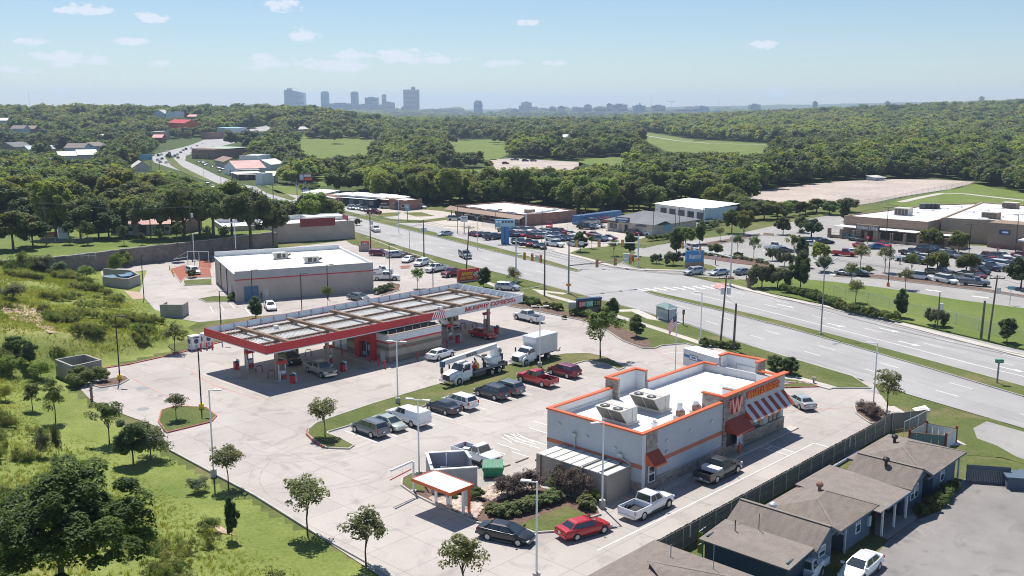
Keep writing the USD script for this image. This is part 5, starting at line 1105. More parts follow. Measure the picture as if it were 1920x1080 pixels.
def roof_ac(parent_xy,rz,label,z):
    t = thing('rooftop_unit',label,'rooftop unit',(*parent_xy,z),rz)
    part(t,'casing',MB().loft([[(a,y,b) for a,b in ((-.6,.05),(2.1,.05),(1.6,1.3),(-1.0,1.3))] for y in (0,1.6)]),'hvac'); part(t,'coil',BX(-.3,-.03,.3,.5,0,1.1).box(.8,-.03,.3,1.4,0,1.0),'coil'); part(t,'hood',MB().add([(2.0,0,.5),(2.0,1.6,.5),(2.7,1.6,.9),(2.7,0,.9),(1.8,0,1.2),(1.8,1.6,1.2)],[(0,3,2,1),(3,4,5,2)]).box(1.7,.02,.5,2.0,1.58,1.1),'hvac')
def ax(x,y): c,s = math.cos(ar),math.sin(ar); return (ao[0]+c*x-s*y,ao[1]+s*x+c*y)
roof_ac(ax(11.2,15.0),ar,'grey rooftop unit at the back of the parts shop roof',5.22); roof_ac(ax(15.6,7.0),ar,'grey rooftop unit near the front edge of the parts shop roof',5.22)
# restaurant behind
jo = P(437,466); jr = math.radians(-21.5)
J = thing('drive_in_restaurant','flat-roofed taupe restaurant with dark red panels behind the parts shop','restaurant',(jo[0]+1,jo[1]+6,0),jr)
JW,JD = 35.0,15.0
part(J,'wall',BX(0,0,0,JW,.3,4.9).box(0,.3,0,.3,JD,4.9).box(JW-.3,.3,0,JW,JD,4.9),'store_block'); part(J,'wall',BX(.3,JD-.3,0,JW-.3,JD,5.6),'parapet_white'); part(J,'wall',BX(24,9.0,4.4,JW-.3,JD-.3,5.4),'parapet_white')
part(J,'roof',BX(.3,.3,4.1,JW-.3,JD-.3,4.3),'roof_cream'); part(J,'coping',BX(-.06,-.06,4.9,JW+.06,.36,5.0).box(-.06,.36,4.9,.36,JD,5.0),'parapet_white')
part(J,'red_panel',BX(20.0,-.2,3.9,29.5,-.06,6.0),'dark_red').GetPath(); part(J,'red_panel',BX(33.0,.5,4.95,33.3,5.0,6.3),'dark_red'); part(J,'panel_edge',BX(19.9,-.22,6.0,29.6,-.04,6.1),'wall_brick')
roof_ac((J.GetAttribute('xformOp:translate').Get()[0]+9,J.GetAttribute('xformOp:translate').Get()[1]+1.5),jr,'white rooftop unit on the taupe restaurant behind the parts shop',4.3)
# ------------------------------------------------------------------ retaining wall
def retaining(pts,label,name='retaining_wall'):
    l = LineString(pts); t = thing(name,label,'wall')
    part(t,'wall',MB().prism(l.buffer(.28,cap_style='flat'),-.6,FIELD_Z+.05),'retain_block')
    n = int(l.length/1.6)
    for i in range(n):
        a,b = l.interpolate(i*1.6),l.interpolate(i*1.6+1.56); part(t,'cap_block',BM((a.x,a.y,FIELD_Z+.16+.05*(i % 2)),(b.x,b.y,FIELD_Z+.16+.05*(i % 2)),.62,.2),'wall_cap')
retaining(w1,'brown block retaining wall running to the left edge below the field'); retaining(w2,'brown block retaining wall behind the parking bay of the parts shop')
fr = thing('guard_rail','pale metal rail at the corner where the two retaining walls meet','railing',(*P(180,484,FIELD_Z)[:2],FIELD_Z))
part(fr,'rail',BM((0,0,1.1),(-3,4,1.1),.06,.06).beam((0,0,.6),(-3,4,.6),.05,.05),'galv')
for k in range(4): part(fr,'post',CY(-k,k*1.33,0,1.15,.04,6),'galv')

# ------------------------------------------------------------------ fences
def mesh_fence(name,pts,h,label,step=3.0,z=0.0,post='galv',px=True,zf=None):
    q = PP(pts) if px else pts; l = LineString(q); t = thing(name,label,'fence'); n = max(2,int(l.length/step)); rail,web = MB(),MB()
    zz = (lambda p: z) if zf is None else zf
    for i in range(n+1):
        a = l.interpolate(i/n,normalized=True); part(t,'post',CY(a.x,a.y,zz(a)-.1,zz(a)+h+.05,.035,6),post)
        if i:
            rail.beam((b.x,b.y,zz(b)+h),(a.x,a.y,zz(a)+h),.04,.04); web.quad((b.x,b.y,zz(b)+.05),(a.x,a.y,zz(a)+.05),(a.x,a.y,zz(a)+h-.03),(b.x,b.y,zz(b)+h-.03))
        b = a
    part(t,'top_rail',rail,post); part(t,'wire_mesh',web,'wire_mesh')
    return t
mesh_fence('wire_fence',[(1563,553),(1590,565),(1650,573),(1700,590),(1760,600),(1850,626),(1930,648)],1.9,'long chain-link fence between the sidewalk and the sloping lawn',5.0,.1)
mesh_fence('wire_fence',[(0,478),(60,482),(120,484),(175,482)],1.2,'thin wire fence along the top of the left retaining wall',4.0,FIELD_Z,zf=lambda p: FIELD_Z)
mesh_fence('wire_fence',[(1608,387),(1660,382),(1720,367),(1780,356),(1830,346)],2.2,'far wire fence between the bare dirt yard and the green meadow',7.0,0,'mid_grey')
mesh_fence('wire_fence',[(905,424),(960,432),(1040,440),(1090,424),(1150,412)],1.8,'wire fence around the back of the crowded car lot',6.0,0,'mid_grey')
for a,b,l in (((1005,441),(1085,430),'x'),):
    pass
# board fence of the yard, with steel posts
F_ = thing('board_fence','long weathered board fence with steel posts along the drive-through lane','fence')
xs = np.arange(52.0,106.0,2.46); bd = MB()
for i,x in enumerate(xs):
    part(F_,'post',CY(x,41.72,0,2.05,.035,8),'galv')
    if i < len(xs)-1:
        part(F_,'rail',BX(x,41.78,.45,xs[i+1],41.84,.54),'fence_wood'); part(F_,'rail',BX(x,41.78,1.1,xs[i+1],41.84,1.19),'fence_wood'); part(F_,'rail',BX(x,41.78,1.72,xs[i+1],41.84,1.81),'fence_wood')
part(F_,'end_post',BX(105.7,41.7,0,105.85,41.9,2.0),'fence_wood')
for x in np.arange(52.0,105.7,.15):
    hh = 1.9+rng.uniform(-.035,.035); bd.cbox((x+.072,41.87+rng.uniform(-.008,.008),hh/2),(.138,.025,hh))
d0,d1 = np.array([105.8,41.8]),np.array([110.0,39.6]); L = np.linalg.norm(d1-d0)
for s in np.arange(0,L,.15): p = d0+(d1-d0)*s/L; bd.cbox((p[0],p[1],.95),(.138,.025,1.9+rng.uniform(-.03,.03)),math.atan2(*(d1-d0)[::-1]))
part(F_,'boards',bd,'fence_wood',kind='stuff'); part(F_,'board',CB((65.3,41.70,1.25),(.16,.02,1.0)),'white_soft','pale replaced board'); part(F_,'board',CB((95.0,41.72,1.3),(.14,.02,.9)),'white_soft','short pale replaced board')
for s in (0,.5,1.0): p = d0+(d1-d0)*s; part(F_,'post',CY(p[0]-.06,p[1]-.1,0,2.05,.035,8),'galv')
t = thing('pipe','long grey pipe lying in the grass along the foot of the board fence','pipe'); part(t,'pipe',TB([(84.5,41.0,.18),(96.0,41.2,.18)],.17,8),'galv'); part(t,'coupling',TB([(90.2,41.1,.18),(90.5,41.1,.18)],.2,8),'galv')

# ------------------------------------------------------------------ row of blue cottages
def gable(t,x0,x1,y0,y1,ze,zr,m,ov=.35):
    xm = (x0+x1)/2; th = .09; q = []
    for a,e in ((x0-ov,1),(x1+ov,-1)):
        zz = ze-(zr-ze)*ov/((x1-x0)/2); rf = MB(); ys = np.linspace(y0-ov,y1+ov,2)
        rf.loft([[(a,y,zz),(xm,y,zr),(xm,y,zr+th),(a,y,zz+th)] for y in ys]); part(t,'roof_slope',rf,m)
    part(t,'ridge_cap',BM((xm,y0-ov,zr+th),(xm,y1+ov,zr+th),.28,.06),'shingle_b')
    for y in (y0,y1): part(t,'gable_wall',MB().add([(x0,y,ze-.02),(x1,y,ze-.02),(xm,y,zr-.02)],[(0,1,2)]),'blue_wall')
    for y in (y0-ov,): part(t,'barge_board',BM((x0-ov,y,ze-(zr-ze)*ov/((x1-x0)/2)-.03),(xm,y,zr-.03),.05,.16).beam((x1+ov,y,ze-(zr-ze)*ov/((x1-x0)/2)-.03),(xm,y,zr-.03),.05,.16),'blue_wall')
def hip(t,x0,x1,y0,y1,ze,zr,r0,r1,m,ov=.35):
    a = [(x0-ov,y0-ov,ze),(x1+ov,y0-ov,ze),(x1+ov,y1+ov,ze),(x0-ov,y1+ov,ze)]; p,q = (*r0,zr),(*r1,zr)
    for fc in ((a[0],a[1],q,p),(a[1],a[2],q),(a[2],a[3],p,q),(a[3],a[0],p)):
        mb = MB(); mb.add(fc,[(0,1,2,3)] if len(fc) == 4 else [(0,1,2)]); part(t,'roof_slope',mb,m)
    part(t,'fascia',BX(x0-ov,y0-ov,ze-.16,x1+ov,y0-ov+.05,ze-.01).box(x0-ov,y0-ov+.05,ze-.16,x0-ov+.05,y1+ov,ze-.01).box(x1+ov-.05,y0-ov+.05,ze-.16,x1+ov,y1+ov,ze-.01),'blue_wall'); part(t,'soffit',BX(x0-ov+.05,y0-ov+.05,ze-.10,x1+ov-.05,y1+ov,ze-.04),'blue_wall')
    part(t,'hip_cap',BM(a[0],p,.22,.05).beam(a[1],q,.22,.05),'shingle_b')
def win(t,x,y,z,w,h,face='y'):
    f = part(t,'window',BX(x-w/2,y-.05,z,x+w/2,y,z+h),'white'); part(f,'pane',BX(x-w/2+.1,y-.065,z+.1,x+w/2-.1,y-.05,z+h/2-.04),'window_glass'); part(f,'pane',BX(x-w/2+.1,y-.065,z+h/2+.04,x+w/2-.1,y-.05,z+h-.1),'window_pale')
def turbine(x,y,z,m,label):
    t = thing('roof_vent',label,'roof vent',(x,y,z)); part(t,'neck',CY(0,0,-.15,.25,.14,12),m); part(t,'turbine',TB([(0,0,.25),(0,0,.35),(0,0,.55),(0,0,.68)],[.2,.3,.3,.14],14),m)
h1 = thing('cottage','blue gabled cottage with small white window, behind the parked white car','house')
part(h1,'wall',BX(66.6,31.8,0,70.2,38.6,2.75),'blue_wall'); gable(h1,66.4,70.3,31.4,38.6,2.75,3.85,'shingle'); win(h1,68.5,31.8,1.2,1.1,.9); part(h1,'window_unit',BX(67.9,31.35,.55,69.1,31.8,1.15),'wall_blue')
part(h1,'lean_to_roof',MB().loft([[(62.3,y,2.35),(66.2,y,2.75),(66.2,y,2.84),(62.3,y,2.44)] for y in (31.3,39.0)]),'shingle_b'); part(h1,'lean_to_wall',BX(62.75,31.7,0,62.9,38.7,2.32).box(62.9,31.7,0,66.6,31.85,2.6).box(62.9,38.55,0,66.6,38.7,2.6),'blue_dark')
part(h1,'roof_pipe',TB([(65.0,37.4,2.7),(65.0,37.4,3.6)],.05,6).tube([(66.2,36.0,2.8),(66.2,36.0,4.2)],.03,6),'black_metal')
h2 = thing('cottage','blue cottage with hipped brown roof and white sash window next to the open carport','house')
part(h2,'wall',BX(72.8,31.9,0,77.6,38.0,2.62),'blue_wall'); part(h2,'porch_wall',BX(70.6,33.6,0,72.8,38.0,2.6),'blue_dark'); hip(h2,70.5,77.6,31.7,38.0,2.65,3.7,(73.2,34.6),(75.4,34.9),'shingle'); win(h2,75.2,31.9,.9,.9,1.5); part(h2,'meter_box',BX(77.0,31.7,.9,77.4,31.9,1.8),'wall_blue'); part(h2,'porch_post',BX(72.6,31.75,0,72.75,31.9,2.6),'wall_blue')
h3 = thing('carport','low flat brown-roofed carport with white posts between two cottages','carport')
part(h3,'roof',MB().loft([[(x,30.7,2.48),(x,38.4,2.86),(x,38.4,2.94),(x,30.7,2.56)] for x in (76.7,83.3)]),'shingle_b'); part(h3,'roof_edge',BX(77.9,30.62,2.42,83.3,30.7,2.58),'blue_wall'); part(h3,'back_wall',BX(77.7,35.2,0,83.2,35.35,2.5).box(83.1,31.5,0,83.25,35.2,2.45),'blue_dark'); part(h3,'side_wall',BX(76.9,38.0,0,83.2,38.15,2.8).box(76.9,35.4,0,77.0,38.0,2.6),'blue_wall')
for x in (77.9,80.4,82.9): part(h3,'post',BX(x-.08,30.9,0,x+.08,31.06,2.45),'white_soft')
h4 = thing('cottage','blue gabled cottage with paired white windows, right of the open carport','house')
part(h4,'wall',BX(83.5,31.4,0,87.6,36.4,2.75),'blue_wall'); gable(h4,83.4,87.7,31.0,36.4,2.75,3.85,'shingle'); win(h4,85.2,31.4,.9,.8,1.3); win(h4,86.1,31.4,.9,.8,1.3)
h5 = thing('cottage','blue cottage with broad hipped roof at the far end of the row','house')
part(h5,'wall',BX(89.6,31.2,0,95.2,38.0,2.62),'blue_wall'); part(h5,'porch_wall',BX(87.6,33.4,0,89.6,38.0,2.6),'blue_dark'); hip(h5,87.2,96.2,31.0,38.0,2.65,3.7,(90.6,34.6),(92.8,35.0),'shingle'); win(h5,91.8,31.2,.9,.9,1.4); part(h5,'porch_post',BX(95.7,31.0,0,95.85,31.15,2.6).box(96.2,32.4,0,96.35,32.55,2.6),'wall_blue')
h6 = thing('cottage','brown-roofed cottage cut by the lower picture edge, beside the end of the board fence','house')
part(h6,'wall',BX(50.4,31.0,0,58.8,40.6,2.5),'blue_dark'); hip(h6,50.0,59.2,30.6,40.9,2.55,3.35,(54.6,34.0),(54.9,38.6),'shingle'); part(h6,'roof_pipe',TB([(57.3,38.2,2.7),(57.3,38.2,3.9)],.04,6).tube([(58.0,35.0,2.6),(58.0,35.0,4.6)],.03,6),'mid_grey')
turbine(75.6,35.6,3.55,'wall_brick','rust red turbine vent on the hipped cottage roof next to the carport'); turbine(84.9,33.8,3.75,'black_metal','black turbine vent on the gabled roof with paired windows'); turbine(92.6,36.2,3.4,'black_metal','black turbine vent on the far cottage roof by the blue fence'); turbine(68.9,36.3,3.55,'galv','pale metal turbine vent on the gabled cottage behind the parked white car')
t = thing('yard_fence','blue painted board fence at the end of the drive','fence'); f0,f1 = P(1810,902)[:2],P(1893,908)[:2]; L = np.linalg.norm(f1-f0); az = math.atan2(*(f1-f0)[::-1])
for i in range(26): c = f0+(f1-f0)*(i+.5)/26; part(t,'board',CB((c[0],c[1],.85),(L/26-.015,.03,1.7),az),'blue_fence')
part(t,'rail',BM((*f0,1.4),(*f1,1.4),.16,.08),'blue_fence')
for x,y,l,s in ((1902,912,'square blue shed with a flat top at the end of the blue fence',1.5),(1925,902,'blue planter box at the right picture edge beside the blue shed',1.1)):
    t = thing('shed',l,'shed',(*P(x,y)[:2],0),az); part(t,'wall',BX(-s*.6,-s*.6,0,s*.6,s*.6,s*.75),'blue_fence'); part(t,'roof',BX(-s*.68,-s*.68,s*.75,s*.68,s*.68,s*.82),'blue_wall')
t = thing('sheet_metal_pen','rusty sheet metal pen with dark red posts beyond the last cottage','enclosure'); pc = [P(1704,836)[:2],P(1772,843)[:2],P(1792,829)[:2],P(1736,818)[:2]]
for i in range(4):
    a,b = pc[i],pc[(i+1) % 4]; n = 5
    for k in range(n): u,v = a+(b-a)*(k+.03)/n,a+(b-a)*(k+.97)/n; part(t,'sheet',BM((*u,.75),(*v,.75),.05,1.5),('roof_teal' if i == 0 else 'wall_white' if i < 3 else 'hvac'))
    part(t,'post',BX(a[0]-.1,a[1]-.1,0,a[0]+.1,a[1]+.1,1.8),'dark_red'); part(t,'top_rail',BM((*a,1.52),(*b,1.52),.06,.06),'wall_brick')
mesh_fence('wire_fence',[(1694,822),(1738,800),(1742,796)],1.9,'short chain-link fence leading to the sheet metal pen',2.5)
# clutter by the blue wall
t = thing('tricycle','red child tricycle parked against the dark blue wall','tricycle',(*P(1345,1050)[:2],0),.4); part(t,'frame',TB([(-.4,0,.3),(.1,0,.45),(.4,0,.3)],.04,6),'red'); part(t,'seat',CB((-.15,0,.6),(.3,.22,.08)),'red'); part(t,'handlebar',TB([(.35,-.25,.75),(.35,.25,.75)],.025,6).tube([(.4,0,.3),(.35,0,.75)],.025,6),'galv')
for x,y in ((.4,0),(-.4,.25),(-.4,-.25)):
    w = part(t,'wheel',TB([(x,y-.04,.25),(x,y+.04,.25)],.25,14),'tyre'); part(w,'rim',TB([(x,y-.05,.25),(x,y+.05,.25)],.16,8),'chrome')
t = thing('bucket','blue and white bucket standing beside the tricycle','bucket',(*P(1371,1054)[:2],0)); part(t,'body',CY(0,0,0,.6,.28,14,.34),'wall_blue'); part(t,'rim',CY(0,0,.6,.66,.37,14),'white'); part(t,'handle',TB([(-.35,0,.6),(0,-.3,.75),(.35,0,.6)],.015,5),'galv')
t = thing('tub','upturned grey tub on the ground by the dark blue wall','tub',(*P(1376,1068)[:2],0),.5); part(t,'shell',MB().loft([[(-.5,-.3,0),(.5,-.3,0),(.5,.3,0),(-.5,.3,0)],[(-.4,-.22,.35),(.4,-.22,.35),(.4,.22,.35),(-.4,.22,.35)]]),'galv'); part(t,'rim',BX(-.54,-.34,0,.54,-.3,.06).box(-.54,.3,0,.54,.34,.06),'galv')
t = thing('washing_line','green and pale clothes line frame behind the dark blue wall','clothes line',(*P(1317,1045)[:2],0)); part(t,'post',TB([(0,0,0),(0,0,2.6)],.05,8),'sign_green'); part(t,'crossbar',TB([(-.6,0,2.4),(.3,0,2.5)],.03,6).tube([(-.5,.1,1.2),(.3,.1,1.2)],.025,6),'white'); part(t,'panel',BX(.1,.05,.2,.16,.55,2.0),'leaf_bright')

# ------------------------------------------------------------------ stores and sheds across the road
def wallbox(t,a,b,depth,h,wall,roof,name='wall',z=0.0,parapet=.35,roofname='roof'):
    """A flat-roofed block: front foot from a to b, going back by depth."""
    a,b = np.array(a[:2],float),np.array(b[:2],float); d = (b-a)/np.linalg.norm(b-a); n = np.array([-d[1],d[0]])
    if n@(a+b) < 0: n = -n
    c,e = b+n*depth,a+n*depth; p = Polygon([a,b,c,e])
    part(t,name,MB().prism(p.difference(p.buffer(-.3,join_style='mitre')),z-1,z+h),wall); part(t,roofname,MB().prism(p.buffer(-.3,join_style='mitre'),z+h-parapet-.15,z+h-parapet),roof)
    return d,n
W = thing('supermarket','huge brown supermarket with white roof dotted with skylights','supermarket')
H2 = 6.0
p2 = lambda x,y,z=H2: tuple(P(x,y,z)[:2])
sA = Polygon([(262.0,121.0),(262.3,98.0),(270.4,98.0),p2(1838,379.5),p2(1744,382.5)])
part(W,'wall',MB().prism(sA.difference(sA.buffer(-.4,join_style='mitre')),-1,H2-.2),'big_box'); part(W,'roof',MB().prism(sA.buffer(-.4,join_style='mitre'),H2-.7,H2-.5),'roof_cream')
sB = Polygon([(270.5,97.6),(274,84.5),(275,60),(285,-20),p2(2030,392,H2+.3),p2(1841,378.5,H2+.3)])
sC = Polygon([(266.8,84.3),(266.8,66.0),(275,66.0),(275,84.3)])
part(W,'wall',MB().prism(sB.difference(sB.buffer(-.4,join_style='mitre')),-1,H2+.3),'big_box_tan'); part(W,'roof',MB().prism(sB.buffer(-.4,join_style='mitre'),H2-.4,H2-.1),'roof_cream')
part(W,'front_block',MB().prism(sC,-1,H2+.4),'big_box'); part(W,'plinth',BX(266.7,66,0,266.8,84.2,.9),'wall_brick')
gs = part(W,'wall_sign',BX(266.6,79.0,3.6,266.8,81.6,4.7),'sign_navy','dark oblong wall sign on the front block'); part(gs,'emblem',BX(266.55,79.4,4.0,266.6,80.8,4.4),'white')
part(W,'entry_canopy',BX(261.5,66.5,2.9,266.8,75.5,3.2),'wall_white'); part(W,'entry_wall',BX(262.0,67,0,266.8,74.5,2.9),'wall_brick')
sk = [(1585,404.5),(1600,402)]
for iy in range(6):
    for ix in range(9):
        x,y = 277+ix*8.2,112-iy*11.5-ix*1.2
        if sA.buffer(-2).contains(Point(x,y)): z = H2-.5
        elif sB.buffer(-2).contains(Point(x,y)): z = H2-.1
        else: continue
        part(W,'skylight',MB().loft([[(x-1,y-1.4,z),(x+1,y-1.4,z),(x+1,y+1.4,z),(x-1,y+1.4,z)],[(x-.7,y-1.1,z+.45),(x+.7,y-1.1,z+.45),(x+.7,y+1.1,z+.45),(x-.7,y+1.1,z+.45)]]),'white')
for i,(x,y,l) in enumerate(((1694,400,'cream rooftop box near the left corner of the supermarket roof'),(1858,409,'large dark slatted rooftop unit on the near half of the supermarket roof'),(1895,390,'large dark slatted rooftop unit at the back of the supermarket roof'))):
    p = P(x,y,H2); t = thing('rooftop_unit',l,'rooftop unit',(p[0],p[1],H2-.4 if i else H2-.5)); part(t,'casing',BX(-1.6,-2,0,1.6,2,2.0),'hvac' if i == 0 else 'roof_brown'); part(t,'lid',BX(-1.7,-2.1,2.0,1.7,2.1,2.1),'hvac')
    for k in range(4): part(t,'louvre',BX(-1.66,-1.8+k*.95,.2,-1.6,-1.0+k*.95,1.8),'coil')
for k in range(4): p = P(1731+k*8,388.5,H2); t = thing('roof_vent','dark vent box in the row at the back of the supermarket garden roof','roof vent',(p[0],p[1],H2-.5),0,'dark vent boxes at the back of the supermarket garden roof'); part(t,'box',BX(-.7,-.9,0,.7,.9,1.5),'dark_grey'); part(t,'cap',BX(-.8,-1,1.5,.8,1,1.6),'mid_grey')
# garden centre front
Gd = part(W,'garden_front',BX(256.4,108.6,0,257.2,110.0,4.2).box(256.4,113.4,0,257.2,114.8,4.2).box(256.3,108.6,2.9,257.2,114.8,4.4),'big_box','tall brown garden centre entrance'); text_on(Gd,'lettering','Outdoor Living',.72,(256.25,114.5,3.3),(0,-1),'white',.05,True,5.6)
part(W,'garden_roof',BX(257.3,99,3.1,262,121.5,3.25),'roof_cream')
for y in np.arange(87.6,124,3.5): part(W,'garden_post',BX(256.6,y-.4,0,257.3,y+.4,2.6),'big_box')
for y in np.arange(88.0,123,3.5):
    if 108 < y < 113: continue
    part(W,'garden_wall',BX(256.8,y,0,257.1,y+2.7,.8),'big_box'); part(W,'railing',BX(256.9,y,.8,256.95,y+2.7,.86).box(256.9,y,1.5,256.95,y+2.7,1.55),'dark_grey')
part(W,'garden_end',BX(257.2,87.2,0,262,87.6,2.6).box(262,87.6,0,262.3,98,3.6),'big_box'); part(W,'garden_roof',BX(258.5,88.5,2.9,262,98.6,3.05),'roof_cream')
for k,(y,m) in enumerate(((110.6,'red'),(112.4,'roof_brown'),(104.0,'leaf_bright'),(101.0,'sign_green'),(94.0,'leaf_bright'),(117.5,'sign_lblue'))): part(W,'display',BX(258,y,0,259,y+1.5,1.3),m)
# strip of shops
St = thing('strip_shops','long white-roofed strip of shops with brown shingle porch and pale end wall','shop row')
a,b,c = np.array([222.8,237.3]),np.array([218.1,201.3]),np.array([238.0,205.3])
d,n = wallbox(St,b,a,21,3.5,'wall_brick','roof_white'); n = np.array([c[0]-b[0],c[1]-b[1]]); n /= np.linalg.norm(n)
part(St,'end_wall',MB().prism(LineString([b-n*.1,c]).buffer(.2,cap_style='flat'),0,3.7),'wall_white'); dd = (a-b)/np.linalg.norm(a-b)
part(St,'porch_roof',MB().quad((*(b-n*3.5),2.3),(*(b+n*.3),3.2),(*(a+n*.3+dd*3),3.2),(*(a-n*3.5+dd*3),2.3)).quad((*(b-n*3.5),2.2),(*(a-n*3.5+dd*3),2.2),(*(a+n*.3+dd*3),3.1),(*(b+n*.3),3.1)),'roof_brown')
for k in range(9): q = b+dd*(1.5+4.2*k)-n*3.2; part(St,'porch_post',BX(q[0]-.1,q[1]-.1,0,q[0]+.1,q[1]+.1,2.25),'old_wood')
for k in range(8): q = b+dd*(2.2+4.2*k)-n*.25; r_ = q+dd*2.6; part(St,'shop_window',BM((*q,1.4),(*r_,1.4),.1,1.9),'window_glass')
for k,(s,e,m) in enumerate(((4,9,'wall_blue'),(13,19,'wall_blue'),(22,28,'cream_wall'),(30,34,'wall_brick'))): q,r_ = b+dd*s+n*.1,b+dd*e+n*.1; part(St,'sign_panel',BM((*q,3.55),(*r_,3.55),.2,.5),m)
for x,y,l,s in ((993,398,'brown rooftop unit near the pale end of the shop strip',1.2),(938,393,'small dark vent in the middle of the shop strip roof',.5),(970,401,'short orange pipe on the front edge of the shop strip roof',.3)):
    p = P(x,y,3.4); t = thing('rooftop_unit',l,'rooftop unit',(p[0],p[1],3.1)); part(t,'casing',BX(-s,-s,0,s,s,s),'roof_brown'); part(t,'lid',BX(-s*1.05,-s*1.05,s,s*1.05,s*1.05,s*1.08),'hvac')
# dealer's office
De = thing('dealer_office','cream single-storey car dealer office with grey hipped roof and navy sign','office')
part(De,'wall',BX(227.2,158.7,0,246,177,3.2),'cream_wall')
e_ = [(226.3,157.8,3.1),(226.3,178,3.1),(247,178,3.1),(247,157.8,3.1)]; p_,q_ = (236,166,5.6),(236,170.5,5.6)
for fc in ((e_[0],e_[1],q_,p_),(e_[1],e_[2],q_),(e_[2],e_[3],p_,q_),(e_[3],e_[0],p_)): part(De,'roof_slope',MB().add(fc,[(0,1,2,3)] if len(fc) == 4 else [(0,1,2)]),'shingle_grey')
part(De,'porch_gable',MB().loft([[(224.5,y,0),(227.2,y,0),(227.2,y,3.3),(224.5,y,3.3)] for y in (158.5,166.5)]),'cream_wall'); part(De,'porch_roof',MB().add([(224.0,158,3.3),(224.0,167,3.3),(232,167,4.4),(232,158,4.4)],[(0,1,2,3)]),'shingle_grey')
ds = part(De,'sign_board',BX(226.0,168.2,2.9,226.25,173.2,4.4),'sign_navy'); part(ds,'lettering',BX(225.95,168.8,3.75,226.0,172.7,4.15),'wall_white'); part(ds,'lettering',BX(225.95,169.3,3.15,226.0,172.0,3.4),'wall_blue')
for y in (173.6,175.0): w = part(De,'window',BX(227.1,y,.8,227.2,y+1.1,2.2),'dark_grey'); part(w,'pane',BX(227.05,y+.08,.88,227.1,y+1.02,2.12),'window_glass')
part(De,'door',BX(227.1,169.6,0,227.2,170.7,2.2),'black_metal'); part(De,'door',BX(227.1,171.6,0,227.2,172.8,2.2),'tan_column'); part(De,'awning',BX(226.4,173.2,2.5,227.2,177,2.7),'roof_brown'); part(De,'awning',BX(223.8,161,2.6,224.5,164.5,2.8),'sign_navy')
part(De,'mural',BX(229.5,158.6,1.2,233.5,158.7,3.0),'sign_lblue')
for k in range(8): part(De,'railing_post',BX(224.6,167.5+k*1.3,0,224.66,167.56+k*1.3,1.1),'dark_grey')
Ga = thing('repair_garage','white metal repair garage with five dark bays and a blue end wall','garage')
g0,g1 = np.array([268.3,189.2]),np.array([262.5,166.6]); gd_ = (g1-g0)/np.linalg.norm(g1-g0); gn = np.array([-gd_[1],gd_[0]]); gn = gn if gn[0] > 0 else -gn; GL = np.linalg.norm(g1-g0)
part(Ga,'wall',MB().prism(Polygon([g0,g1,g1+gn*14,g0+gn*14]),0,4.2),'wall_white'); part(Ga,'end_wall',MB().prism(LineString([g1-gn*.05+gd_*.1,g1+gn*14+gd_*.1]).buffer(.1,cap_style='flat'),0,4.6),'wall_blue')
r0,r1 = g0-gn*.6-gd_*.4,g1-gn*.6+gd_*.4; part(Ga,'roof',MB().quad((*r0,4.2),(*r1,4.2),(*(r1+gn*15.5),5.3),(*(r0+gn*15.5),5.3)),'roof_white')
for k in range(5):
    s = GL*(.12+.185*k); q,r_ = g0+gd_*s-gn*.06,g0+gd_*(s+2.9)-gn*.06; bay = part(Ga,'bay_door',BM((*q,1.6),(*r_,1.6),.1,3.1),'dark_grey' if k != 3 else 'black_metal'); part(bay,'frame',BM((*(q-gn*.04),3.22),(*(r_-gn*.04),3.22),.1,.16),'wall_white')
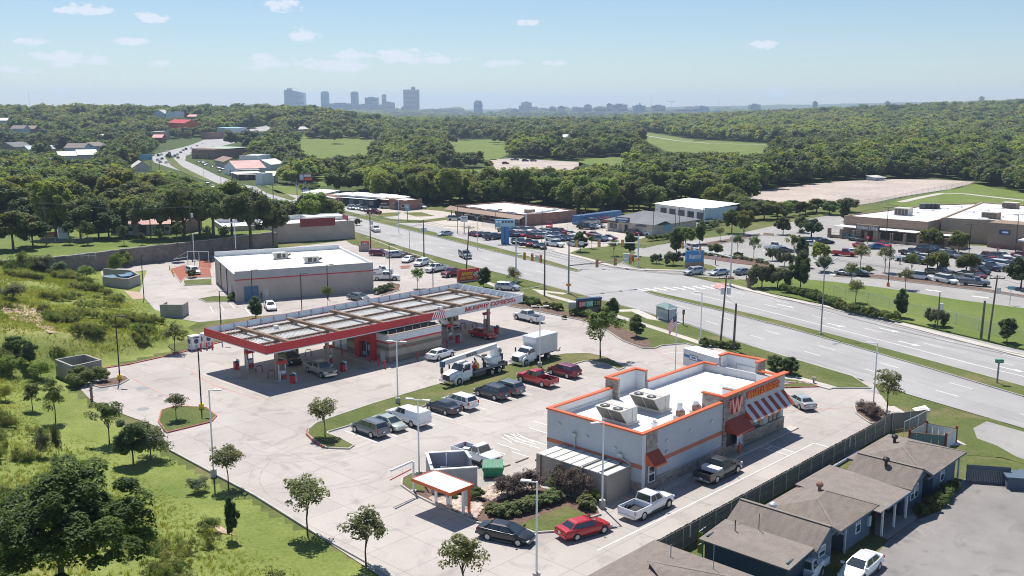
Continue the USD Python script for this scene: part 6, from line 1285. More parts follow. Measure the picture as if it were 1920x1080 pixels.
# generic buildings, built of their own parts
BLD,BLDW = [],[]
def building(name,label,cat,L,Rr,h,depth,wall,roof,kind='flat',doors=0,wins=0,z=None,px=True,group=None,glass='window_glass',rh=None):
    a,b = (P(*L)[:2],P(*Rr)[:2]) if px else (np.array(L),np.array(Rr)); c = (a+b)/2; w = np.linalg.norm(b-a); rz = math.atan2(*(b-a)[::-1])
    if np.array([-math.sin(rz),math.cos(rz)])@c < 0: rz += math.pi
    zz = float(hgt(*(c+np.array([-math.sin(rz),math.cos(rz)])*depth/2))) if z is None else z
    t = thing(name,label,cat,(c[0],c[1],zz),rz,group); x0,x1 = -w/2,w/2; rh = rh or depth*.22
    ux,uy = np.array([math.cos(rz),math.sin(rz)]),np.array([-math.sin(rz),math.cos(rz)]); BOX = toPx(np.array([[*(c+ux*sx*w/2+uy*sy*depth),zz+zq] for sx in (-1,1) for sy in (0,1) for zq in (h*.75,h+(rh if kind[0] == 'g' else 0))]))[0]; BLDW.append((BOX[:,0].min(),BOX[:,1].min(),BOX[:,0].max(),BOX[:,1].max(),float(np.hypot(*c)))); BLD.append(Polygon([c-ux*(w/2+3)-uy*(4+1.2*h),c+ux*(w/2+3)-uy*(4+1.2*h),c+ux*(w/2+4)+uy*(depth+3),c-ux*(w/2+4)+uy*(depth+3)]))
    part(t,'wall',BX(x0,0,-2,x1,depth,h),wall)
    if kind == 'flat': part(t,'roof',BX(x0+.3,.3,h,x1-.3,depth-.3,h+.12),roof); part(t,'parapet',BX(x0-.05,-.05,h,x1+.05,.25,h+.4).box(x0-.05,.25,h,x0+.25,depth,h+.4).box(x1-.25,.25,h,x1+.05,depth,h+.4),wall)
    elif kind == 'gable':
        for y,s in ((-.5,1),(depth+.5,-1)): part(t,'roof_slope',MB().quad((x0-.5,y,h-.1),(x1+.5,y,h-.1),(x1+.5,depth/2,h+rh),(x0-.5,depth/2,h+rh)),roof)
        for x in (x0,x1): part(t,'gable_wall',MB().add([(x,0,h),(x,depth,h),(x,depth/2,h+rh-.1)],[(0,1,2)]),wall)
    elif kind == 'gable_end':
        for x in (x0-.4,x1+.4): part(t,'roof_slope',MB().quad((x,-.4,h-.1),(0,-.4,h+rh),(0,depth+.4,h+rh),(x,depth+.4,h-.1)),roof)
        part(t,'gable_wall',MB().add([(x0,0,h),(x1,0,h),(0,0,h+rh-.1)],[(0,1,2)]),wall)
    else: part(t,'roof',MB().quad((x0-.6,-1.2,h-.35),(x1+.6,-1.2,h-.35),(x1+.6,depth+.3,h+.5),(x0-.6,depth+.3,h+.5)),roof)
    for k in range(doors): x = x0+(k+.5)*w/doors; part(t,'door',BX(x-.9,-.08,0,x+.9,0,min(2.6,h-.4)),'dark_grey')
    for k in range(wins):
        x = x0+(k+.5)*w/wins+(.9 if doors else 0); q = part(t,'window',BX(x-.7,-.06,h*.32,x+.7,0,h*.32+1.2),'white_soft'); part(q,'pane',BX(x-.6,-.08,h*.32+.1,x+.6,-.06,h*.32+1.1),glass)
    return t
building('blue_shop','dark blue flat-roofed shop block behind the row of parked white cars','shop',(628,384),(702,390),3.4,12,'blue_dark','roof_white','shed',3,4)
building('tan_shop','tan roofed shop with brick front left of the dark blue shop block','shop',(608,381),(632,386),3.2,10,'wall_brick','roof_cream','shed',1,2)
building('canopy_shop','low open shop with pale roof under the blue price sign','shop',(571,373),(606,376),2.9,8,'wall_white','roof_cream','shed',2,0)
building('brick_shop','small dark brick shop with white canopy, right of the dark blue shop block','shop',(730,392),(760,395),3.2,8,'wall_brick','roof_white','flat',1,2)
building('pump_canopy','thin white canopy linking the blue shop block and the dark brick shop','canopy',(710,388),(740,391),3.4,7,'wall_brick','roof_white','shed')
building('pink_warehouse','white gabled warehouse with pale red roof on the right of the far road','warehouse',(421,326),(444,332),4.4,15,'wall_white','roof_pink','gable_end',1,0)
building('tin_warehouse','grey sheet metal shed with white porch in front of the pale red roof','warehouse',(445,332),(484,331),4,14,'wall_white','roof_white','shed',3,0); building('tin_shop','low dark shop with tan roof beside the white sheds on the far road','shop',(448,338),(494,336),3,10,'dark_grey','roof_cream','shed',3,2)
building('white_workshop','white block workshop behind the sheet metal sheds','workshop',(485,315),(508,312),7,12,'wall_white','roof_white','flat',0,3); building('white_hut','small white hut beside a slim dark cypress on the far road','hut',(480,346),(492,347),5,6,'wall_white','roof_white','flat'); building('pale_hut','low pale-roofed hut right of the slim dark cypress','hut',(497,343),(514,343),3.5,8,'wall_white','roof_white','gable',1,1); building('grey_hall','low grey-roofed hall among trees behind the sheet metal sheds','hall',(508,319),(533,316),3.2,12,'wall_white','roof_cream','gable')
building('brown_shop','brown brick block with green roof on the inside of the far road bend','shop',(360,297),(404,299),7,28,'wall_brick','roof_green','shed',2,4); building('orange_kiosk','small orange-roofed kiosk beside the white sheds','kiosk',(404,312),(421,316),4,10,'tan_column','roof_brown','gable')
building('red_market','bright red and orange market hall at the bend of the far road','market',(316,262),(348,264),10,16,'orange','red','gable',2,0); building('red_awnings','red-roofed stalls left of the bright market hall','market',(286,272),(304,272),5,12,'dark_red','red','gable'); building('tan_store','tan store with pale roof between the red market buildings','store',(304,270),(320,268),8,14,'tan_column','roof_cream','flat',1,1)
building('grey_barn','big grey barn with wide pale roof on the hill above the red market','barn',(290,254),(311,254),9,22,'wall_blue','hvac','gable_end',1); building('white_block','plain pale block on the hill right of the grey barn','block',(331,256),(348,255),13,12,'wall_white','roof_white','flat',0,2); building('red_roof_hall','long red roof among hill trees right of the pale block','hall',(353,255),(369,255),7,10,'wall_brick','red','gable')
building('blue_roof_store','long low store with bright blue and white roof at the top of the far road','store',(425,264),(464,263),6,20,'wall_white','sign_lblue','shed',2); building('dark_depot','long dark low depot left of the blue-roofed store','depot',(392,268),(424,267),6,14,'wall_brick','roof_brown','flat',0,3)
building('ranch_house','brown-roofed ranch house with tan brick wall behind the big oaks','house',P(251,442,3.7)[:2],P(318,440,3.7)[:2],2.9,11,'panel_tan','roof_pink','gable',2,3,3.7,False); building('ranch_house','low brick house glimpsed right of the ranch house between oak trunks','house',P(318,436,3.7)[:2],P(348,437,3.7)[:2],3.0,8,'wall_brick','roof_brown','gable',1,2,3.7,False)
building('garden_shed','small white shed on the field beside the dark red fence','shed',P(110,448,3.7)[:2],P(130,447,3.7)[:2],2.4,3,'wall_white','roof_white','flat',0,0,3.7,False); building('field_house','flat pale-roofed house at the back of the field, half behind trees','house',P(168,437,3.7)[:2],P(206,434,3.7)[:2],3.0,9,'wall_brick','wall_blue','shed',1,2,3.7,False); building('grey_house','pale blue-grey house wall behind the young trees of the field','house',P(208,440,3.7)[:2],P(250,441,3.7)[:2],2.8,8,'wall_blue','roof_pink','gable',1,2,3.7,False)
t = thing('privacy_fence','dark red board fence at the back left of the field','fence'); u0,u1 = P(76,450,3.7),P(109,448,3.7); az = math.atan2(*(u1-u0)[:2][::-1])
for k in range(18): c = u0+(u1-u0)*(k+.5)/18; part(t,'board',CB((c[0],c[1],4.6),(np.linalg.norm(u1-u0)/18-.02,.04,1.8),az),'dark_red')
part(t,'rail',BM((*u0[:2],5.2),(*u1[:2],5.2),.14,.1),'dark_red')
for q in (('tin_roof_house','house with rusty pale tin roof showing between tree crowns left of the oaks',(158,398),(184,396),6.5,8,'wall_white','roof_pink','gable'),('pale_roof_house','white-roofed building half hidden by woods below the blue billboard',(250,333),(284,332),7,14,'cream_wall','hvac','gable_end'),
          ('long_shed','long white-roofed shed in the left suburb, the farther right of two',(148,305),(184,304),7,14,'cream_wall','hvac','gable'),('long_shed','long white-roofed shed in the left suburb, the left of two',(112,306),(146,305),6.5,12,'cream_wall','hvac','gable'),
          ('white_motel','small white motel with dark doors beside the blue billboard',(236,316),(258,316),5,10,'cream_wall','hvac','flat'),('brown_house','brown-roofed house at the upper left on the suburb hill',(46,268),(66,268),9,14,'wall_brick','roof_brown','gable'),
          ('blue_house','tall pale blue house at the far upper left of the suburb',(22,270),(46,270),12,14,'wall_blue','shingle_b','gable'),('grey_apartments','long grey apartment block in the middle of the left suburb',(122,294),(158,294),9,14,'wall_blue','shingle_b','gable'),('grey_apartments','shorter grey apartment block right of the long grey one in the left suburb',(178,290),(200,288),9,12,'wall_blue','shingle_b','gable'),
          ('hill_house','red-tiled house with white porch high on the left hill above the grey barn',(224,244),(262,243),7,14,'wall_white','roof_pink','gable'),('hill_house','small white-roofed house under the left skyline',(135,240),(148,240),8,10,'wall_brick','roof_pink','gable'),('hill_house','pale low house in the trees left of the market',(198,272),(217,271),6,12,'wall_brick','roof_cream','gable'),
          ('white_ranch','wide white-walled ranch house with pale roof at the left edge of the suburb',(28,286),(60,284),6,16,'panel_tan','shingle_grey','gable'),('teal_roof_house','low house with pale blue roof in the left suburb',(54,288),(112,286),4.5,12,'cream_wall','wall_blue','gable'),('hill_house','dark house with a red porch near the left end of the skyline',(0,262),(16,262),9,12,'wall_white','roof_cream','gable'),
          ('park_pavilion','pale pavilion beside the far green park',(674,249),(686,249),9,10,'panel_tan','shingle_grey','flat'),('park_shelter','long white-roofed shelter above the far green park',(558,262),(580,261),4,12,'cream_wall','hvac','gable'),('park_shelter','low pale shelter on the right of the far green park',(622,260),(648,260),4,10,'cream_wall','hvac','gable'),
          ('white_depot','white-roofed depot beyond the left of the dirt site',(868,254),(886,254),8,20,'cream_wall','hvac','flat'),('white_depot','white arcade building right of the white-roofed depot',(905,253),(918,253),8,14,'cream_wall','hvac','flat'),('wood_house','white house deep in the right-hand woods',(1045,268),(1066,268),8,12,'wall_white','roof_cream','gable'),
          ('woodland_shed','pale shed at the edge of the dirt yard, under the trees',(1640,339),(1658,338),2.5,5,'wall_blue','hvac','shed'),('railway_shed','dark sheds half hidden by trees above the repair garage',(1208,350),(1256,352),4,8,'wall_brick','shingle_grey','flat')):
    building(q[0],q[1],'building',q[2],q[3],q[4]*.72,q[5],q[6],q[7],q[8],0,3 if q[4] > 5 else 2)
t = thing('storage_tank_row','long blue container row at the edge of the woods behind the dealer office','container'); u,v = P(1078,421),P(1160,410)
for k in range(6): a,b = u+(v-u)*(k+.02)/6,u+(v-u)*(k+.98)/6; q = part(t,'container',BM((a[0],a[1],1.4),(b[0],b[1],1.4),2.4,2.6),'tank_blue'); part(q,'rib',BM((a[0],a[1],2.72),(b[0],b[1],2.72),.5,.06),'roof_teal')
# bus shelter
bp = P(1249,601); t = thing('bus_shelter','green-roofed glass bus shelter beside the road','bus shelter',(bp[0],bp[1],.12),math.radians(73))
for x in (-1.6,1.6):
    for y in (-.8,.8): part(t,'post',BX(x-.05,y-.05,0,x+.05,y+.05,2.3),'black_metal')
part(t,'roof',MB().add([(-1.9,-1.1,2.3),(1.9,-1.1,2.3),(1.9,1.1,2.3),(-1.9,1.1,2.3),(-.5,0,2.95),(.5,0,2.95)],[(0,1,5),(0,5,4),(1,2,5),(2,3,4),(2,4,5),(3,0,4),(0,2,1),(0,3,2)]),'roof_teal')
for a in ((-1.55,.78,1.55,.82),(-1.62,-.75,-1.58,.75),(1.58,-.75,1.62,.75)): part(t,'pane',BX(a[0],a[1],.2,a[2],a[3],2.1),'window_pale')
part(t,'bench',BX(-1.2,.3,.42,1.2,.7,.48).box(-1,.4,0,-.9,.6,.42).box(.9,.4,0,1,.6,.42),'mid_grey'); part(t,'slab',BX(-2.4,-1.4,-.02,2.4,1.3,.02),'side_concrete')
# ------------------------------------------------------------------ poles, lights and wires
def PH(x,y):
    """Where the sight line meets the ground, hillside included."""
    d = px_dir(x,y); t = np.concatenate([np.arange(20,400,.5),400*1.01**np.arange(0,350)]); q = CAM+t[:,None]*d; k = np.nonzero(q[:,2] < hgt(q[:,0],q[:,1]))[0]
    p = q[k[0]] if len(k) else q[-1]; return np.array([p[0],p[1],float(hgt(p[0],p[1]))])
def top_z(base,ytop):
    f = lambda z: toPx((base[0],base[1],z))[0][1]-ytop
    lo,hi = base[2],base[2]+60
    for _ in range(40):
        m = (lo+hi)/2
        if f(m) > 0: lo = m
        else: hi = m
    return (lo+hi)/2
def lamp_pole(base,ytop,label,m='white',heads=1,az=0.0,foot='kerb',r=.09,group=None,z=0.0,cat='street lamp'):
    b = PH(*base) if z is None else P(*base,z); h = top_z(b,ytop)-b[2]
    t = thing('lamp_post',label,cat,b,az,group); part(t,'pole',CY(0,0,.5 if foot else 0,h,r,10,r*.8),m)
    if foot: part(t,'footing',CY(0,0,-.3,.75,.3,14),foot)
    for k in range(heads):
        s = 1 if k == 0 else -1; a = part(t,'arm',BM((0,0,h-.08),(s*.5,0,h-.03),.07,.07),m); part(a,'lamp_head',CB((s*.85,0,h),(.8,.36,.1)),'white_soft' if m == 'white' else m)
    return t
A0 = math.atan2(RT[1],RT[0])   # to the right of the picture
for b,y,l,m,n,az,f in (((401,893),731,'tall white lamp post at the grass edge left of the forecourt','white',1,A0,'kerb'),((746,757),640,'white twin-head lamp post in the grass island before the fuel shop','white',2,A0-.2,'kerb'),((786,897),749,'white twin-head lamp post behind the order canopy','white',2,A0-.3,'kerb'),
        ((1006,1090),903,'white lamp post nearest the camera at the lower edge','white',1,A0+2.9,'kerb'),((1129,952),791,'white lamp post by the corner of the cooler room','white',1,A0+3.5,'kerb'),((1637,765),643,'white lamp post in the shrub bed beside the road entrance','white',1,A0+2.9,'kerb'),
        ((1012,689),574,'white lamp post between the box truck and the red pickup','white',2,A0+.1,'kerb'),((1313,646),548,'white lamp post on the lawn behind the burger restaurant','white',1,A0+3.0,'kerb'),
        ((225,713),593,'black lamp post with yellow foot by the brown walled pen','black_metal',1,A0,'sign_yellow'),((378,768),652,'black lamp post with yellow foot on the small grass island','black_metal',1,A0-.2,'sign_yellow'),((416,640),546,'black lamp post with yellow foot beside the ice lockers','black_metal',1,A0,'sign_yellow'),
        ((270,560),477,'black lamp post at the grass edge behind the parts shop','black_metal',1,A0,None),((474,574),506,'black lamp post in front of the grey roller door','black_metal',1,A0,None),((566,582),513,'black lamp post before the middle of the parts shop wall','black_metal',1,A0+.2,None),((615,560),496,'black lamp post before the right part of the parts shop wall','black_metal',1,A0,None),
        ((731,528),458,'black lamp post beside the white pickups at the parts shop corner','black_metal',1,A0,None),((812,540),492,'black lamp post near the red and yellow sign','black_metal',1,A0,None)):
    lamp_pole(b,y,l,m,n,az,f)
for b,y,l in (((1661,456),389,'dark lamp post before the garden centre'),((1665,537),433,'dark lamp post with orange foot beside the perimeter drive'),((1737,526),436,'dark lamp post rising beside the round tree of the supermarket lot'),((1816,485),421,'dark twin lamp post in front of the tan supermarket wall'),((1903,481),402,'dark lamp post at the supermarket entrance canopy')):
    lamp_pole(b,y,l,'black_metal',2,A0,'orange' if '537' in str(b) else None,.1)
for b,y,l in (((1016,462),392,'dark pole rising from the crowded car lot'),((858,438),384,'dark pole left of the white board sign'),((929,430),397,'thin pole in front of the shop strip'),((984,430),396,'thin pole near the pale end of the shop strip'),((1089,432),396,'pole beside the blue container row'),((1224,450),393,'pole at the left corner of the dealer office'),((1265,453),400,'dark pole at the corner of the dealer office porch'),((1273,440),388,'pole between the dealer office and the repair garage'),((1318,428),390,'pole in front of the last garage bay')):
    lamp_pole(b,y,l,'pole_wood',1,A0,None,.1)
lamp_pole((442,466),418,'pale lamp post behind the taupe restaurant','white',2,A0,None,z=FIELD_Z); lamp_pole((365,500),437,'white pole with a square head behind the drive-through bars','white',1,A0,None)
for b,y,l in (((748,437),373,'tall double-armed steel street light on the median near the shop strip'),((895,468),405,'tall thin steel street light on the median by the white board sign'),((768,475),424,'thin steel street light beside the parts shop verge'),((636,412),357,'double-armed street light on the median by the blue shop block'),((558,385),345,'double-armed street light before the red billboard'),((415,352),322,'street light on the median far up the road'),((500,381),350,'street light halfway along the far median'),((382,330),312,'farthest street light on the curving median')):
    p = P(*b); h = top_z(p,y); t = thing('street_light',l,'street light',p,A0); part(t,'pole',CY(0,0,0,h,.1,8,.06),'galv')
    for s in (-1,1): a = part(t,'arm',TB([(0,0,h-.6),(s*.8,0,h+.1),(s*2.6,0,h+.35)],.05,6),'galv'); part(a,'lamp_head',CB((s*2.9,0,h+.34),(.8,.3,.15)),'galv')
p = P(1539,628); h = top_z(p,503); t = thing('street_light','tall double-armed street light on the near median right of the junction','street light',p,A0); part(t,'pole',CY(0,0,0,h,.12,8,.08),'mid_grey'); part(t,'footing',CY(0,0,0,.4,.3,10),'kerb')
for s in (-1,1): a = part(t,'arm',TB([(0,0,h-.2),(s*.7,0,h+.5),(s*1.5,0,h+1.5)],.05,6),'galv'); part(a,'lamp_head',CB((s*1.7,0,h+1.55),(.8,.3,.15),0,0,-s*.6),'galv')
POLES = {}
def power_pole(key,base,ytop,label,arms=1,cans=0,lean=0.0,z=0.0,r=.16,az=None,name='power_pole'):
    b = P(*base,z); h = top_z(b,ytop)-b[2]; t = thing(name,label,'power pole',b,A0 if az is None else az); tip = np.array([lean*h,0,h])
    part(t,'pole',TB([(0,0,-.3),tip],[r,r*.7],8),'pole_wood')
    for k in range(arms):
        a = part(t,'crossarm',CB(tip-[0,0,.5+1.1*k],(2.4,.12,.14)),'pole_wood')
        for s in (-1.05,-.35,.35,1.05): part(a,'insulator',CY(tip[0]+s,0,tip[2]-.43-1.1*k,tip[2]-.2-1.1*k,.05,6),'mid_grey')
    for k in range(cans): part(t,'transformer',CY(tip[0]+(.45 if k == 0 else -.45),.1,tip[2]-2.9,tip[2]-1.9,.3,12),'galv')
    c,s = math.cos(A0),math.sin(A0); POLES[key] = b+np.array([c*tip[0],s*tip[0],tip[2]-.2])
for a in (('a',(795,488),412,'wooden power pole with two grey transformers beside the parts shop verge',1,2),('b',(874,509),423,'leaning wooden power pole behind the red and yellow sign',1,0,.07),('c',(695,466),400,'dark power pole beside the red restaurant sign',0,1),('d',(1350,652),516,'wooden power pole with two grey transformers behind the burger restaurant',1,2,.05),('f',(1853,640),516,'tall power pole with crossarm in the wire fence of the lawn',1,1,.05),
          ('h',(1021,556),457,'dark wooden pole on the sidewalk corner left of the price sign',0,0),('k',(601,415),360,'wooden power pole at the left of the blue shop block',1,0),('l',(630,430),400,'short power pole before the clump of trees',1,0),('m',(513,386),345,'power pole beside the far road, right of the two round bushes',1,0),('n',(475,375),350,'power pole near the farther round bush',1,0),('o',(450,375),356,'power pole nearest the round bushes on the left of the far road',1,1)):
    power_pole(*a)
power_pole('e',(1375,657),569,'bare stub pole on the lawn behind the burger restaurant',0,0,.02,r=.2); power_pole('g',(1839,636),564,'bare stub pole beside the tall power pole in the lawn fence',0,0,.02,r=.22); power_pole('i',(359,455),385,'dark power pole with a lamp in front of the big oaks',1,1,z=FIELD_Z); power_pole('j',(88,458),378,'tall wooden power pole at the left of the field',2,0,z=FIELD_Z,r=.2); power_pole('q',(283,446),400,'slim dark pole before the ranch house',0,0,z=FIELD_Z)
power_pole('r',(1757,618),548,'grey steel pole with meter boxes inside the lawn fence',0,1,r=.13)
def wires(name,label,spans,r=.022,sag=.03):
    t = thing(name,label,'wire'); s = np.linspace(0,1,13)[:,None]
    for a,b in spans:
        a,b = np.array(a,float),np.array(b,float); p = a+(b-a)*s; p[:,2] -= (4*s*(1-s)).ravel()*np.linalg.norm(b-a)*sag; part(t,'wire',TB(p,r,4),'black_metal')
ext = lambda k,d: [POLES[k]+np.array([RT[0]*o,RT[1]*o,0]) for o in d]
wires('power_lines','power lines running from the leaning pole past the junction to the restaurant pole',list(zip(ext('b',(-.9,.9)),ext('d',(-.9,.9))))); wires('power_lines','power lines between the two poles at the parts shop verge',list(zip(ext('a',(-.9,.9)),ext('b',(-.9,.9)))))
wires('power_lines','power lines from the restaurant pole off to the lower right',list(zip(ext('d',(-.9,.9)),[np.array([112,5,9.5]),np.array([113,5,9.5])]))+[(POLES['d']-[0,0,3.0],POLES['e'])]); wires('power_lines','power lines along the wire fence of the sloping lawn',list(zip(ext('f',(-.9,.9)),[np.array([150,5,9.5]),np.array([151,5,9.5])]))+list(zip(ext('f',(-.9,.9)),[np.array([181,119,11]),np.array([182,119,11])])))
wires('power_lines','power lines strung across the field before the big oaks',list(zip(ext('j',(-.9,0,.9)),ext('i',(-.9,0,.9))))+list(zip(ext('i',(-.9,.9)),ext('c',(-.6,.6))))+[(POLES['j'],np.array([10,225,12.5]))]); wires('power_lines','power lines from the parts shop verge up the near side of the far road',list(zip(ext('c',(-.6,.6)),ext('a',(-.9,.9))))+list(zip(ext('l',(-.8,.8)),ext('c',(-.6,.6))))+list(zip(ext('m',(-.8,.8)),ext('l',(-.8,.8))))+list(zip(ext('n',(-.8,.8)),ext('m',(-.8,.8)))))
wires('service_wire','thin pale wires drooping from the clothes line frame to the cottage roof',[((61.4,40.3,2.4),(66.4,38.3,4.1)),((61.6,40.0,1.6),(66.2,37.6,2.9))],.015,.05)
# traffic signals
def signal(base,ytop,arm_px,zarm_px,heads,label,m='galv',extra=None):
    b = P(*base); h = top_z(b,ytop); za = top_z(b,zarm_px); t = thing('traffic_signal',label,'traffic signal',(b[0],b[1],0)); part(t,'pole',CY(0,0,0,h,.19,10,.13),m); part(t,'base_plate',CY(0,0,0,.35,.32,10),'galv')
    e = P(*arm_px[0],za+arm_px[1])-[b[0],b[1],0]; a0 = np.array([0,0,za]); arm = part(t,'mast_arm',TB([a0,a0+(e-a0)*.5,e],[.13,.1,.07],8),m)
    for f in heads:
        c = a0+(e-a0)*f; c = c-[0,0,.1]; d = np.array([c[1]-a0[1],a0[0]-c[0],0]); d /= np.linalg.norm(d)+1e-9; az = math.atan2(d[1],d[0])
        s = part(t,'signal_head',CB((c[0],c[1],c[2]),(.32,.42,1.35),az),'signal_amber'); part(s,'back_plate',CB((c[0]-d[0]*.0,c[1]-d[1]*.0,c[2]),(.06,.7,1.6),az),'mid_grey')
        for k,mm in enumerate(('signal_red','amber','sign_green')): part(s,'lens',CB((c[0]+d[0]*.18,c[1]+d[1]*.18,c[2]+.4-.4*k),(.06,.26,.26),az),mm)
    if extra: c = a0+(e-a0)*extra; part(t,'street_sign',CB((c[0],c[1],c[2]),(.06,1.0,.9),math.atan2(e[1],e[0])+1.57),'galv')
    part(t,'push_box',BX(-.35,-.35,1.6,.35,.35,2.0),'signal_amber')
signal((1066,551),453,((1182,487),0),498,(.45,.75,1.0),'traffic signal with its mast arm over the near lanes, left of the price sign','mid_grey',.93); signal((1196,501),440,((1078,456),0),455,(.25,.62,.97),'traffic signal with long pale mast arm on the far corner lawn','galv',.9)
signal((967.5,530),448,((1014,484),0),477,(.35,.66,1.0),'traffic signal with a short mast arm left of the junction','galv',.85); signal((1369,537),440,((1280,459),0),482,(.62,.8,1.0),'traffic signal on the right corner with its arm over the supermarket entrance','galv',.93)
# ------------------------------------------------------------------ signs
def frame_of(a,b):
    a,b = np.array(a[:2]),np.array(b[:2]); return (a+b)/2,np.linalg.norm(b-a),math.atan2(*(b-a)[::-1])
def sign_thing(name,label,a,b,z0,z1,m,base=None,basem='panel_tan',th=.5,cat='sign'):
    c,w,az = frame_of(P(*a),P(*b)); t = thing(name,label,cat,(*c,0),az); part(t,'panel',BX(-w/2,-th/2,z0,w/2,th/2,z1),m)
    if base: part(t,'base',BX(-w/2-.02,-th/2-.05,0,w/2+.02,th/2+.05,z0-.002),basem)
    return t,w
t,w = sign_thing('parts_shop_sign','red monument sign with yellow lettering and a checkered flag',(858,531),(897,526),.35,2.7,'red',True,'kerb',.5)
text_on(t,'lettering','Advance',.78,(-w*.36,-.26,1.5),(1,0),'sign_yellow',.04,True,w*.52,slant=.25); text_on(t,'lettering','Auto Parts',.6,(-w*.42,-.26,.7),(1,0),'sign_yellow',.04,True,w*.58,slant=.25)
for i in range(4):
    for j in range(3): part(t,'flag_square',BX(w*.22+i*.26,-.28,1.0+j*.3+i*.06,w*.22+i*.26+.25,-.25,1.29+j*.3+i*.06),'white' if (i+j) % 2 else 'black_metal')
c,w,az = frame_of(P(1082,592),P(1125,588)); t = thing('price_sign','dark monument sign with coloured fuel price digits','sign',(*c,0),az)
part(t,'base',BX(-w/2,-.3,0,w/2,.3,1.35),'brown_block'); part(t,'panel',BX(-w/2-.05,-.35,1.35,w/2+.05,.35,2.65),'black_metal'); part(t,'top',BX(-w/2-.12,-.42,2.65,w/2+.12,.42,3.0),'sign_navy')
for k,(s,m) in enumerate((('2.80','led_red'),('2.65','led_green'),('2.83','led_amber'))):
    x0 = -w/2+.15+k*(w-.2)/3; part(t,'digit_panel',BX(x0,-.37,1.5,x0+(w-.2)/3-.12,-.35,2.5),m if k != 2 else 'black_metal'); text_on(t,'digits',s,.62,(x0+.12,-.375,1.72),(1,0),'white' if k != 2 else 'led_amber',.02,True,(w-.2)/3-.36)
t,w = sign_thing('supermarket_sign','blue monument sign with pale lettering on a brown base',(1285,505),(1318,503),1.6,4.1,'sign_blue',True,'big_box'); text_on(t,'lettering','Walmart',.95,(-w*.36,-.27,2.35),(1,0),'wall_white',.03,True,w*.68)
bp_ = P(947,457); t = thing('pylon_sign','tall blue pylon sign standing in the crowded car lot','sign',bp_,A0); h = top_z(bp_,411); part(t,'column',BX(-1.05,-.5,0,1.05,.5,h*.68),'sign_blue'); part(t,'board',BX(-2.7,-.4,h*.68,2.6,.4,h),'sign_lblue').GetPath(); part(t,'board_face',BX(-1.2,-.44,h*.72,2.5,-.4,h*.96),'wall_blue'); part(t,'stripe',BX(-.2,-.54,0,.05,-.5,h*.68),'sign_navy')
for k in range(6): part(t,'lettering',BX(-2.4+k*.78,-.46,h*.86,-1.85+k*.78,-.44,h*.94),'sign_navy' if k > 1 else 'white')
def board_sign(name,label,base,px0,px1,m,mark,cat='sign',legs=1):
    b = P(*base); z1,z0 = top_z(b,px0[1]),top_z(b,px1[1]); k = FPX/((b-CAM)@FW); w = (px1[0]-px0[0])/k; off = ((px0[0]+px1[0])/2-base[0])/k; t = thing(name,label,cat,b,A0)
    part(t,'board',BX(off-w/2,-.2,z0,off+w/2,.2,z1),m)
    for i in range(legs): x = off+(0 if legs == 1 else (i-(legs-1)/2)*w*.7); part(t,'post',CY(x,.1,0,z0+.1,.12 if legs == 1 else .18,8),'mid_grey')
    for (u0,v0,u1,v1,mm) in mark: part(t,'marking',BX(off-w/2+w*u0,-.23,z0+(z1-z0)*v0,off-w/2+w*u1,-.2,z0+(z1-z0)*v1),mm)
board_sign('board_sign','plain white board sign on a thin post at the edge of the wide paved lot',(870,437),(864,405),(877,416),'white_soft',[(.15,.35,.85,.6,'wall_blue'),(.1,.7,.9,.85,'mid_grey')])
board_sign('restaurant_sign','red roadside sign on a grey base by the parts shop parking',(684,471),(677,452),(692,463),'red',[(.2,.25,.32,.75,'white_soft'),(.38,.3,.62,.75,'white_soft'),(.7,.25,.82,.75,'white_soft')]); solo('sign_base',CB((*P(683,471)[:2],.9),(2.6,.8,1.8),A0),'panel_tan','grey block base under the red roadside sign','sign base')
board_sign('billboard','red and white billboard standing among trees beside the far road',(575,365),(562,325),(587,339),'dark_red',[(.06,.15,.34,.85,'wall_blue'),(.4,.55,.9,.85,'white_soft'),(.42,.12,.95,.42,'orange')],'billboard',3); board_sign('billboard','bright blue billboard at the left of the far road',(276,318),(265,289),(287,300),'sign_lblue',[(.7,.15,.85,.4,'sign_navy')],'billboard',4)
board_sign('shop_sign','small dark sign with white lettering under the red billboard',(574,372),(567,354),(581,362),'sign_navy',[(.1,.2,.3,.8,'white'),(.36,.2,.56,.8,'white'),(.62,.2,.9,.8,'white')]); board_sign('shop_sign','pale blue sign on a pole in the grass beside the dark brick shop',(763,414),(760,384),(768,395),'sign_lblue',[(.15,.5,.85,.8,'wall_white')])
board_sign('street_sign','small dark road sign on a post in the near median at the right',(1867,720),(1863,674),(1877,680),'sign_green',[(.1,.3,.9,.7,'mid_grey')]); board_sign('bus_stop_sign','small dark sign on a post beside the bus shelter',(1281,611),(1279,581),(1283,589),'black_metal',[(.2,.2,.8,.8,'mid_grey')]); board_sign('exit_sign','small blank sign on a post where the supermarket drive meets the road',(1342,497),(1339,479),(1344,487),'hvac',[(.2,.2,.8,.8,'white_soft')]); board_sign('banner','small leaning pale sign on the lawn triangle by the road entrance',(1525,720),(1523,707),(1529,712),'panel_tan',[(.2,.3,.8,.7,'white_soft')]); board_sign('stop_sign','small red stop sign in front of the garden centre',(1627,457),(1624,443),(1629,448),'red',[(.2,.35,.8,.65,'white')]); board_sign('stop_sign','small red stop sign before the supermarket entrance canopy',(1871,472),(1869,465),(1873,469),'red',[(.2,.35,.8,.65,'white')])
t = thing('lane_sign','blue sign on a post beside the perimeter drive at the right','sign',P(1893,572),A0); part(t,'post',CY(0,0,0,3.4,.06,6),'galv'); part(t,'panel',BX(-.6,-.06,2.9,.6,-.02,3.5),'sign_lblue')
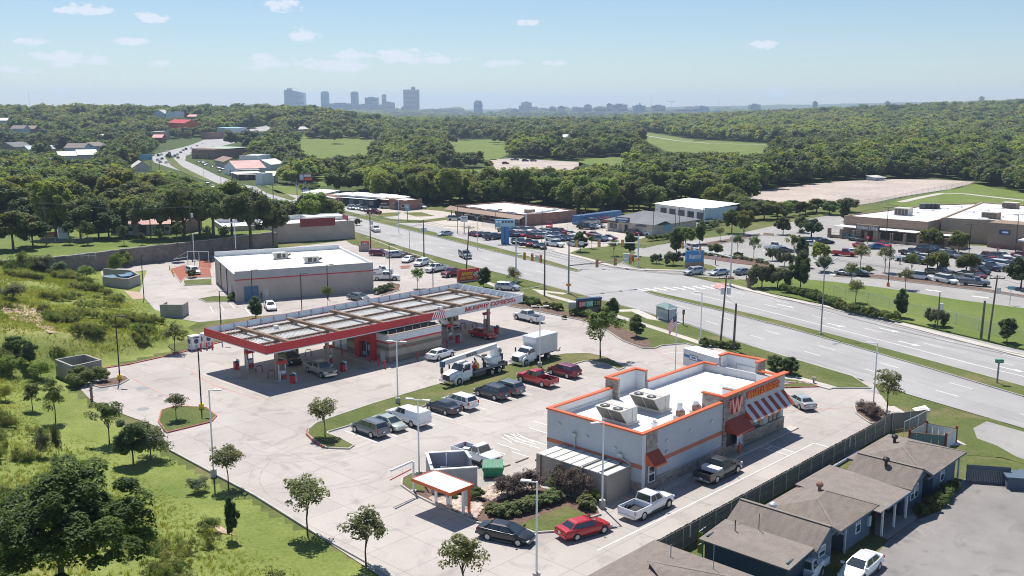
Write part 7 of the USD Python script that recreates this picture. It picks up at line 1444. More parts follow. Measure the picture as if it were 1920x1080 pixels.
# flag
fb = P(1266,694); fh = top_z(fb,588); t = thing('flagpole','silver flagpole flying the striped flag beside the burger restaurant','flag',fb,A0); part(t,'pole',CY(0,0,0,fh,.07,8,.045),'steel'); part(t,'ball',MB().tm(trimesh.creation.icosphere(1,.13),trimesh.transformations.translation_matrix((0,0,fh+.1))),'steel')
fl = part(t,'flag',BX(-.06,-.01,fh-.5,-.05,.0,fh-.45),'white')
def drape(u,v):   # hangs nearly limp, folded, falling away from the pole
    x = -.05-1.15*u*(1-.25*v); y = .16*math.sin(7*u+2*v)*u; z = fh-.25-1.55*v-1.15*u*u-.25*u; return (x,y,z)
for k in range(13):
    mb = MB(); v0,v1 = k/13,(k+1)/13
    for i in range(8): u0,u1 = i/8,(i+1)/8; mb.quad(drape(u0,v0),drape(u1,v0),drape(u1,v1),drape(u0,v1))
    part(fl,'stripe',mb,'red' if k % 2 == 0 else 'white')
mb = MB()
for i in range(4):
    for j in range(4): u0,u1,v0,v1 = i*.1,(i+1)*.1,j*.135,(j+1)*.135; mb.quad(*[tuple(np.array(drape(a,b))+[0,-.02,0]) for a,b in ((u0,v0),(u1,v0),(u1,v1),(u0,v1))])
part(fl,'canton',mb,'sign_navy')
# drive-through bars and posts behind the parts shop
t = thing('height_bar','white metal clearance bars by the retaining wall behind the parts shop','height bar',P(374,498),A0)
for x in (-2.6,0,2.2): part(t,'post',CY(x,0,0,3.3,.08,8),'white_soft')
part(t,'arm',BM((-2.6,0,3.2),(2.2,0,3.2),.12,.12).beam((-2.6,0,2.0),(-5.5,-1,1.6),.1,.1).beam((-2.6,0,3.2),(-5.5,-1,1.6),.06,.06),'white_soft')
for i,(x,y) in enumerate(((318,506),(321,510),(323.5,514),(326,518))): p = P(x,y); t = thing('lane_post','short yellow lane post in the row by the drive lane behind the parts shop','bollard',p,0,'yellow lane posts behind the parts shop'); part(t,'post',CY(0,0,0,1.0,.1,8),'sign_yellow'); part(t,'base',CY(0,0,0,.08,.2,8),'kerb')
t = thing('utility_cabinet','pale green utility cabinet beside the dark price sign','cabinet',P(1074,580),A0); part(t,'body',BX(-.8,-.4,0,.8,.4,1.3),'hvac'); part(t,'lid',BX(-.85,-.45,1.3,.85,.45,1.38),'white_soft')
t = thing('signal_cabinet','grey cabinets at the foot of the far corner traffic signal','cabinet',P(1178,490),A0); part(t,'body',BX(-1.2,-.4,0,.4,.4,1.8),'galv'); part(t,'body',BX(.5,-.3,0,1.3,.3,1.5),'orange')
t = thing('brick_pier','short brick pier on the lawn beside the right corner traffic signal','pier',P(1404,540),A0); part(t,'pier',BX(-.4,-.4,0,.4,.4,2.0),'big_box'); part(t,'cap',BX(-.5,-.5,2.0,.5,.5,2.12),'wall_cap')
for x,y,l in ((1399,529,'thin dark bollard light at the left of the wide grey bush'),): t = thing('bollard',l,'bollard',P(x,y)); part(t,'post',CY(0,0,0,1.2,.1,8),'dark_grey'); part(t,'cap',CY(0,0,1.2,1.3,.14,8),'dark_grey')
# ------------------------------------------------------------------ vehicles on the site
def place_w(kind,colour,rw,fw,side,label,group=None,extra=None):
    """rw, fw: where the visible rear and front wheels touch the ground; side: +1 when the car lies left of that line."""
    a,b = P(*rw)[:2],P(*fw)[:2]; d = (b-a)/np.linalg.norm(b-a); n = np.array([-d[1],d[0]])*side; S = SPEC[kind]; sh = (.1 if 'bed' not in S else .15)
    xa = S['wb']/2+sh; c = (a+b)/2+n*(S['W']/2-.1)-d*(xa-S['wb']/2)
    return place_car(kind,colour,c-d*.5,c+d*.5,label,group,extra,px=False)
for X,k,col,up,l,ex in ((64.9,'suv','grey',1,'blue-grey suv, first of the parked row beside the grass island','roof_rack'),(67.6,'coupe','mint',0,'pale green hatchback parked nose out between the grey suv and the white work pickup',None),(70.4,'pickup','white',1,'white pickup with a tall camper shell in the parked row','shell'),
        (75.9,'sedan','charcoal',1,'dark grey sedan parked beside the white suv',None),(78.6,'suv','white',1,'white suv parked in the row right of the dark grey sedan',None),(84.1,'suv','charcoal',1,'dark green-grey suv with roof rack parked in front of the crane truck','roof_rack'),
        (86.8,'suv','grey',1,'grey suv with pale roof between the dark suv and the red pickup',None),(92.5,'pickup','red',1,'bright red pickup with open bed parked by the tall white lamp post',None),(97.9,'suv','maroon',1,'wine red crossover, last of the parked row by the lone tree',None)):
    place_car(k,col,(X,83.2-.5*(1 if up else -1)),(X,83.2+.5*(1 if up else -1)),l,None,ex,px=False)
place_w('pickup','white',(1207,975),(1252,953),1,'white crew cab pickup waiting in the drive-through lane by the cooler room'); place_w('pickup','charcoal',(1340,908),(1385,886),1,'black pickup with a white tool box at the pay window',None,'toolbox')
place_w('sedan','red',(1081.5,1014),(1131.5,1000),1,'red sedan turning in the drive-through lane beside the lawn patch'); place_w('sedan','black',(911.5,1012),(975,1025),1,'black sedan in the drive-through lane past the order canopy')
rc = P(901,833,1.9); place_car('regcab','white',(rc[0],rc[1]+1.0),(rc[0],rc[1]),'white work pickup with a loaded bed behind the green dumpster',None,'load',px=False)
place_w('sedan','white',(823,676),(847,669),1,'white sedan parked against the end of the fuel shop'); place_w('pickup','white',(995.8,605.5),(969.7,599.5),-1,'white crew cab pickup by the planted bed under the price sign'); place_w('pickup','champagne',(575.8,697.5),(605,710),1,'silver-beige pickup at the pumps under the canopy')
place_car('suv','black',(517,671),(566,690),'black suv fuelling behind the silver-beige pickup'); place_w('sedan','red',(887.8,631.7),(910.8,636.7),1,'red car at the pump at the right end of the canopy'); place_car('van','white',(822,603),(862,621),'white van half hidden behind pumps at the back of the canopy')
place_w('sedan','silver',(1499.7,768.3),(1476.7,755),-1,'silver sedan leaving past the striped awning'); place_car('sedan','white',(499,569),(515,590),'white sedan parked alone below the grey roller door'); place_car('sedan','grey',(655,560),(690,566),'grey car half hidden behind the back edge of the canopy')
place_car('suv','white',(345,508),(380,520),'white suv driving past the red mulch bed behind the parts shop')
for a in (('suv','maroon',(700,479),(722,480),'maroon suv hidden behind the silver suv at the parts shop'),('suv','silver',(728,483),(756,482),'silver suv parked at the head of the parts shop row'),('sedan','white',(780,485),(750,497),'white sedan between the red-earth islands at the parts shop'),('suv','white',(810,492),(770,504),'white suv parked beside the white sedan at the parts shop'),
          ('pickup','white',(840,505),(796,513),'white pickup parked beside the maroon pickup'),('pickup','maroon',(868,514),(830,521),'maroon pickup parked at the red and yellow sign'),('regcab','white',(700,516),(725,514),'white pickup behind another white pickup at the corner of the parts shop'),('pickup','white',(703,525),(743,525),'white pickup nearest the corner of the parts shop'),
          ('suv','silver',(935,543),(968,545),'silver suv on the access road behind the canopy corner'),('pickup','charcoal',(648,424),(663,434),'dark pickup coming down the main road by the round median bush'),('pickup','white',(697,429),(712,439),'white pickup on the main road behind the dark pickup'),('sedan','silver',(844,441),(824,443),'silver sedan alone in the far lanes before the wide paved lot'),
          ('suv','silver',(1315,513),(1286,516),'pale silver suv crossing the junction under the blue monument sign'),('sedan','silver',(1362,514),(1334,517),'silver sedan waiting at the supermarket entrance'),('coupe','grey',(1380,516),(1408,513),'dark grey hatchback entering the supermarket drive')):
    place_car(*a)
place_car('regcab','grey',(862,478),(883,489),'grey flatbed pickup with stake sides on the main road',None,'flatbed')
place_car('regcab','white',(1488,1110),(1516,1078),'white pickup cut by the lower edge beside the blue cottage'); place_car('sedan','white',(1642,1052),(1585,1098),'white sedan parked on the asphalt drive in front of the cottages')

def big_wheel(t,x,s,y,r,w=.28,name='wheel'):
    q = part(t,name,TB([(x,s*(y-w),r),(x,s*y,r)],r,18),'tyre',smooth=50); part(q,'rim',TB([(x,s*(y-.1),r),(x,s*(y+.02),r)],r*.55,12),'rim'); part(q,'hub',TB([(x,s*y,r),(x,s*(y+.08),r)],r*.2,8),'chrome')
def truck_cab(t,x0,w,m,zc=2.55,hood=2.0):
    """Bonneted truck front: grille plane at x0+hood."""
    part(t,'cab',MB().loft([[(x0-1.5,-w,.75),(x0+.35,-w,.75),(x0+.35,w,.75),(x0-1.5,w,.75)],[(x0-1.5,-w,1.65),(x0+.35,-w,1.65),(x0+.35,w,1.65),(x0-1.5,w,1.65)],[(x0-1.45,-w+.12,zc-.12),(x0-.25,-w+.14,zc-.12),(x0-.25,w-.14,zc-.12),(x0-1.45,w-.12,zc-.12)],[(x0-1.4,-w+.25,zc),(x0-.4,-w+.28,zc),(x0-.4,w-.28,zc),(x0-1.4,w-.25,zc)]]),m,smooth=30)
    fq = ((x0+.35,-w,1.65),(x0+.35,w,1.65),(x0-.25,w-.14,zc-.12),(x0-.25,-w+.14,zc-.12)); part(t,'windscreen',MB().quad(*lerpq(fq,.07,.93,.08,.92)),'car_glass')
    for s in (-1,1):
        q = ((x0-1.5,-w,1.65),(x0+.35,-w,1.65),(x0-.25,-w+.14,zc-.12),(x0-1.45,-w+.12,zc-.12)) if s < 0 else ((x0+.35,w,1.65),(x0-1.5,w,1.65),(x0-1.45,w-.12,zc-.12),(x0-.25,w-.14,zc-.12))
        u = (.2,.88) if s < 0 else (.12,.8); part(t,'side_window',MB().quad(*lerpq(q,*u,.08,.9)),'car_glass'); part(t,'mirror',BX(x0+.25,s*(w+.15)-.1,1.65,x0+.35,s*(w+.15)+.1,2.25),'black_metal')
    part(t,'hood',MB().loft([[(x0+.3,-w*.86,.8),(x0+.3,w*.86,.8),(x0+.3,w*.8,1.72),(x0+.3,-w*.8,1.72)],[(x0+hood*.7,-w*.74,.8),(x0+hood*.7,w*.74,.8),(x0+hood*.7,w*.66,1.58),(x0+hood*.7,-w*.66,1.58)],[(x0+hood,-w*.66,.8),(x0+hood,w*.66,.8),(x0+hood,w*.56,1.4),(x0+hood,-w*.56,1.4)]]),m,smooth=35)
    part(t,'grille',BX(x0+hood,-w*.55,.78,x0+hood+.05,w*.55,1.38),'black_metal'); part(t,'bumper',BX(x0+hood-.1,-w,.42,x0+hood+.22,w,.72),'chrome' if m == 'white' else 'dark_grey'); part(t,'number_plate',BX(x0+hood+.22,-.2,.5,x0+hood+.24,.2,.62),'plate')
    for s in (-1,1): part(t,'fender',TB([(x0+hood*.42,s*(w-.42),.62),(x0+hood*.42,s*w,.62)],.72,16),m); part(t,'headlight',CB((x0+hood-.05,s*w*.72,1.0),(.2,.3,.24)),'head_lamp'); big_wheel(t,x0+hood*.42,s,w+.03,.5)
    part(t,'step',BX(x0-1.0,-w-.02,.45,x0+.1,-w+.2,.75).box(x0-1.0,w-.2,.45,x0+.1,w+.02,.75),'galv')
a,b = P(1030.8,674)[:2],P(990,686)[:2]; d = (b-a)/np.linalg.norm(b-a); n = np.array([d[1],-d[0]]); c = (a+b)/2+n*1.15
t = thing('box_truck','white box truck with a plain grey cargo box beside the grass strip','truck',(*c,0),math.atan2(d[1],d[0]))
truck_cab(t,2.0,1.1,'white',2.4,1.7); part(t,'cargo_box',BX(-4.0,-1.22,1.15,.65,1.22,3.7),'white_soft'); part(t,'box_roof',BX(-4.02,-1.24,3.7,.67,1.24,3.76),'fascia_back'); part(t,'nose_cap',BX(.65,-1.2,2.9,.85,1.2,3.72),'white'); part(t,'edge_trim',BX(-4.03,-1.25,3.6,-3.9,-1.22,3.72).box(-3.9,-1.25,3.64,.6,-1.22,3.72),'mid_grey')
part(t,'frame',BX(-4.3,-.45,.7,2.3,.45,1.1),'black_metal'); part(t,'tail_lift',BX(-4.75,-1.15,.85,-4.1,1.15,.95).beam((-4.5,-1.0,.9),(-4.95,-1.0,1.3),.1,.1).beam((-4.5,1.0,.9),(-4.95,1.0,1.3),.1,.1),'coil')
for s in (-1,1): big_wheel(t,-2.1,s,1.15,.5,.5); part(t,'mudguard',BX(-2.7,s*.85-.3,1.0,-1.5,s*.85+.3,1.1),'black_metal')
part(t,'fuel_tank',TB([(-.9,-.8,.75),(.1,-.8,.75)],.28,12),'galv')
a,b = P(929.6,703)[:2],P(861,722.5)[:2]; d = (b-a)/np.linalg.norm(b-a); n = np.array([d[1],-d[0]]); c = (a+b)/2+n*1.15; WB = np.linalg.norm(b-a)
t = thing('crane_truck','white crane truck with its boom folded forward over the cab','truck',(*c,0),math.atan2(d[1],d[0])); xf = WB/2-.9
truck_cab(t,xf,1.18,'white',2.65,2.1); part(t,'frame',BX(-WB/2-2.0,-.45,.75,xf+.4,.45,1.1),'black_metal'); part(t,'deck',BX(-WB/2-1.9,-1.2,1.15,xf-1.7,1.2,1.3),'mid_grey'); part(t,'side_box',BX(-WB/2+2.0,-1.2,.55,xf-1.9,-.75,1.15).box(-WB/2+2.0,.75,.55,xf-1.9,1.2,1.15),'dark_grey')
for x in (-WB/2-.68,-WB/2+.68):
    for s in (-1,1): big_wheel(t,x,s,1.18,.52,.5)
part(t,'rear_beam',BX(-WB/2-2.3,-1.2,.9,-WB/2-1.9,1.2,1.5),'dark_grey')
for x in (xf-2.2,-WB/2-1.6):
    for s in (-1,1): part(t,'outrigger',BX(x-.15,s*1.05-.12,.5,x+.15,s*1.05+.12,1.7),'dark_grey')
part(t,'turret',CY(-WB/2-.6,0,1.3,1.6,.75,16).box(-WB/2-1.5,-.75,1.6,-WB/2+.3,.75,2.3).box(-WB/2-1.6,-.5,2.3,-WB/2-.6,.5,3.5),'white'); part(t,'operator_seat',BX(-WB/2-.3,-1.15,1.7,-WB/2+.4,-.75,2.5),'dark_grey')
part(t,'winch',TB([(-WB/2-1.5,-.6,3.0),(-WB/2-1.5,.6,3.0)],.3,12),'mid_grey'); part(t,'counterweight',BX(-WB/2-1.9,-.7,1.7,-WB/2-1.5,.7,2.6),'dark_grey')
b0,b1 = np.array([-WB/2-1.2,0,3.7]),np.array([xf+2.3,0,3.15]); part(t,'boom',BM(b0,b1,.5,.62),'white_soft'); part(t,'boom_section',BM(b1-(b1-b0)*.03,b1+(b1-b0)*.05,.42,.5),'galv'); part(t,'boom_ram',TB([(-WB/2+.3,0,2.0),b0+(b1-b0)*.42-[0,0,.35]],.13,8),'galv')
e_ = b1+(b1-b0)*.05; part(t,'boom_head',CB(e_-[0,0,.15],(.5,.5,.8)),'navy_' if False else 'sign_navy'); part(t,'hook_block',CB(e_-[-.1,0,1.0],(.3,.25,.7)).tube([e_-[-.1,0,1.3],e_-[-.1,0,1.7]],.06,6),'dark_grey')
u = (b1-b0)/np.linalg.norm(b1-b0)
tmx = meshkit.text_mesh('80112S',.36,.03,True); v = np.array(tmx.vertices); o = b0+(b1-b0)*.62+np.array([0,.26,-.18]); part(t,'lettering',MB().add(o+v[:,:1]*(-u)+v[:,1:2]*np.array([0,0,1.0])+v[:,2:3]*np.array([0,1.0,0]),tmx.faces),'black_metal')
part(t,'deck_rack',BM((0,-1,1.3),(0,-1,2.2),.06,.06).beam((0,-1,2.2),(1.6,-1,2.2),.06,.06).beam((1.6,-1,1.3),(1.6,-1,2.2),.06,.06).beam((0,1,1.3),(0,1,2.2),.06,.06).beam((0,1,2.2),(1.6,1,2.2),.06,.06).beam((1.6,1,1.3),(1.6,1,2.2),.06,.06),'red')
for k,(x,y,m) in enumerate(((2.2,-.4,'black_metal'),(2.0,.5,'black_metal'),(-1.4,-.6,'dark_grey'),(-2.0,.4,'black_metal'),(-1.0,0,'deck_blue'),(.4,-.5,'deck_blue'),(.9,.4,'deck_blue'),(1.5,-.2,'deck_blue'),(-.6,.5,'sign_yellow'),(.1,.6,'red'))): part(t,'deck_gear',CB((x,y,1.6),(.5,.4,.6),.3*k).tube([(x,y,1.6),(x+.2,y-.1,2.5)],.1,6),m)
part(t,'exhaust_stack',CY(xf-1.65,-.95,1.2,3.0,.07,8),'chrome')
A1,B1,C1 = P(1281.7,653.3,3.2)[:2],P(1331,668,3.2)[:2],P(1306.7,649,3.2)[:2]
d = (B1-A1)/np.linalg.norm(B1-A1); n = np.array([-d[1],d[0]]); n = n if n@(C1-A1) > 0 else -n; wd = 2.4
t = thing('moving_truck','white moving truck with blue side stripes beside the flagpole','truck',(*A1,0),math.atan2(d[1],d[0])); Lt = np.linalg.norm(B1-A1)+1.2; sg = 1 if n@np.array([-d[1],d[0]]) > 0 else -1; y0,y1 = sorted((0,sg*wd))
part(t,'cargo_box',BX(0,y0,.9,Lt,y1,3.2),'white_soft'); part(t,'box_roof',BX(-.02,y0-.02,3.2,Lt+.02,y1+.02,3.25),'white'); ys = y0-.015 if sg > 0 else y1
part(t,'stripe',BX(.15,ys,2.15,1.2,ys+.015,2.5).box(2.9,ys,2.0,Lt-.1,ys+.015,2.35),'sign_blue'); part(t,'emblem',BX(1.25,ys,1.95,2.8,ys+.015,2.65),'sign_navy'); part(t,'emblem',BX(1.35,ys-.01,2.05,2.7,ys,2.55),'white'); part(t,'lettering',BX(1.6,ys-.012,2.2,2.45,ys-.001,2.4),'sign_navy')
part(t,'cab',BX(Lt+.1,y0+.15,.6,Lt+2.0,y1-.15,2.2),'white'); part(t,'windscreen',BX(Lt+1.6,y0+.3,1.4,Lt+2.01,y1-.3,2.1),'car_glass')
for x in (1.3,Lt+1.2):
    for y in (y0,y1): part(t,'wheel',TB([(x,y-.02 if y == y0 else y-.28,.45),(x,y+.28 if y == y0 else y+.02,.45)],.45,14),'tyre')
# people
person(P(490.5,564),2.4,'cloth_dark','cloth_dark','person in dark clothes standing by the parts shop wall'); person(P(1687,496),1.2,'cloth_purple','cloth_purple','person in purple clothes walking in the supermarket lot',1.8)
person(P(1600,450),.5,'sign_lblue','sign_navy','person in blue by the left garden centre post')

# ------------------------------------------------------------------ cars in the far lots
COLS = ['white','silver','grey','charcoal','black','red','maroon','blue','navy','champagne']
def far_cars(rows,what,group):
    for (x,y,dx,dy,kind,col) in rows:
        a = P(x,y)[:2]; b = P(x+dx,y+dy)[:2]; d = (b-a)/np.linalg.norm(b-a)
        place_car(kind,col,a-d*.5,a+d*.5,f'{col} {dict(suv="suv", pickup="pickup", sedan="car", van="van", coupe="hatchback", regcab="pickup")[kind]} {what}',f'{col} {kind}s {group}',px=False,small=True)
# crowded car lot: (x, y, direction, kind, colour)
r_ = random.Random(21); rows = []
for x0,y0,x1,y1,n,dx,dy in ((890,443,940,446,5,16,3),(945,436,998,434,7,14,4),(925,449,940,447,2,20,-2),(958,444,1015,441,6,16,2),(1000,447,1045,444,5,16,2),(1020,437,1070,442,6,15,2),(965,456,1017,466,5,9,9),(1036,452,1072,450,4,15,2),(1040,462,1078,462,2,14,2),(1030,428,1036,429,1,0,8),(1108,420,1140,417,4,14,-1),(1100,430,1122,427,3,16,1),(1114,444,1126,446,1,14,1),(1122,452,1142,450,3,14,1)):
    for k in range(n):
        f = k/max(1,n-1); rows.append((x0+(x1-x0)*f,y0+(y1-y0)*f,dx,dy,r_.choice(['sedan','sedan','suv','coupe','pickup']),r_.choice(['white','silver','grey','charcoal','black','red','maroon','navy','white','silver'])))
far_cars(rows,'parked in the crowded car lot by the blue pylon sign','in the crowded car lot')
rows = [(657,392,'white'),(662,392.5,'silver'),(668,393,'white'),(673,393.5,'silver'),(679,395,'silver'),(686,396,'charcoal')]
far_cars([(x,y,10,5,'suv' if i % 2 else 'sedan',c) for i,(x,y,c) in enumerate(rows)],'in the slanting row before the dark blue shop block','before the dark blue shop block')
far_cars([(701,401,14,1,'pickup','maroon'),(724,391,14,0,'suv','champagne'),(789,391,10,1,'suv','white')],'parked near the dark brick shop','near the dark brick shop')
far_cars([(573,381,14,2,'pickup','grey'),(585,380,12,2,'pickup','white'),(597,384,10,3,'sedan','silver'),(622,384,12,2,'pickup','navy'),(633,385,12,2,'pickup','charcoal')],'outside the tan roofed shop','outside the tan roofed shop')
far_cars([(852,413,15,0,'suv','silver')],'alone in front of the shop strip porch','before the shop strip')
far_cars([(1208,441,22,3,'pickup','white'),(1190,441,14,2,'suv','maroon'),(1292,424,6,6,'suv','white'),(1288,430,8,5,'sedan','silver'),(1285,419,8,5,'sedan','navy'),(1326,417,8,-4,'sedan','silver'),(1339,418,14,-1,'coupe','lime')],'parked between the dealer office and the repair garage','beside the dealer office and garage')
wal = [(1613,465,14,3,'sedan','red'),(1645,467,12,0,'coupe','blue'),(1657,463,14,3,'sedan','red'),(1583,480,14,1,'pickup','red'),(1600,477,12,0,'sedan','white'),(1510,456,14,-2,'suv','charcoal'),(1519,461,14,0,'sedan','white'),(1547,457,14,0,'sedan','black'),(1470,473,12,0,'sedan','charcoal'),
       (1708,479,14,2,'pickup','charcoal'),(1735,473,14,2,'suv','black'),(1748,470,14,3,'suv','navy'),(1700,490,12,1,'regcab','white'),(1718,494,16,2,'pickup','black'),(1780,476,14,2,'sedan','champagne'),(1785,483,14,3,'suv','grey'),(1765,482,14,2,'sedan','charcoal'),(1733,487,12,1,'sedan','white'),
       (1853,486,12,4,'suv','maroon'),(1869,487,12,4,'suv','charcoal'),(1880,483,12,3,'sedan','white'),(1843,493,12,3,'suv','navy'),(1862,493,12,3,'coupe','red'),(1893,494,14,2,'sedan','charcoal'),(1910,490,14,2,'sedan','white'),(1915,483,14,1,'sedan','maroon'),(1880,502,14,2,'van','white'),(1855,506,16,3,'pickup','navy'),(1838,513,14,3,'suv','charcoal'),(1832,520,12,3,'sedan','maroon'),(1813,520,14,2,'sedan','black'),(1826,500,14,2,'pickup','silver'),
       (1762,515,16,2,'pickup','charcoal'),(1815,530,16,2,'pickup','silver'),(1827,536,16,1,'regcab','grey'),(1774,531,10,2,'van','white'),(1725,524,10,1,'van','white'),(1586,517,16,2,'sedan','grey'),(1608,518,14,1,'suv','black'),(1450,468,12,-2,'regcab','white'),(1302,470,16,2,'van','white'),(1605,452,8,1,'sedan','charcoal')]
far_cars(wal,'parked in the supermarket lot','in the supermarket lot')
fr_ = [(389,345,'silver'),(399,352,'white'),(464,378,'blue'),(497,382,'white'),(312,284,'white'),(318,288,'charcoal'),(328,294,'charcoal'),(334,297,'black'),(333,291,'silver'),(324,296,'white'),(339,287,'charcoal'),(344,283,'silver'),(349,281,'black'),(359,279,'white'),(370,275,'grey'),(380,272,'white'),(396,270,'navy'),(402,269,'grey'),(296,302,'white'),(301,305,'silver'),(304,299,'black'),(297,293,'charcoal'),(303,291,'white'),(312,306,'white'),(308,271,'grey'),(338,272,'white'),(410,267,'white'),(425,266,'silver'),(440,265,'red')]
far_cars([(x,y,6,4 if x > 380 else -2,'suv' if i % 3 == 0 else 'sedan',c) for i,(x,y,c) in enumerate(fr_)],'in the distant traffic on the curving far road','on the curving far road')
place_car('pickup','charcoal',(539,389),(553,398),'dark truck with a high load coming down the near lanes behind the trees'); place_car('suv','black',(633,391),(640,396),'black suv in the far lanes before the slanting row of cars'); far_cars([(412,323,5,5,'suv','black')],'alone in the far lanes below the pale red roof','in the far lanes below the pale red roof')
far_cars([(372,304,8,2,'sedan','grey'),(380,306,8,2,'suv','white'),(388,308,8,2,'sedan','charcoal'),(384,310,8,2,'suv','silver'),(398,313,8,2,'sedan','black'),(410,316,8,2,'sedan','white'),(417,318,8,2,'sedan','silver'),(405,304,8,1,'suv','silver'),(450,334,8,3,'pickup','silver')],'parked outside the green-roofed block on the far road','outside the green-roofed block')
far_cars([(965,301,8,0,'pickup','grey'),(985,303,8,0,'suv','navy'),(1000,303,8,0,'suv','grey'),(948,308,5,0,'suv','maroon')],'standing on the bare dirt site in the woods','on the bare dirt site')
# ------------------------------------------------------------------ trees and shrubs one can tell apart
def tree_at(kind,k,name,base,r,label,h=None,z=0.0,cat='tree',group=None):
    b = PH(*base) if z is None else P(*base,z); return plant(kind,k,name,b,r,label,cat,group,h)
for i,(x,y,r,l) in enumerate(((428,913,1.65,'young clipped tree beside the white lamp post at the grass edge'),(577,1001,2.0,'young round tree in the middle of the lower grass edge'),(687,1062,1.85,'young tree with open crown nearest the lower end of the grass edge'),(868,1118,1.9,'treetop poking up at the lower picture edge'),
        (609,819,1.75,'young clipped tree at the rounded end of the long grass island'),(331,788,1.25,'small young tree on the red-kerbed grass island'),(328,661,1.75,'young tree in the mulch bed beside the ice lockers'),(1663,773,2.0,'young tree by the white lamp post at the road entrance'))):
    tree_at('lot',i % 4,'young_tree',(x,y),r*.88,l,r*.95)
tree_at('airy',0,'shade_tree',(1126,673),2.75,'wide airy shade tree at the end of the parked row'); tree_at('airy',1,'shade_tree',(783,541),1.55,'small spreading tree between the parts shop and the fuel canopy'); tree_at('airy',1,'young_tree',(614,577),1.0,'thin young tree before the parts shop wall',1.5)
for i,(x,y,r,l) in enumerate(((1193,633,1.15,'small dark tree in the mulch bed below the bus shelter'),(1148,600,1.2,'small dark tree right of the fuel price sign'),(907,540,1.35,'small dark conical tree right of the red and yellow sign'),(480,598,1.2,'rounded flowering shrub tree between the shop car park and the canopy'))):
    tree_at('cedar',i % 2,'small_tree',(x,y),r,l,r*1.02)
tree_at('wild',1,'shrub',(963,528),1.5,'feathery grey-green shrub at the junction corner',1.9,cat='shrub')
# hillside
for kind,k,x,y,r,h,l in (('big',0,118,1140,5.4,5.6,'big leafy dark green tree filling the lower left corner'),('airy',2,205,832,1.75,1.75,'open-crowned green tree on the slope above the forecourt edge'),('cedar',2,250,872,1.5,1.5,'feathery grey-green tree on the slope, left of a pair'),('wild',2,283,862,2.0,2.4,'wispy grey-green tree on the slope, nearest the concrete'),
        ('slim',0,104,792,1.1,1.1,'slender tall sapling on the upper slope'),('slim',1,62,772,.95,.8,'short slender sapling left of the tall one on the slope'),('cedar',0,57,692,.95,1.2,'small dark cedar on the hillside left of the brown pen'),('wildb',0,77,712,1.6,1.6,'bright bushy shrub between the dark cedar and the brown pen'),('shrub',0,150,722,1.7,1.5,'leafy shrub at the front corner of the brown pen'),
        ('shrub',1,185,716,1.5,1.3,'leafy shrub between the brown pen and the yellow-footed lamp post'),('wildb',1,215,514,1.9,3.0,'leafy young tree at the corner of the retaining walls'),('shrub',2,234,500,1.7,2.5,'dark leafy bush against the retaining wall'),('wildb',2,40,512,2.4,2.6,'bright bush below the left end of the retaining wall'),('wild',0,78,508,2.2,2.4,'grey-green bush below the retaining wall, second from the left'),('wild',1,112,517,1.8,1.8,'feathery bush on the slope crest below the retaining wall'),
        ('wildb',1,163,522,2.0,1.7,'bright bush at the right end of the crest below the retaining wall'),('wild',0,25,562,1.8,1.8,'lone grey-green bush on the upper left hillside'),('cedar',1,435,1012,.55,1.2,'narrow dark green tuft standing in the grass of the lower slope'),('wild',2,77,858,.9,1.8,'grey feathery weed clump on the slope, left of two'),('wild',1,106,856,.6,2.0,'grey feathery weed clump on the slope, right of two'),('wildb',0,10,752,1.0,1.3,'bright sapling at the left picture edge'),('wildb',2,390,1000,1.0,.8,'low bright bush on the lower slope'),('wild',0,372,925,1.0,.9,'low grey bush by the grass edge'),('shrub',1,28,660,1.6,1.2,'low green bush at the left edge, beside the small cedar'),('wildb',1,8,700,1.8,1.4,'broad bright bush at the left edge below the hillside cedar')):
    tree_at(kind,k,'slope_tree' if r > 1.3 else 'slope_bush',(x,y),r,l,h,None,'tree' if 'tree' in l or 'sapling' in l or 'cedar' in l else 'bush')
# field
for i,(x,y,r,l) in enumerate(((131,458,1.5,'young dark tree on the field, leftmost of the saplings'),(165,459,1.5,'young dark tree on the field, second sapling from the left'),(233,460,1.3,'young tree on the field above the corner bush'),(267,460,.8,'tiny staked sapling on the field'),(298,460,1.1,'young tree on the field before the ranch house'),(332,459,1.4,'young tree on the field with a pale support'),(391,458,1.2,'young tree on the field before the widest oak trunk'),(420,459,1.2,'young tree on the field nearest the taupe restaurant'))):
    tree_at('sap',i % 2,'sapling',(x,y),r,l,r*.9,FIELD_Z)
for i,(k,x,y,r,h,l) in enumerate((('oak',300,447,5.6,6.6,'broad old oak with forked trunk before the ranch house'),('oak',345,446,6.0,7.6,'broad old oak in the middle of the field edge'),('oak',400,447,6.2,7.8,'widest old oak with a leaning trunk at the field edge'),('oak',470,449,5.8,7.2,'old oak behind the taupe restaurant'),('wood',240,443,4.2,5.2,'dense upright tree left of the ranch house'),('wood',205,449,3.6,3.6,'small twin-trunked tree on the lawn at the back of the field'),
        ('wood',152,448,4.6,5.4,'dense tree beside the white shed on the field'),('wood',105,446,5.2,7.6,'tall tree behind the field power pole'),('wood',25,468,5.0,4.6,'big bright bushy tree at the left edge of the field'),('wood',62,462,3.4,3.6,'bushy tree with low branches right of the bright one'),('wood',185,446,4.2,5.8,'tall narrow tree at the back of the field'),('oak',375,440,5.0,6.5,'dark oak between the two widest oaks'),('wood',435,440,5.2,7.2,'rounded bright green tree behind the oaks by the far road'),('wood',512,447,3.8,4.6,'bright leafy tree at the right end of the oak line'))):
    tree_at(k,i % 4,'field_tree',(x,y),r,l,h,FIELD_Z)
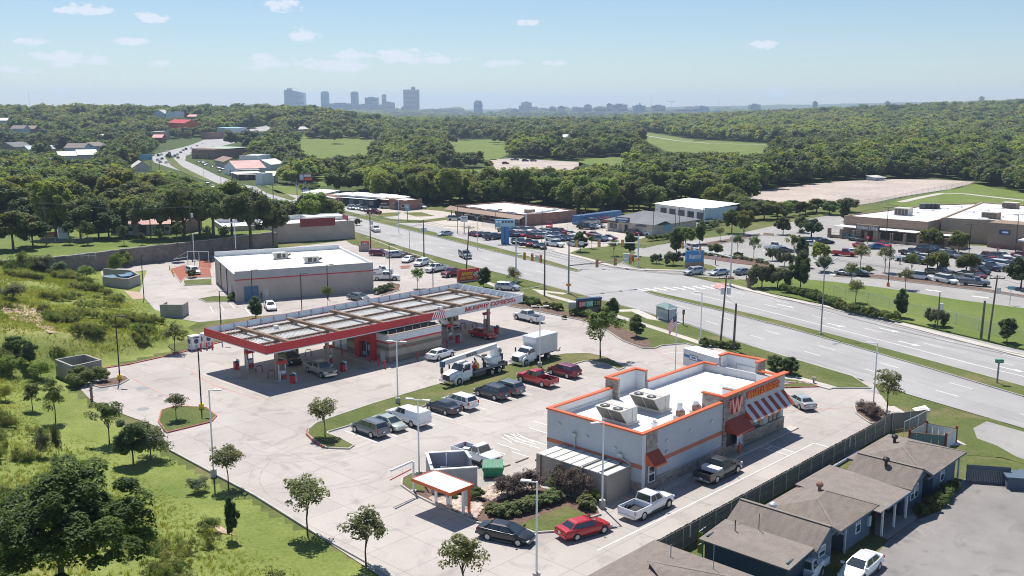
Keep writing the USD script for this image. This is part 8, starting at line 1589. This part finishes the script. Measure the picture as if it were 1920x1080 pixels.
for i,(x,y,r,h,l) in enumerate(((548,432,4.0,4.4,'dark bushy tree in the clump above the taupe restaurant'),(588,434,4.6,6.0,'tallest tree of the clump above the taupe restaurant'),(622,432,4.0,4.8,'right-hand tree of the clump beside the short power pole'),(568,428,3.6,5.0,'tree at the back of the clump above the taupe restaurant'),(500,425,4.2,5.0,'bushy tree between the oaks and the main road'),(527,412,3.0,3.4,'small tree left of the dark truck on the main road'))):
    tree_at('wood',(i+2) % 4,'clump_tree',(x,y),r,l,h)
for x,y,r,l in ((441,358,1.6,'round clipped bush on the far median, farthest of two'),(460,367,1.5,'round clipped bush on the far median, nearer of two'),(671,422,1.1,'round clipped bush on the median before the white pickup'),(317,297,1.9,'round dark bush at the tip of the curving median')): tree_at('round',0,'clipped_bush',(x,y),r,l,z=.1,cat='bush')
# junction and supermarket
for k,x,y,r,h,l in (('cedar',1088,472,1.9,2.0,'dark bushy tree left of the far corner lawn'),('airy',1109,466,1.3,1.5,'pale young tree behind the dark bushy one on the corner lawn'),('airy',1151,480,1.7,1.8,'thin pale tree in the middle of the corner lawn'),('cedar',1181,479,1.9,2.3,'dense dark tree under the long signal arm'),('grey',1231,495,1.6,1.9,'small grey bush left of the blue monument sign'),('grey',1262,498,2.4,2.6,'large grey bush beside the blue monument sign'),
        ('cedar',1268,475,2.2,2.4,'dark tree behind the large grey bush'),('wood',1285,461,3.4,3.2,'spreading tree at the left of the entrance road island'),('cedar',1312,458,1.6,2.4,'upright tree on the entrance road island'),('shrub',1340,477,2.3,2.2,'low spreading tree on the supermarket planted bed'),('airy',1383,480,1.9,2.4,'thin tree in the planted bed with red kerb'),('airy',1413,484,1.9,2.4,'open tree right of the thin tree in the planted bed'),('shrub',1385,482,1.5,.9,'low bush at the foot of the thin tree in the planted bed'),('grey',1428,540,3.3,3.8,'wide grey-leaved bush at the right of the junction, left half'),('grey',1458,541,3.2,3.4,'wide grey-leaved bush at the right of the junction, right half'),
        ('cedar',1501,542,2.2,2.9,'tall dark tree on the lawn beside the wide grey bush'),('grey',1448,489,1.7,2.4,'dark upright bush beside the lamp of the supermarket lot'),('grey',1471,500,2.3,2.6,'rounded grey tree at the entrance bed'),('airy',1488,484,2.2,2.6,'bright young tree behind the rounded grey tree'),('wood',1537,492,2.6,3.0,'bright bushy tree in the supermarket lot'),('cedar',1503,500,1.8,2.5,'dark tree behind the rounded grey tree'),('grey',1545,510,2.4,2.8,'grey umbrella-shaped tree beside the perimeter drive'),
        ('lot',1613,502,2.3,2.4,'round green tree before the bed with a pale cart shelter'),('lot',1659,511,2.4,2.5,'round tree beside the orange-footed lamp post'),('wood',1741,466,3.2,3.2,'leafy round tree before the garden centre'),('wood',1752,464,2.6,3.0,'leafy tree touching the round one before the garden centre'),('wood',1797,474,3.0,3.4,'leafy round tree before the tan supermarket wall'),('wood',1757,512,3.0,3.0,'leafy round tree in the middle of the supermarket lot'),('wood',1811,514,2.9,2.9,'leafy round tree left of the crowded rows'),('wood',1914,541,3.6,3.8,'big tree at the right picture edge in the supermarket lot'),
        ('lot',1595,533,1.8,2.0,'small dark tree on the edge of the perimeter drive'),('lot',1697,543,1.9,1.9,'young tree on the lawn beside the perimeter drive'),('airy',1708,517,1.8,2.2,'thin young tree behind the perimeter drive bed'),('lot',1604,568,1.9,1.9,'dark ragged young tree on the sloping lawn'),('cedar',1689,596,1.35,1.9,'dark columnar evergreen inside the lawn fence'),('grey',1753,612,2.2,2.3,'dark spreading bush at the grey steel pole'),('cedar',1888,643,1.6,1.5,'small dark evergreen bush at the right end of the lawn fence'),('shrub',1622,512,1.8,1.3,'low bush beside the pale cart shelter'),
        ('wood',1468,440,2.6,3.0,'bright tree at the left end of the supermarket drive'),('wood',1521,446,3.6,3.2,'broad round tree in the supermarket lot near the woods'),('wood',1500,436,2.4,3.0,'tree behind the broad round one near the woods'),('cedar',1583,415,1.8,2.6,'upright tree at the left corner of the supermarket'),('wood',1372,437,3.2,4.2,'tree by the bend of the entrance road'),('wood',1395,440,3.4,4.4,'bushy tree left of the entrance road bend'),('lot',1350,452,1.5,1.7,'small tree on the entrance road verge')):
    tree_at(k,0 if k not in ('lot','wood','airy','cedar') else (x//7) % (4 if k in ('lot','wood') else 3),'junction_tree' if x < 1380 else 'lot_tree',(x,y),r*.84,l,h*.84,cat='bush' if 'bush' in l else 'tree')
# shrubs and hedges of the beds
def hedge(name,label,pts,r,n,kind='shrub',z=.1,h=None,cat='hedge',group=None):
    l = LineString(PP(pts)); t = thing(name,label,cat)
    for i in range(n):
        p = l.interpolate((i+.5)/n,normalized=True); s = r*rng.uniform(.85,1.2); mb,_,m = None,None,None
        q = UsdGeom.Xform.Define(stage,path_of('bush',t.GetPath().pathString)); q.AddTranslateOp().Set(Gf.Vec3d(p.x+rng.uniform(-.2,.2),p.y+rng.uniform(-.2,.2),z)); q.AddRotateZOp().Set(rng.uniform(0,360)); q.AddScaleOp().Set(Gf.Vec3f(s,s,h or s))
        q.GetPrim().GetReferences().AddInternalReference(tree_proto(kind,i % 3).GetPath()); q.GetPrim().SetInstanceable(True)
hedge('lawn_hedge','low dark hedge along the inner side of the lawn fence',[(1470,548),(1500,553),(1548,569),(1600,588),(1680,604)],1.0,34); hedge('bed_hedge','row of low green bushes in the bed behind the canopy corner',[(972,568),(995,572),(1010,577)],.9,5); hedge('bed_hedge','row of low dark bushes left of the fuel price sign',[(1022,577),(1052,584)],.75,5); hedge('bed_hedge','low bushes at the foot of the fuel price sign',[(1070,592),(1100,594)],.85,4)
hedge('dealer_hedge','low hedge along the verge beside the dealer office',[(1215,452),(1245,449),(1270,444)],1.2,8,h=1.0); hedge('bed_hedge','low dark hedge at the corner behind the burger restaurant',[(1316,650),(1340,652),(1384,655)],.7,9,z=.12); hedge('purple_shrubs','bank of purple-brown twiggy shrubs before the cooler room',[(935,938),(965,932),(985,926),(1004,921)],1.0,7,'twig',h=1.15); hedge('purple_shrubs','purple-brown twiggy shrubs against the cooler room wall',[(1042,921),(1062,928),(1080,935),(1100,943)],.95,5,'twig',h=1.5)
hedge('herb_border','pale green bushy border along the front of the rock bed',[(915,962),(940,968),(965,966),(990,957),(1010,950),(1050,940)],.75,14,'herb'); hedge('herb_border','pale green clump beside the lamp post at the cooler room',[(1095,951),(1112,958)],.75,3,'herb'); hedge('entrance_shrubs','dry brown shrubs in the kerbed bed at the road entrance',[(1612,768),(1628,778),(1645,790)],.8,6,'twig')
hedge('kerb_grass','low planting along the red kerb of the supermarket bed',[(1290,476),(1340,481),(1400,488),(1440,497)],.7,14,'herb',h=.5); hedge('corner_bushes','grey sage bushes at the corner of the parts shop',[(707,552),(720,547),(735,543)],.9,5,'grey',h=.8); hedge('brown_hedge','brown clipped hedge along the verge of the parts shop parking',[(755,479),(775,488),(792,494)],.8,8,'twig',h=.7); hedge('cottage_bushes','dark bushes in front of the cottages',[(1716,968),(1745,958),(1770,930),(1790,915)],.8,6,'shrub',z=0); hedge('dealer_hedge','clipped hedge beside the entrance road by the garage',[(1290,441),(1330,430),(1350,420)],1.2,8,h=1.0)
for x,y,r,k,l in ((848,935,.55,'shrub','small green bush under the order canopy edge'),(892,937,.8,'shrub','green bush at the corner of the dumpster pen'),(1045,918,.9,'wildb','bright-topped bush by the corner of the cooler room'),(1110,941,.8,'wildb','bright-topped bush before the cooler room wall'),(360,520,1.0,'round','round bush beside the white suv behind the parts shop'),(437,563,1.1,'shrub','green bush against the corner of the parts shop'),(1480,702,1.4,'round','rounded hedge bush behind the burger restaurant'),(1455,693,1.2,'round','small rounded bush behind the end of the burger restaurant'),(1618,979,.8,'wildb','flowering bush beside the blue cottage porch'),(880,545,.8,'shrub','low bush below the red and yellow sign'),(1132,590,.9,'shrub','yellow-green bush beside the fuel price sign'),(1058,597,.5,'herb','tiny herb in the mulch bed')):
    tree_at(k,0,'bush',(x,y),r,l,r*.9,.1,'bush')
# stones of the bed
rk = []
for poly,n in (([(905,922),(968,897),(1004,905),(1010,914),(985,922),(955,932),(930,940),(915,942),(905,936)],900),([(805,936),(845,932),(895,940),(905,955),(892,976),(860,962),(820,948)],700)):
    pg = Polygon(PP(poly)).buffer(0); x0,y0,x1,y1 = pg.bounds; c = 0
    while c < n:
        x,y = rng.uniform(x0,x1),rng.uniform(y0,y1)
        if pg.contains(Point(x,y)): s = rng.uniform(.10,.26); rk.append((x,y,.13+s*.2,s,s*.6,rng.randrange(3))); c += 1
def pebble(k):
    g = np.random.default_rng(40+k); m = trimesh.creation.icosphere(1); return MB().add(m.vertices*(1+g.normal(0,.12,(len(m.vertices),1))),m.faces)
scatter('bed_stones',rk,[(pebble(k),'rock') for k in range(3)],'stones','pale pink and brown stones covering the bed beside the order canopy')
# long grass and weeds of the hillside
def tuft(k,n=16,h=.5,w=.32,b=.03):
    g = np.random.default_rng(60+k); mb = MB()
    for i in range(n):
        a = g.uniform(0,6.28); p = np.array([math.cos(a),math.sin(a),0])*g.uniform(0,w); l = p*g.uniform(.6,1.8)+[0,0,h*g.uniform(.6,1.2)]; s = np.array([-math.sin(a),math.cos(a),0])*b
        mb.add([p-s,p+s,l],[(0,1,2)])
    return mb
it = []; pp_ = prepared.prep(Polygon(LOT).buffer(.5)); fp_ = prepared.prep(FIELDP.buffer(.5)); l2 = prepared.prep(Polygon(LOT2).buffer(.4))
g_ = np.random.default_rng(5); bx,byy = g_.uniform(0,110,260000),g_.uniform(25,235,260000); px_,zz_ = toPx(np.c_[bx,byy,hgt(bx,byy)])
ed_ = np.interp(byy,[-200,40,94,100,112,125,133,140,200,260],[43,43.0,44.5,47,44.0,47,54,80,90,96])
ok = (bx < ed_-3) & (px_[:,0] > -60) & (px_[:,0] < 760) & (px_[:,1] < 1120) & (px_[:,1] > 470)
bx,byy,ed_ = bx[ok],byy[ok],ed_[ok]; dens = meshkit.fbm(np.stack([bx*.10,byy*.10,bx*0],-1),4,17); dens2 = meshkit.fbm(np.stack([bx*.22,byy*.22,bx*0],-1),4,29); zt_ = hgt(bx,byy)
for x,y,e,dn,d2,z in zip(bx,byy,ed_,dens,dens2,zt_):
    if rng.random() > (dn-.28)*2.6 or pp_.contains(Point(x,y)) or fp_.contains(Point(x,y)) or l2.contains(Point(x,y)): continue
    far = min(1,(e-x-3)/6)
    if d2 > .62 and far > .5: it.append((x,y,z-.05,rng.uniform(.3,.75),rng.uniform(.4,1.1),3+rng.randrange(2)))
    else: s = rng.uniform(.35,.8)*(.55+.6*far); it.append((x,y,z-.05,s,s*rng.uniform(.4,1.1)*(.4+.7*far),rng.randrange(3)))
    if len(it) > 30000: break
weed = [crown_mesh(820+k,1.0,.9,.5,8,26,.12,None,(.3,.5),low=-.3) for k in range(2)]
scatter('hillside_grass',it,[(tuft(k),'leaf_grass') for k in range(3)]+[(w_,'leaf_weed') for w_ in weed],'grass','long yellow-green grass and weeds covering the hillside')
for q in ([(0,575),(40,568),(75,580),(95,600),(108,625),(92,628),(60,606),(20,600)],[(232,545),(262,548),(275,560),(250,562)],[(395,985),(415,990),(440,1004),(412,1000)]): struct('bare_patch',draped([tuple(PH(*c)[:2]) for c in q],.0,1.5),'bare_soil')
# ------------------------------------------------------------------ the woods
LIM = [(-200,424),(250,424),(440,400),(470,375),(560,372),(600,370),(700,379),(780,391),(840,387),(850,382),(1050,391),(1060,409),(1160,402),(1225,397),(1240,382),(1345,384),(1352,400),(1420,418),(1480,408),(1560,405),(1600,398),(1640,383),(1690,371),(1760,368),(1840,374),(2100,374)]
CLEAR = [[(1395,362),(1480,348),(1560,339),(1660,334),(1760,335),(1832,340),(1828,372),(1700,390),(1640,392),(1560,398),(1500,392),(1440,384),(1400,374)],[(1640,390),(1700,366),(1760,357),(1828,341),(1868,352),(1990,372),(2000,400),(1640,400)],
         [(915,297),(960,295),(1010,298),(1090,302),(1110,310),(1100,342),(1000,348),(920,336)],[(1085,296),(1192,292),(1205,312),(1150,336),(1085,330)],[(800,316),(918,316),(985,348),(920,362),(815,356)],
         [(1180,250),(1215,247),(1300,260),(1440,268),(1480,288),(1420,312),(1290,312),(1235,290)],[(540,260),(705,260),(725,285),(695,318),(580,318),(550,295)],[(832,260),(942,260),(972,282),(935,312),(845,312)],[(590,330),(660,322),(682,352),(600,360)],
         [(360,280),(405,288),(440,298),(512,306),(542,318),(532,338),(518,352),(470,354),(440,342),(400,320),(350,303)],[(258,318),(292,326),(290,298),(262,297)],[(480,342),(560,350),(580,372),(520,364)],[(300,262),(500,254),(520,268),(440,274),(380,284),(340,300),(280,310),(276,292)],[(540,362),(700,362),(700,392),(560,392)],[(440,395),(560,372),(600,412),(520,470),(430,470)],
         [(60,262),(230,262),(245,300),(180,312),(100,312),(20,300)]]
CLR = [(Polygon(c).buffer(0)) for c in CLEAR]; CLP = [prepared.prep(c) for c in CLR]
roadp = prepared.prep(Polygon(ROAD).buffer(5)); bldp = prepared.prep(MultiPolygon([b for b in BLD if b.is_valid]).buffer(0))
lx,ly = np.array(LIM).T
WIN = [[(283,290),(330,275),(400,265),(480,261),(480,268),(400,276),(350,290),(372,312),(420,333),(480,358),(560,378),(640,404),(640,412),(600,415),(545,398),(480,385),(420,362),(370,340),(330,322),(290,318)],[(356,285),(405,290),(425,305),(510,308),(515,345),(490,350),(440,343),(400,318),(356,300)],[(555,264),(690,262),(690,285),(575,290)],[(1190,252),(1300,262),(1440,272),(1440,284),(1240,283)],
       [(840,262),(940,262),(940,282),(850,283)],[(920,299),(1085,302),(1080,313),(930,312)],[(1085,296),(1190,294),(1190,304),(1085,306)],[(264,287),(288,287),(288,301),(264,301)],[(561,324),(588,324),(588,343),(561,343)],[(1390,362),(1560,342),(1830,340),(1800,352),(1700,365),(1400,375)],[(505,345),(560,352),(575,368),(520,362)],[(1700,368),(1830,345),(1990,372),(1700,380)]]
winp = prepared.prep(MultiPolygon([Polygon(w) for w in WIN]).buffer(0))
g_ = np.random.default_rng(99); cand = []
r = 190.0
while r < 3100:
    s = 7.2 if r < 520 else 7.2+(r-520)*.0042; n = int(math.radians(62)*r/s); a = YAW-np.linspace(math.radians(-31),math.radians(31),n)+g_.uniform(-.5,.5,n)*s/r; rr = r+g_.uniform(-.5,.5,n)*s
    cand.append(np.c_[rr*np.cos(a),rr*np.sin(a),np.full(n,s)]); r += s
cand = np.vstack(cand); zc = hgt(cand[:,0],cand[:,1]); inf = prepared.prep(FIELDP)
pxs,_ = toPx(np.c_[cand[:,:2],zc])
keep = []; var = meshkit.fbm(np.stack([cand[:,0]*.004,cand[:,1]*.004,0*zc],-1),3,31)
for (x,y,s),z,q,v in zip(cand,zc,pxs,var):
    if q[0] < -120 or q[0] > 2040: continue
    onf = x < 190 and inf.contains(Point(x,y))
    if onf: z = FIELD_Z; q = toPx((x,y,z))[0]
    if q[1] > np.interp(q[0],lx,ly) or roadp.contains(Point(x,y)) or bldp.contains(Point(x,y)): continue
    k = [i for i,c in enumerate(CLP) if c.contains(Point(*q))]
    if 715 < q[0] < 1300 and q[1] < (238 if q[0] < 1150 else 230) and rng.random() < .85: continue
    if k:
        if k[0] == 15:
            if rng.random() < .45: continue
        elif rng.random() < (.95 if k[0] in (6,7,4) else .999): continue
    if q[0] < 700 and q[1] < 330 and rng.random() < .12: continue
    dist = math.hypot(x,y); rt_ = s*rng.uniform(.55,.85); ht_ = rt_*rng.uniform(.8,1.25); m_ = FPX/dist
    for _ in range(5):      # woods are kept low where the road, roofs and glades behind them show
        tp = toPx((x,y,z+ht_*1.9))[0][1]; pts_ = [(q[0]+f*rt_*m_,tp+(q[1]-tp)*g) for f,g in ((0,0),(-.6,.2),(.6,.2),(-.9,.5),(.9,.5),(0,.5))]
        if not any(winp.contains(Point(*p)) for p in pts_) and not any(dist < bw[4]-4 and bw[0] < p[0] < bw[2] and bw[1] < p[1] < bw[3] for bw in BLDW for p in pts_): break
        rt_ *= .8; ht_ *= .72
    else: continue
    keep.append((x,y,z,rt_,rng.random()*.55+v*.9,q[0],q[1],dist,ht_))
keep.sort(key=lambda t: t[7])
def kind_of(t): return min(3,int(max(0,t-.36)/.65*4))
KMAP = [1,2,0,3]      # dark, oak, mid, bright
WHAT = {0: 'mid-green',1: 'dark green',2: 'olive green',3: 'bright green'}
def region(x): return 'left of the far road' if x < 430 else 'behind the shops across the road' if x < 900 else 'behind the dealer office and garage' if x < 1420 else 'around the bare dirt yard'
near_,mid_,far_ = [],[],[]
for i,(x,y,z,r,kv,qx,qy,dist,hs) in enumerate(keep):
    k = KMAP[kind_of(kv)]
    if len(near_) < 290 and dist < 520:
        near_.append(i); lab = f'{WHAT[k]} rounded tree in the woods {region(qx)}'
        plant('wood',k+4*rng.randrange(2),'woodland_tree',(x,y,z-.3),r*1.05,lab,'tree',f'{WHAT[k]} woodland trees {region(qx)}',hs*1.05)
    elif dist < 950: mid_.append((x,y,z-.4,r*1.05,hs,k))
    else: far_.append((x,y,z-.6,r*1.15,hs*(1.1 if dist < 1600 else 1.0),k+4*rng.randrange(2)))
def woodmid(k): s = 900+k; return (crown_mesh(s,1.0,.9,.95,18,30,.15,0,(.28,.44),low=-.5),('leaf_mid','leaf_dark','leaf_oak','leaf_bright')[k % 4])
def woodfar(k): s = 700+k; return (crown_mesh(s,1.0,.8,.8,10,18,.2,0,(.32,.5),low=-.3),('leaf_mid','leaf_dark','leaf_oak','leaf_bright')[k % 4])
scatter('woodland',mid_,[woodmid(k) for k in range(4)],'woods','dense mixed green woods in the middle distance')
scatter('far_woodland',far_,[woodfar(k) for k in range(8)],'woods','hazy green woods stretching to the hills')
it = []; r = 3100.0
while r < 7200:
    s = 30+(r-3100)*.012; n = int(math.radians(60)*r/s); a = YAW-np.linspace(math.radians(-30),math.radians(30),n)+g_.uniform(-.5,.5,n)*s/r; rr = r+g_.uniform(-.5,.5,n)*s; xx,yy = rr*np.cos(a),rr*np.sin(a); vv = meshkit.fbm(np.stack([xx*.0016,yy*.0016,0*xx],-1),3,8)
    zz = hgt(xx,yy)
    for x,y,z,v in zip(xx,yy,zz,vv):
        cl = toPx((x,y,z))[0][0]
        if v > .40 and not (715 < cl < 1320 and rng.random() < .8): it.append((x,y,z-1,s*.55,s*.34,rng.randrange(4)))
    r += s
scatter('distant_woods',it,[woodfar(20+k) for k in range(4)],'woods','blue-green belts of trees before the city')

# ------------------------------------------------------------------ the city on the horizon
def tower(name,label,spec,m,dist,crown=None,cat='skyscraper',group=None,base=None):
    """spec: list of blocks (x0, x1, ytop) as the skyline shows them; depth equals the width of the first."""
    x0,x1,yt = spec[0]; cpos = R((x0+x1)/2,210,dist); zb = float(hgt(cpos[0],cpos[1]))-3 if base is None else base; u = dist/FPX/math.cos(math.atan2(abs((x0+x1)/2-960),FPX))
    t = thing(name,label,cat,(cpos[0],cpos[1],zb),A0,group); xm = (x0+x1)/2; dep = min(70,max(12,(x1-x0)*u))
    for i,(a,b,y) in enumerate(spec):
        z1 = R((a+b)/2,y,dist)[2]-zb; part(t,'shaft' if i == 0 else 'wing',BX((a-xm)*u,-i*1.5,0,(b-xm)*u,dep*(1-.1*i),z1),m)
    z1 = R(xm,yt,dist)[2]-zb; w = (x1-x0)*u
    if crown == 'slant': part(t,'crown',MB().loft([[(-w/2,y,z1),(w/2,y,z1),(w/2,y,z1+.1),(-w*.05,y,z1+.035*dist*0+12),(-w/2,y,z1+17)] for y in (1,dep-1)]),m); part(t,'penthouse',BX(-w*.38,dep*.3,z1+10,-w*.15,dep*.6,z1+25),'tower_stone')
    elif crown == 'dome': part(t,'crown',TB([(0,dep/2,z1),(0,dep/2,z1+4),(0,dep/2,z1+7)],[w*.48,w*.36,w*.1],16),m)
    elif crown == 'pent': part(t,'penthouse',BX(0,dep*.3,z1,w*.26,dep*.6,z1+16),m)
    else: part(t,'roof_plant',BX(-w*.25,dep*.3,z1,w*.2,dep*.6,z1+4),'mid_grey')
    return t
def drum(name,label,x0,x1,yt,m,dist,dome=0):
    cpos = R((x0+x1)/2,210,dist); zb = float(hgt(cpos[0],cpos[1]))-3; u = dist/FPX; t = thing(name,label,'skyscraper',(cpos[0],cpos[1],zb),A0); rr = (x1-x0)*u/2; z1 = R((x0+x1)/2,yt,dist)[2]-zb
    part(t,'shaft',CY(0,0,0,z1,rr,12),m); part(t,'crown',TB([(0,0,z1),(0,0,z1+3),(0,0,z1+6)],[rr*.9,rr*.75,rr*.2 if dome else rr*.72],12),m); return t
D0 = 5700
tower('glass_tower','broad blue glass tower with a stepped slanting top at the left of the skyline',[(535,569,174)],'tower_glass',D0,'slant'); drum('teal_tower','teal glass tower, second from the left on the skyline',602.5,618,173.5,'tower_teal',D0); drum('domed_tower','slim round-topped tower left of the square glass block on the skyline',658.5,673,173,'tower_glass',D0,1)
tower('glass_block','square blue glass tower in the middle of the skyline',[(685,708,183)],'tower_glass',D0); tower('slim_tower','slim dark tower rising behind a stone block on the skyline',[(716.5,724,178)],'tower_stone',D0+60,'dome'); tower('stone_block','stone office block before the slim dark tower',[(717,738,192)],'tower_stone',D0-60); tower('stone_tower','tall slab-like stone tower with a small penthouse, right of the skyline centre',[(757,784.5,168)],'tower_stone',D0,'pent')
tower('stepped_tower','stepped blue glass tower standing alone right of the skyline group',[(888.5,904.5,192),(890.5,902,188.5)],'tower_glass',5000); tower('grey_towers','cluster of grey slabs right of the lone stepped tower',[(977,997,192),(973,979,198),(996,1008,200)],'far_block',5200,None)
far_b = [(585,612,203,'tower_brick'),(596,640,202,'tower_glass'),(614,660,194,'tower_glass'),(624,660,203,'tower_brick'),(672,690,196,'tower_brick'),(690,720,206,'tower_stone'),(709,721,197,'tower_brick'),(738,760,208,'tower_brick'),(752,759,201,'tower_brick'),(569,585,207,'tower_brick'),(640,662,200,'tower_teal'),(800,838,207,'tower_brick'),(840,860,211,'tower_glass'),(875,888,214,'far_block'),(905,917,214,'far_block'),(958,974,206,'tower_glass'),(1030,1043,201,'tower_stone'),(1046,1060,200,'tower_stone'),(1074,1096,203,'tower_stone'),(1096,1109,197,'tower_stone'),(1116,1136,201,'tower_stone'),(1138,1147,195,'tower_stone'),(1149,1176,196,'tower_stone'),(1188,1210,198,'tower_glass'),(1198,1201,194,'tower_stone'),(1224,1247,198,'tower_stone'),(1162,1184,208,'tower_brick'),(1186,1229,209,'tower_brick'),(1264,1300,206,'tower_stone'),(1300,1330,204,'tower_stone'),(1310,1328,200,'tower_glass'),(1338,1362,208,'tower_teal'),(1408,1425,196,'tower_stone'),(1500,1524,205,'far_block'),(1532,1585,204,'tower_brick'),(1525,1532,191,'tower_teal'),(1661,1668,191,'tower_stone'),(1764,1791,196,'tower_brick'),(1816,1857,196,'tower_brick'),(1837,1843,182,'tower_brick'),(1858,1878,195,'tower_stone'),(1889,1918,188,'tower_brick')]
for i,(a,b,y,m) in enumerate(far_b):
    dist = 5450 if a < 780 else 4900 if a < 1500 else 4300
    dn = 'downtown' if a < 780 else 'centre-right' if a < 1500 else 'far right'
    c_ = R((a+b)/2,y,dist); tower('office_block',f'hazy {dict(tower_brick="brick", tower_glass="blue glass", tower_stone="grey", tower_teal="teal", far_block="pale banded")[m]} office block on the {dn} horizon',[(a,b,y)],m,dist,None,'office block',f'{m} blocks on the {dn} horizon',min(float(hgt(c_[0],c_[1]))-3,c_[2]-6))
r_ = random.Random(4)
for i in range(70):
    x = r_.uniform(730,1300); y = r_.uniform(217,236) if x < 1250 else r_.uniform(212,222); w = r_.uniform(3,16); g0_ = P(x,y,-14); dist = math.hypot(g0_[0],g0_[1]); c = R(x,y,min(dist,6000)); u = dist/FPX
    zb = float(hgt(c[0],c[1])); t = thing('distant_warehouse','pale low warehouse roof in the hazy flats before the city','warehouse',(c[0],c[1],zb),A0+r_.uniform(-.3,.3),'pale warehouses in the hazy flats'); hh = r_.uniform(6,13); ww = w*u
    part(t,'wall',BX(-ww/2,0,-3,ww/2,25,hh),r_.choice(['wall_white','cream_wall','wall_white','wall_brick'])); part(t,'roof',BX(-ww/2-.5,-.5,hh,ww/2+.5,25.5,hh+.6),r_.choice(['roof_white','roof_white','roof_cream']))
for a,b,y,l in ((1693,1763,204,'long bright white roof on the right horizon'),(1670,1683,206,'small white dome roof left of the long bright one'),(1812,1822,201,'small white gable at the foot of the brick tower on the right'),(852,905,226,'long low pale roof before the stepped tower')):
    dist = 2900 if a > 1500 else 3300; c = R((a+b)/2,y,dist); u = dist/FPX; t = thing('white_hall',l,'hall',(c[0],c[1],c[2]-14),A0); part(t,'wall',BX(-(b-a)*u/2,0,-20,(b-a)*u/2,40,9),'wall_white'); part(t,'roof',MB().loft([[(-(b-a)*u/2-1,-1,9),(-(b-a)*u/2-1,41,9),(-(b-a)*u/2-1,20,14)],[((b-a)*u/2+1,-1,9),((b-a)*u/2+1,41,9),((b-a)*u/2+1,20,14)]]),'roof_white')
def mast(x,yt,dist,label,r=1.0,name='radio_mast',cat='mast'):
    c = R(x,215,dist); zb = float(hgt(c[0],c[1])); h = R(x,yt,dist)[2]-zb; t = thing(name,label,cat,(c[0],c[1],zb),A0); part(t,'mast',CY(0,0,-2,h,r,6,r*.5),'galv'); part(t,'platform',CY(0,0,h*.82,h*.83,r*2.0,8),'mid_grey'); return t,h
mast(57,169,7000,'tall thin radio mast at the far left of the horizon',1.1); mast(45,204,7000,'short thin radio mast left of the tall one',.9); mast(1222,176,5500,'thin radio mast on the centre-right horizon',.9); mast(1219,178,5600,'fainter radio mast beside the centre-right one',.7); mast(1346,184,6500,'faint mast on the right horizon',1.0); mast(419,218,1150,'pale cell tower rising from the trees of the left hill',.55,'cell_tower','mast')
t,h = mast(1259,188,5200,'construction tower crane on the centre-right horizon',.9,'tower_crane','crane'); part(t,'jib',BM((-28,0,h-6),(12,0,h-6),1.4,1.6),'mid_grey'); part(t,'counterweight',BX(9,-2,h-10,12,2,h-6),'mid_grey')
t,h = mast(952,207,5200,'leaning crane jib between the lone tower and the grey slabs',.8,'tower_crane','crane'); part(t,'jib',BM((0,0,h-2),(15,0,h+38),1.2,1.2),'galv')

# ------------------------------------------------------------------ the air
lo = float(hgt(np.array([0.0]),np.array([0.0]))[0]); zz = hgt(np.linspace(-11000,11000,200)[:,None]+np.zeros((1,200)),np.linspace(-11000,11000,200)[None]+np.zeros((200,1)))
S_ = 11200.0
struct('haze',BX(-S_,-S_,float(zz.min())-12,S_,S_,max(190.0,float(zz.max())+8)),'haze_air',kind='stuff')
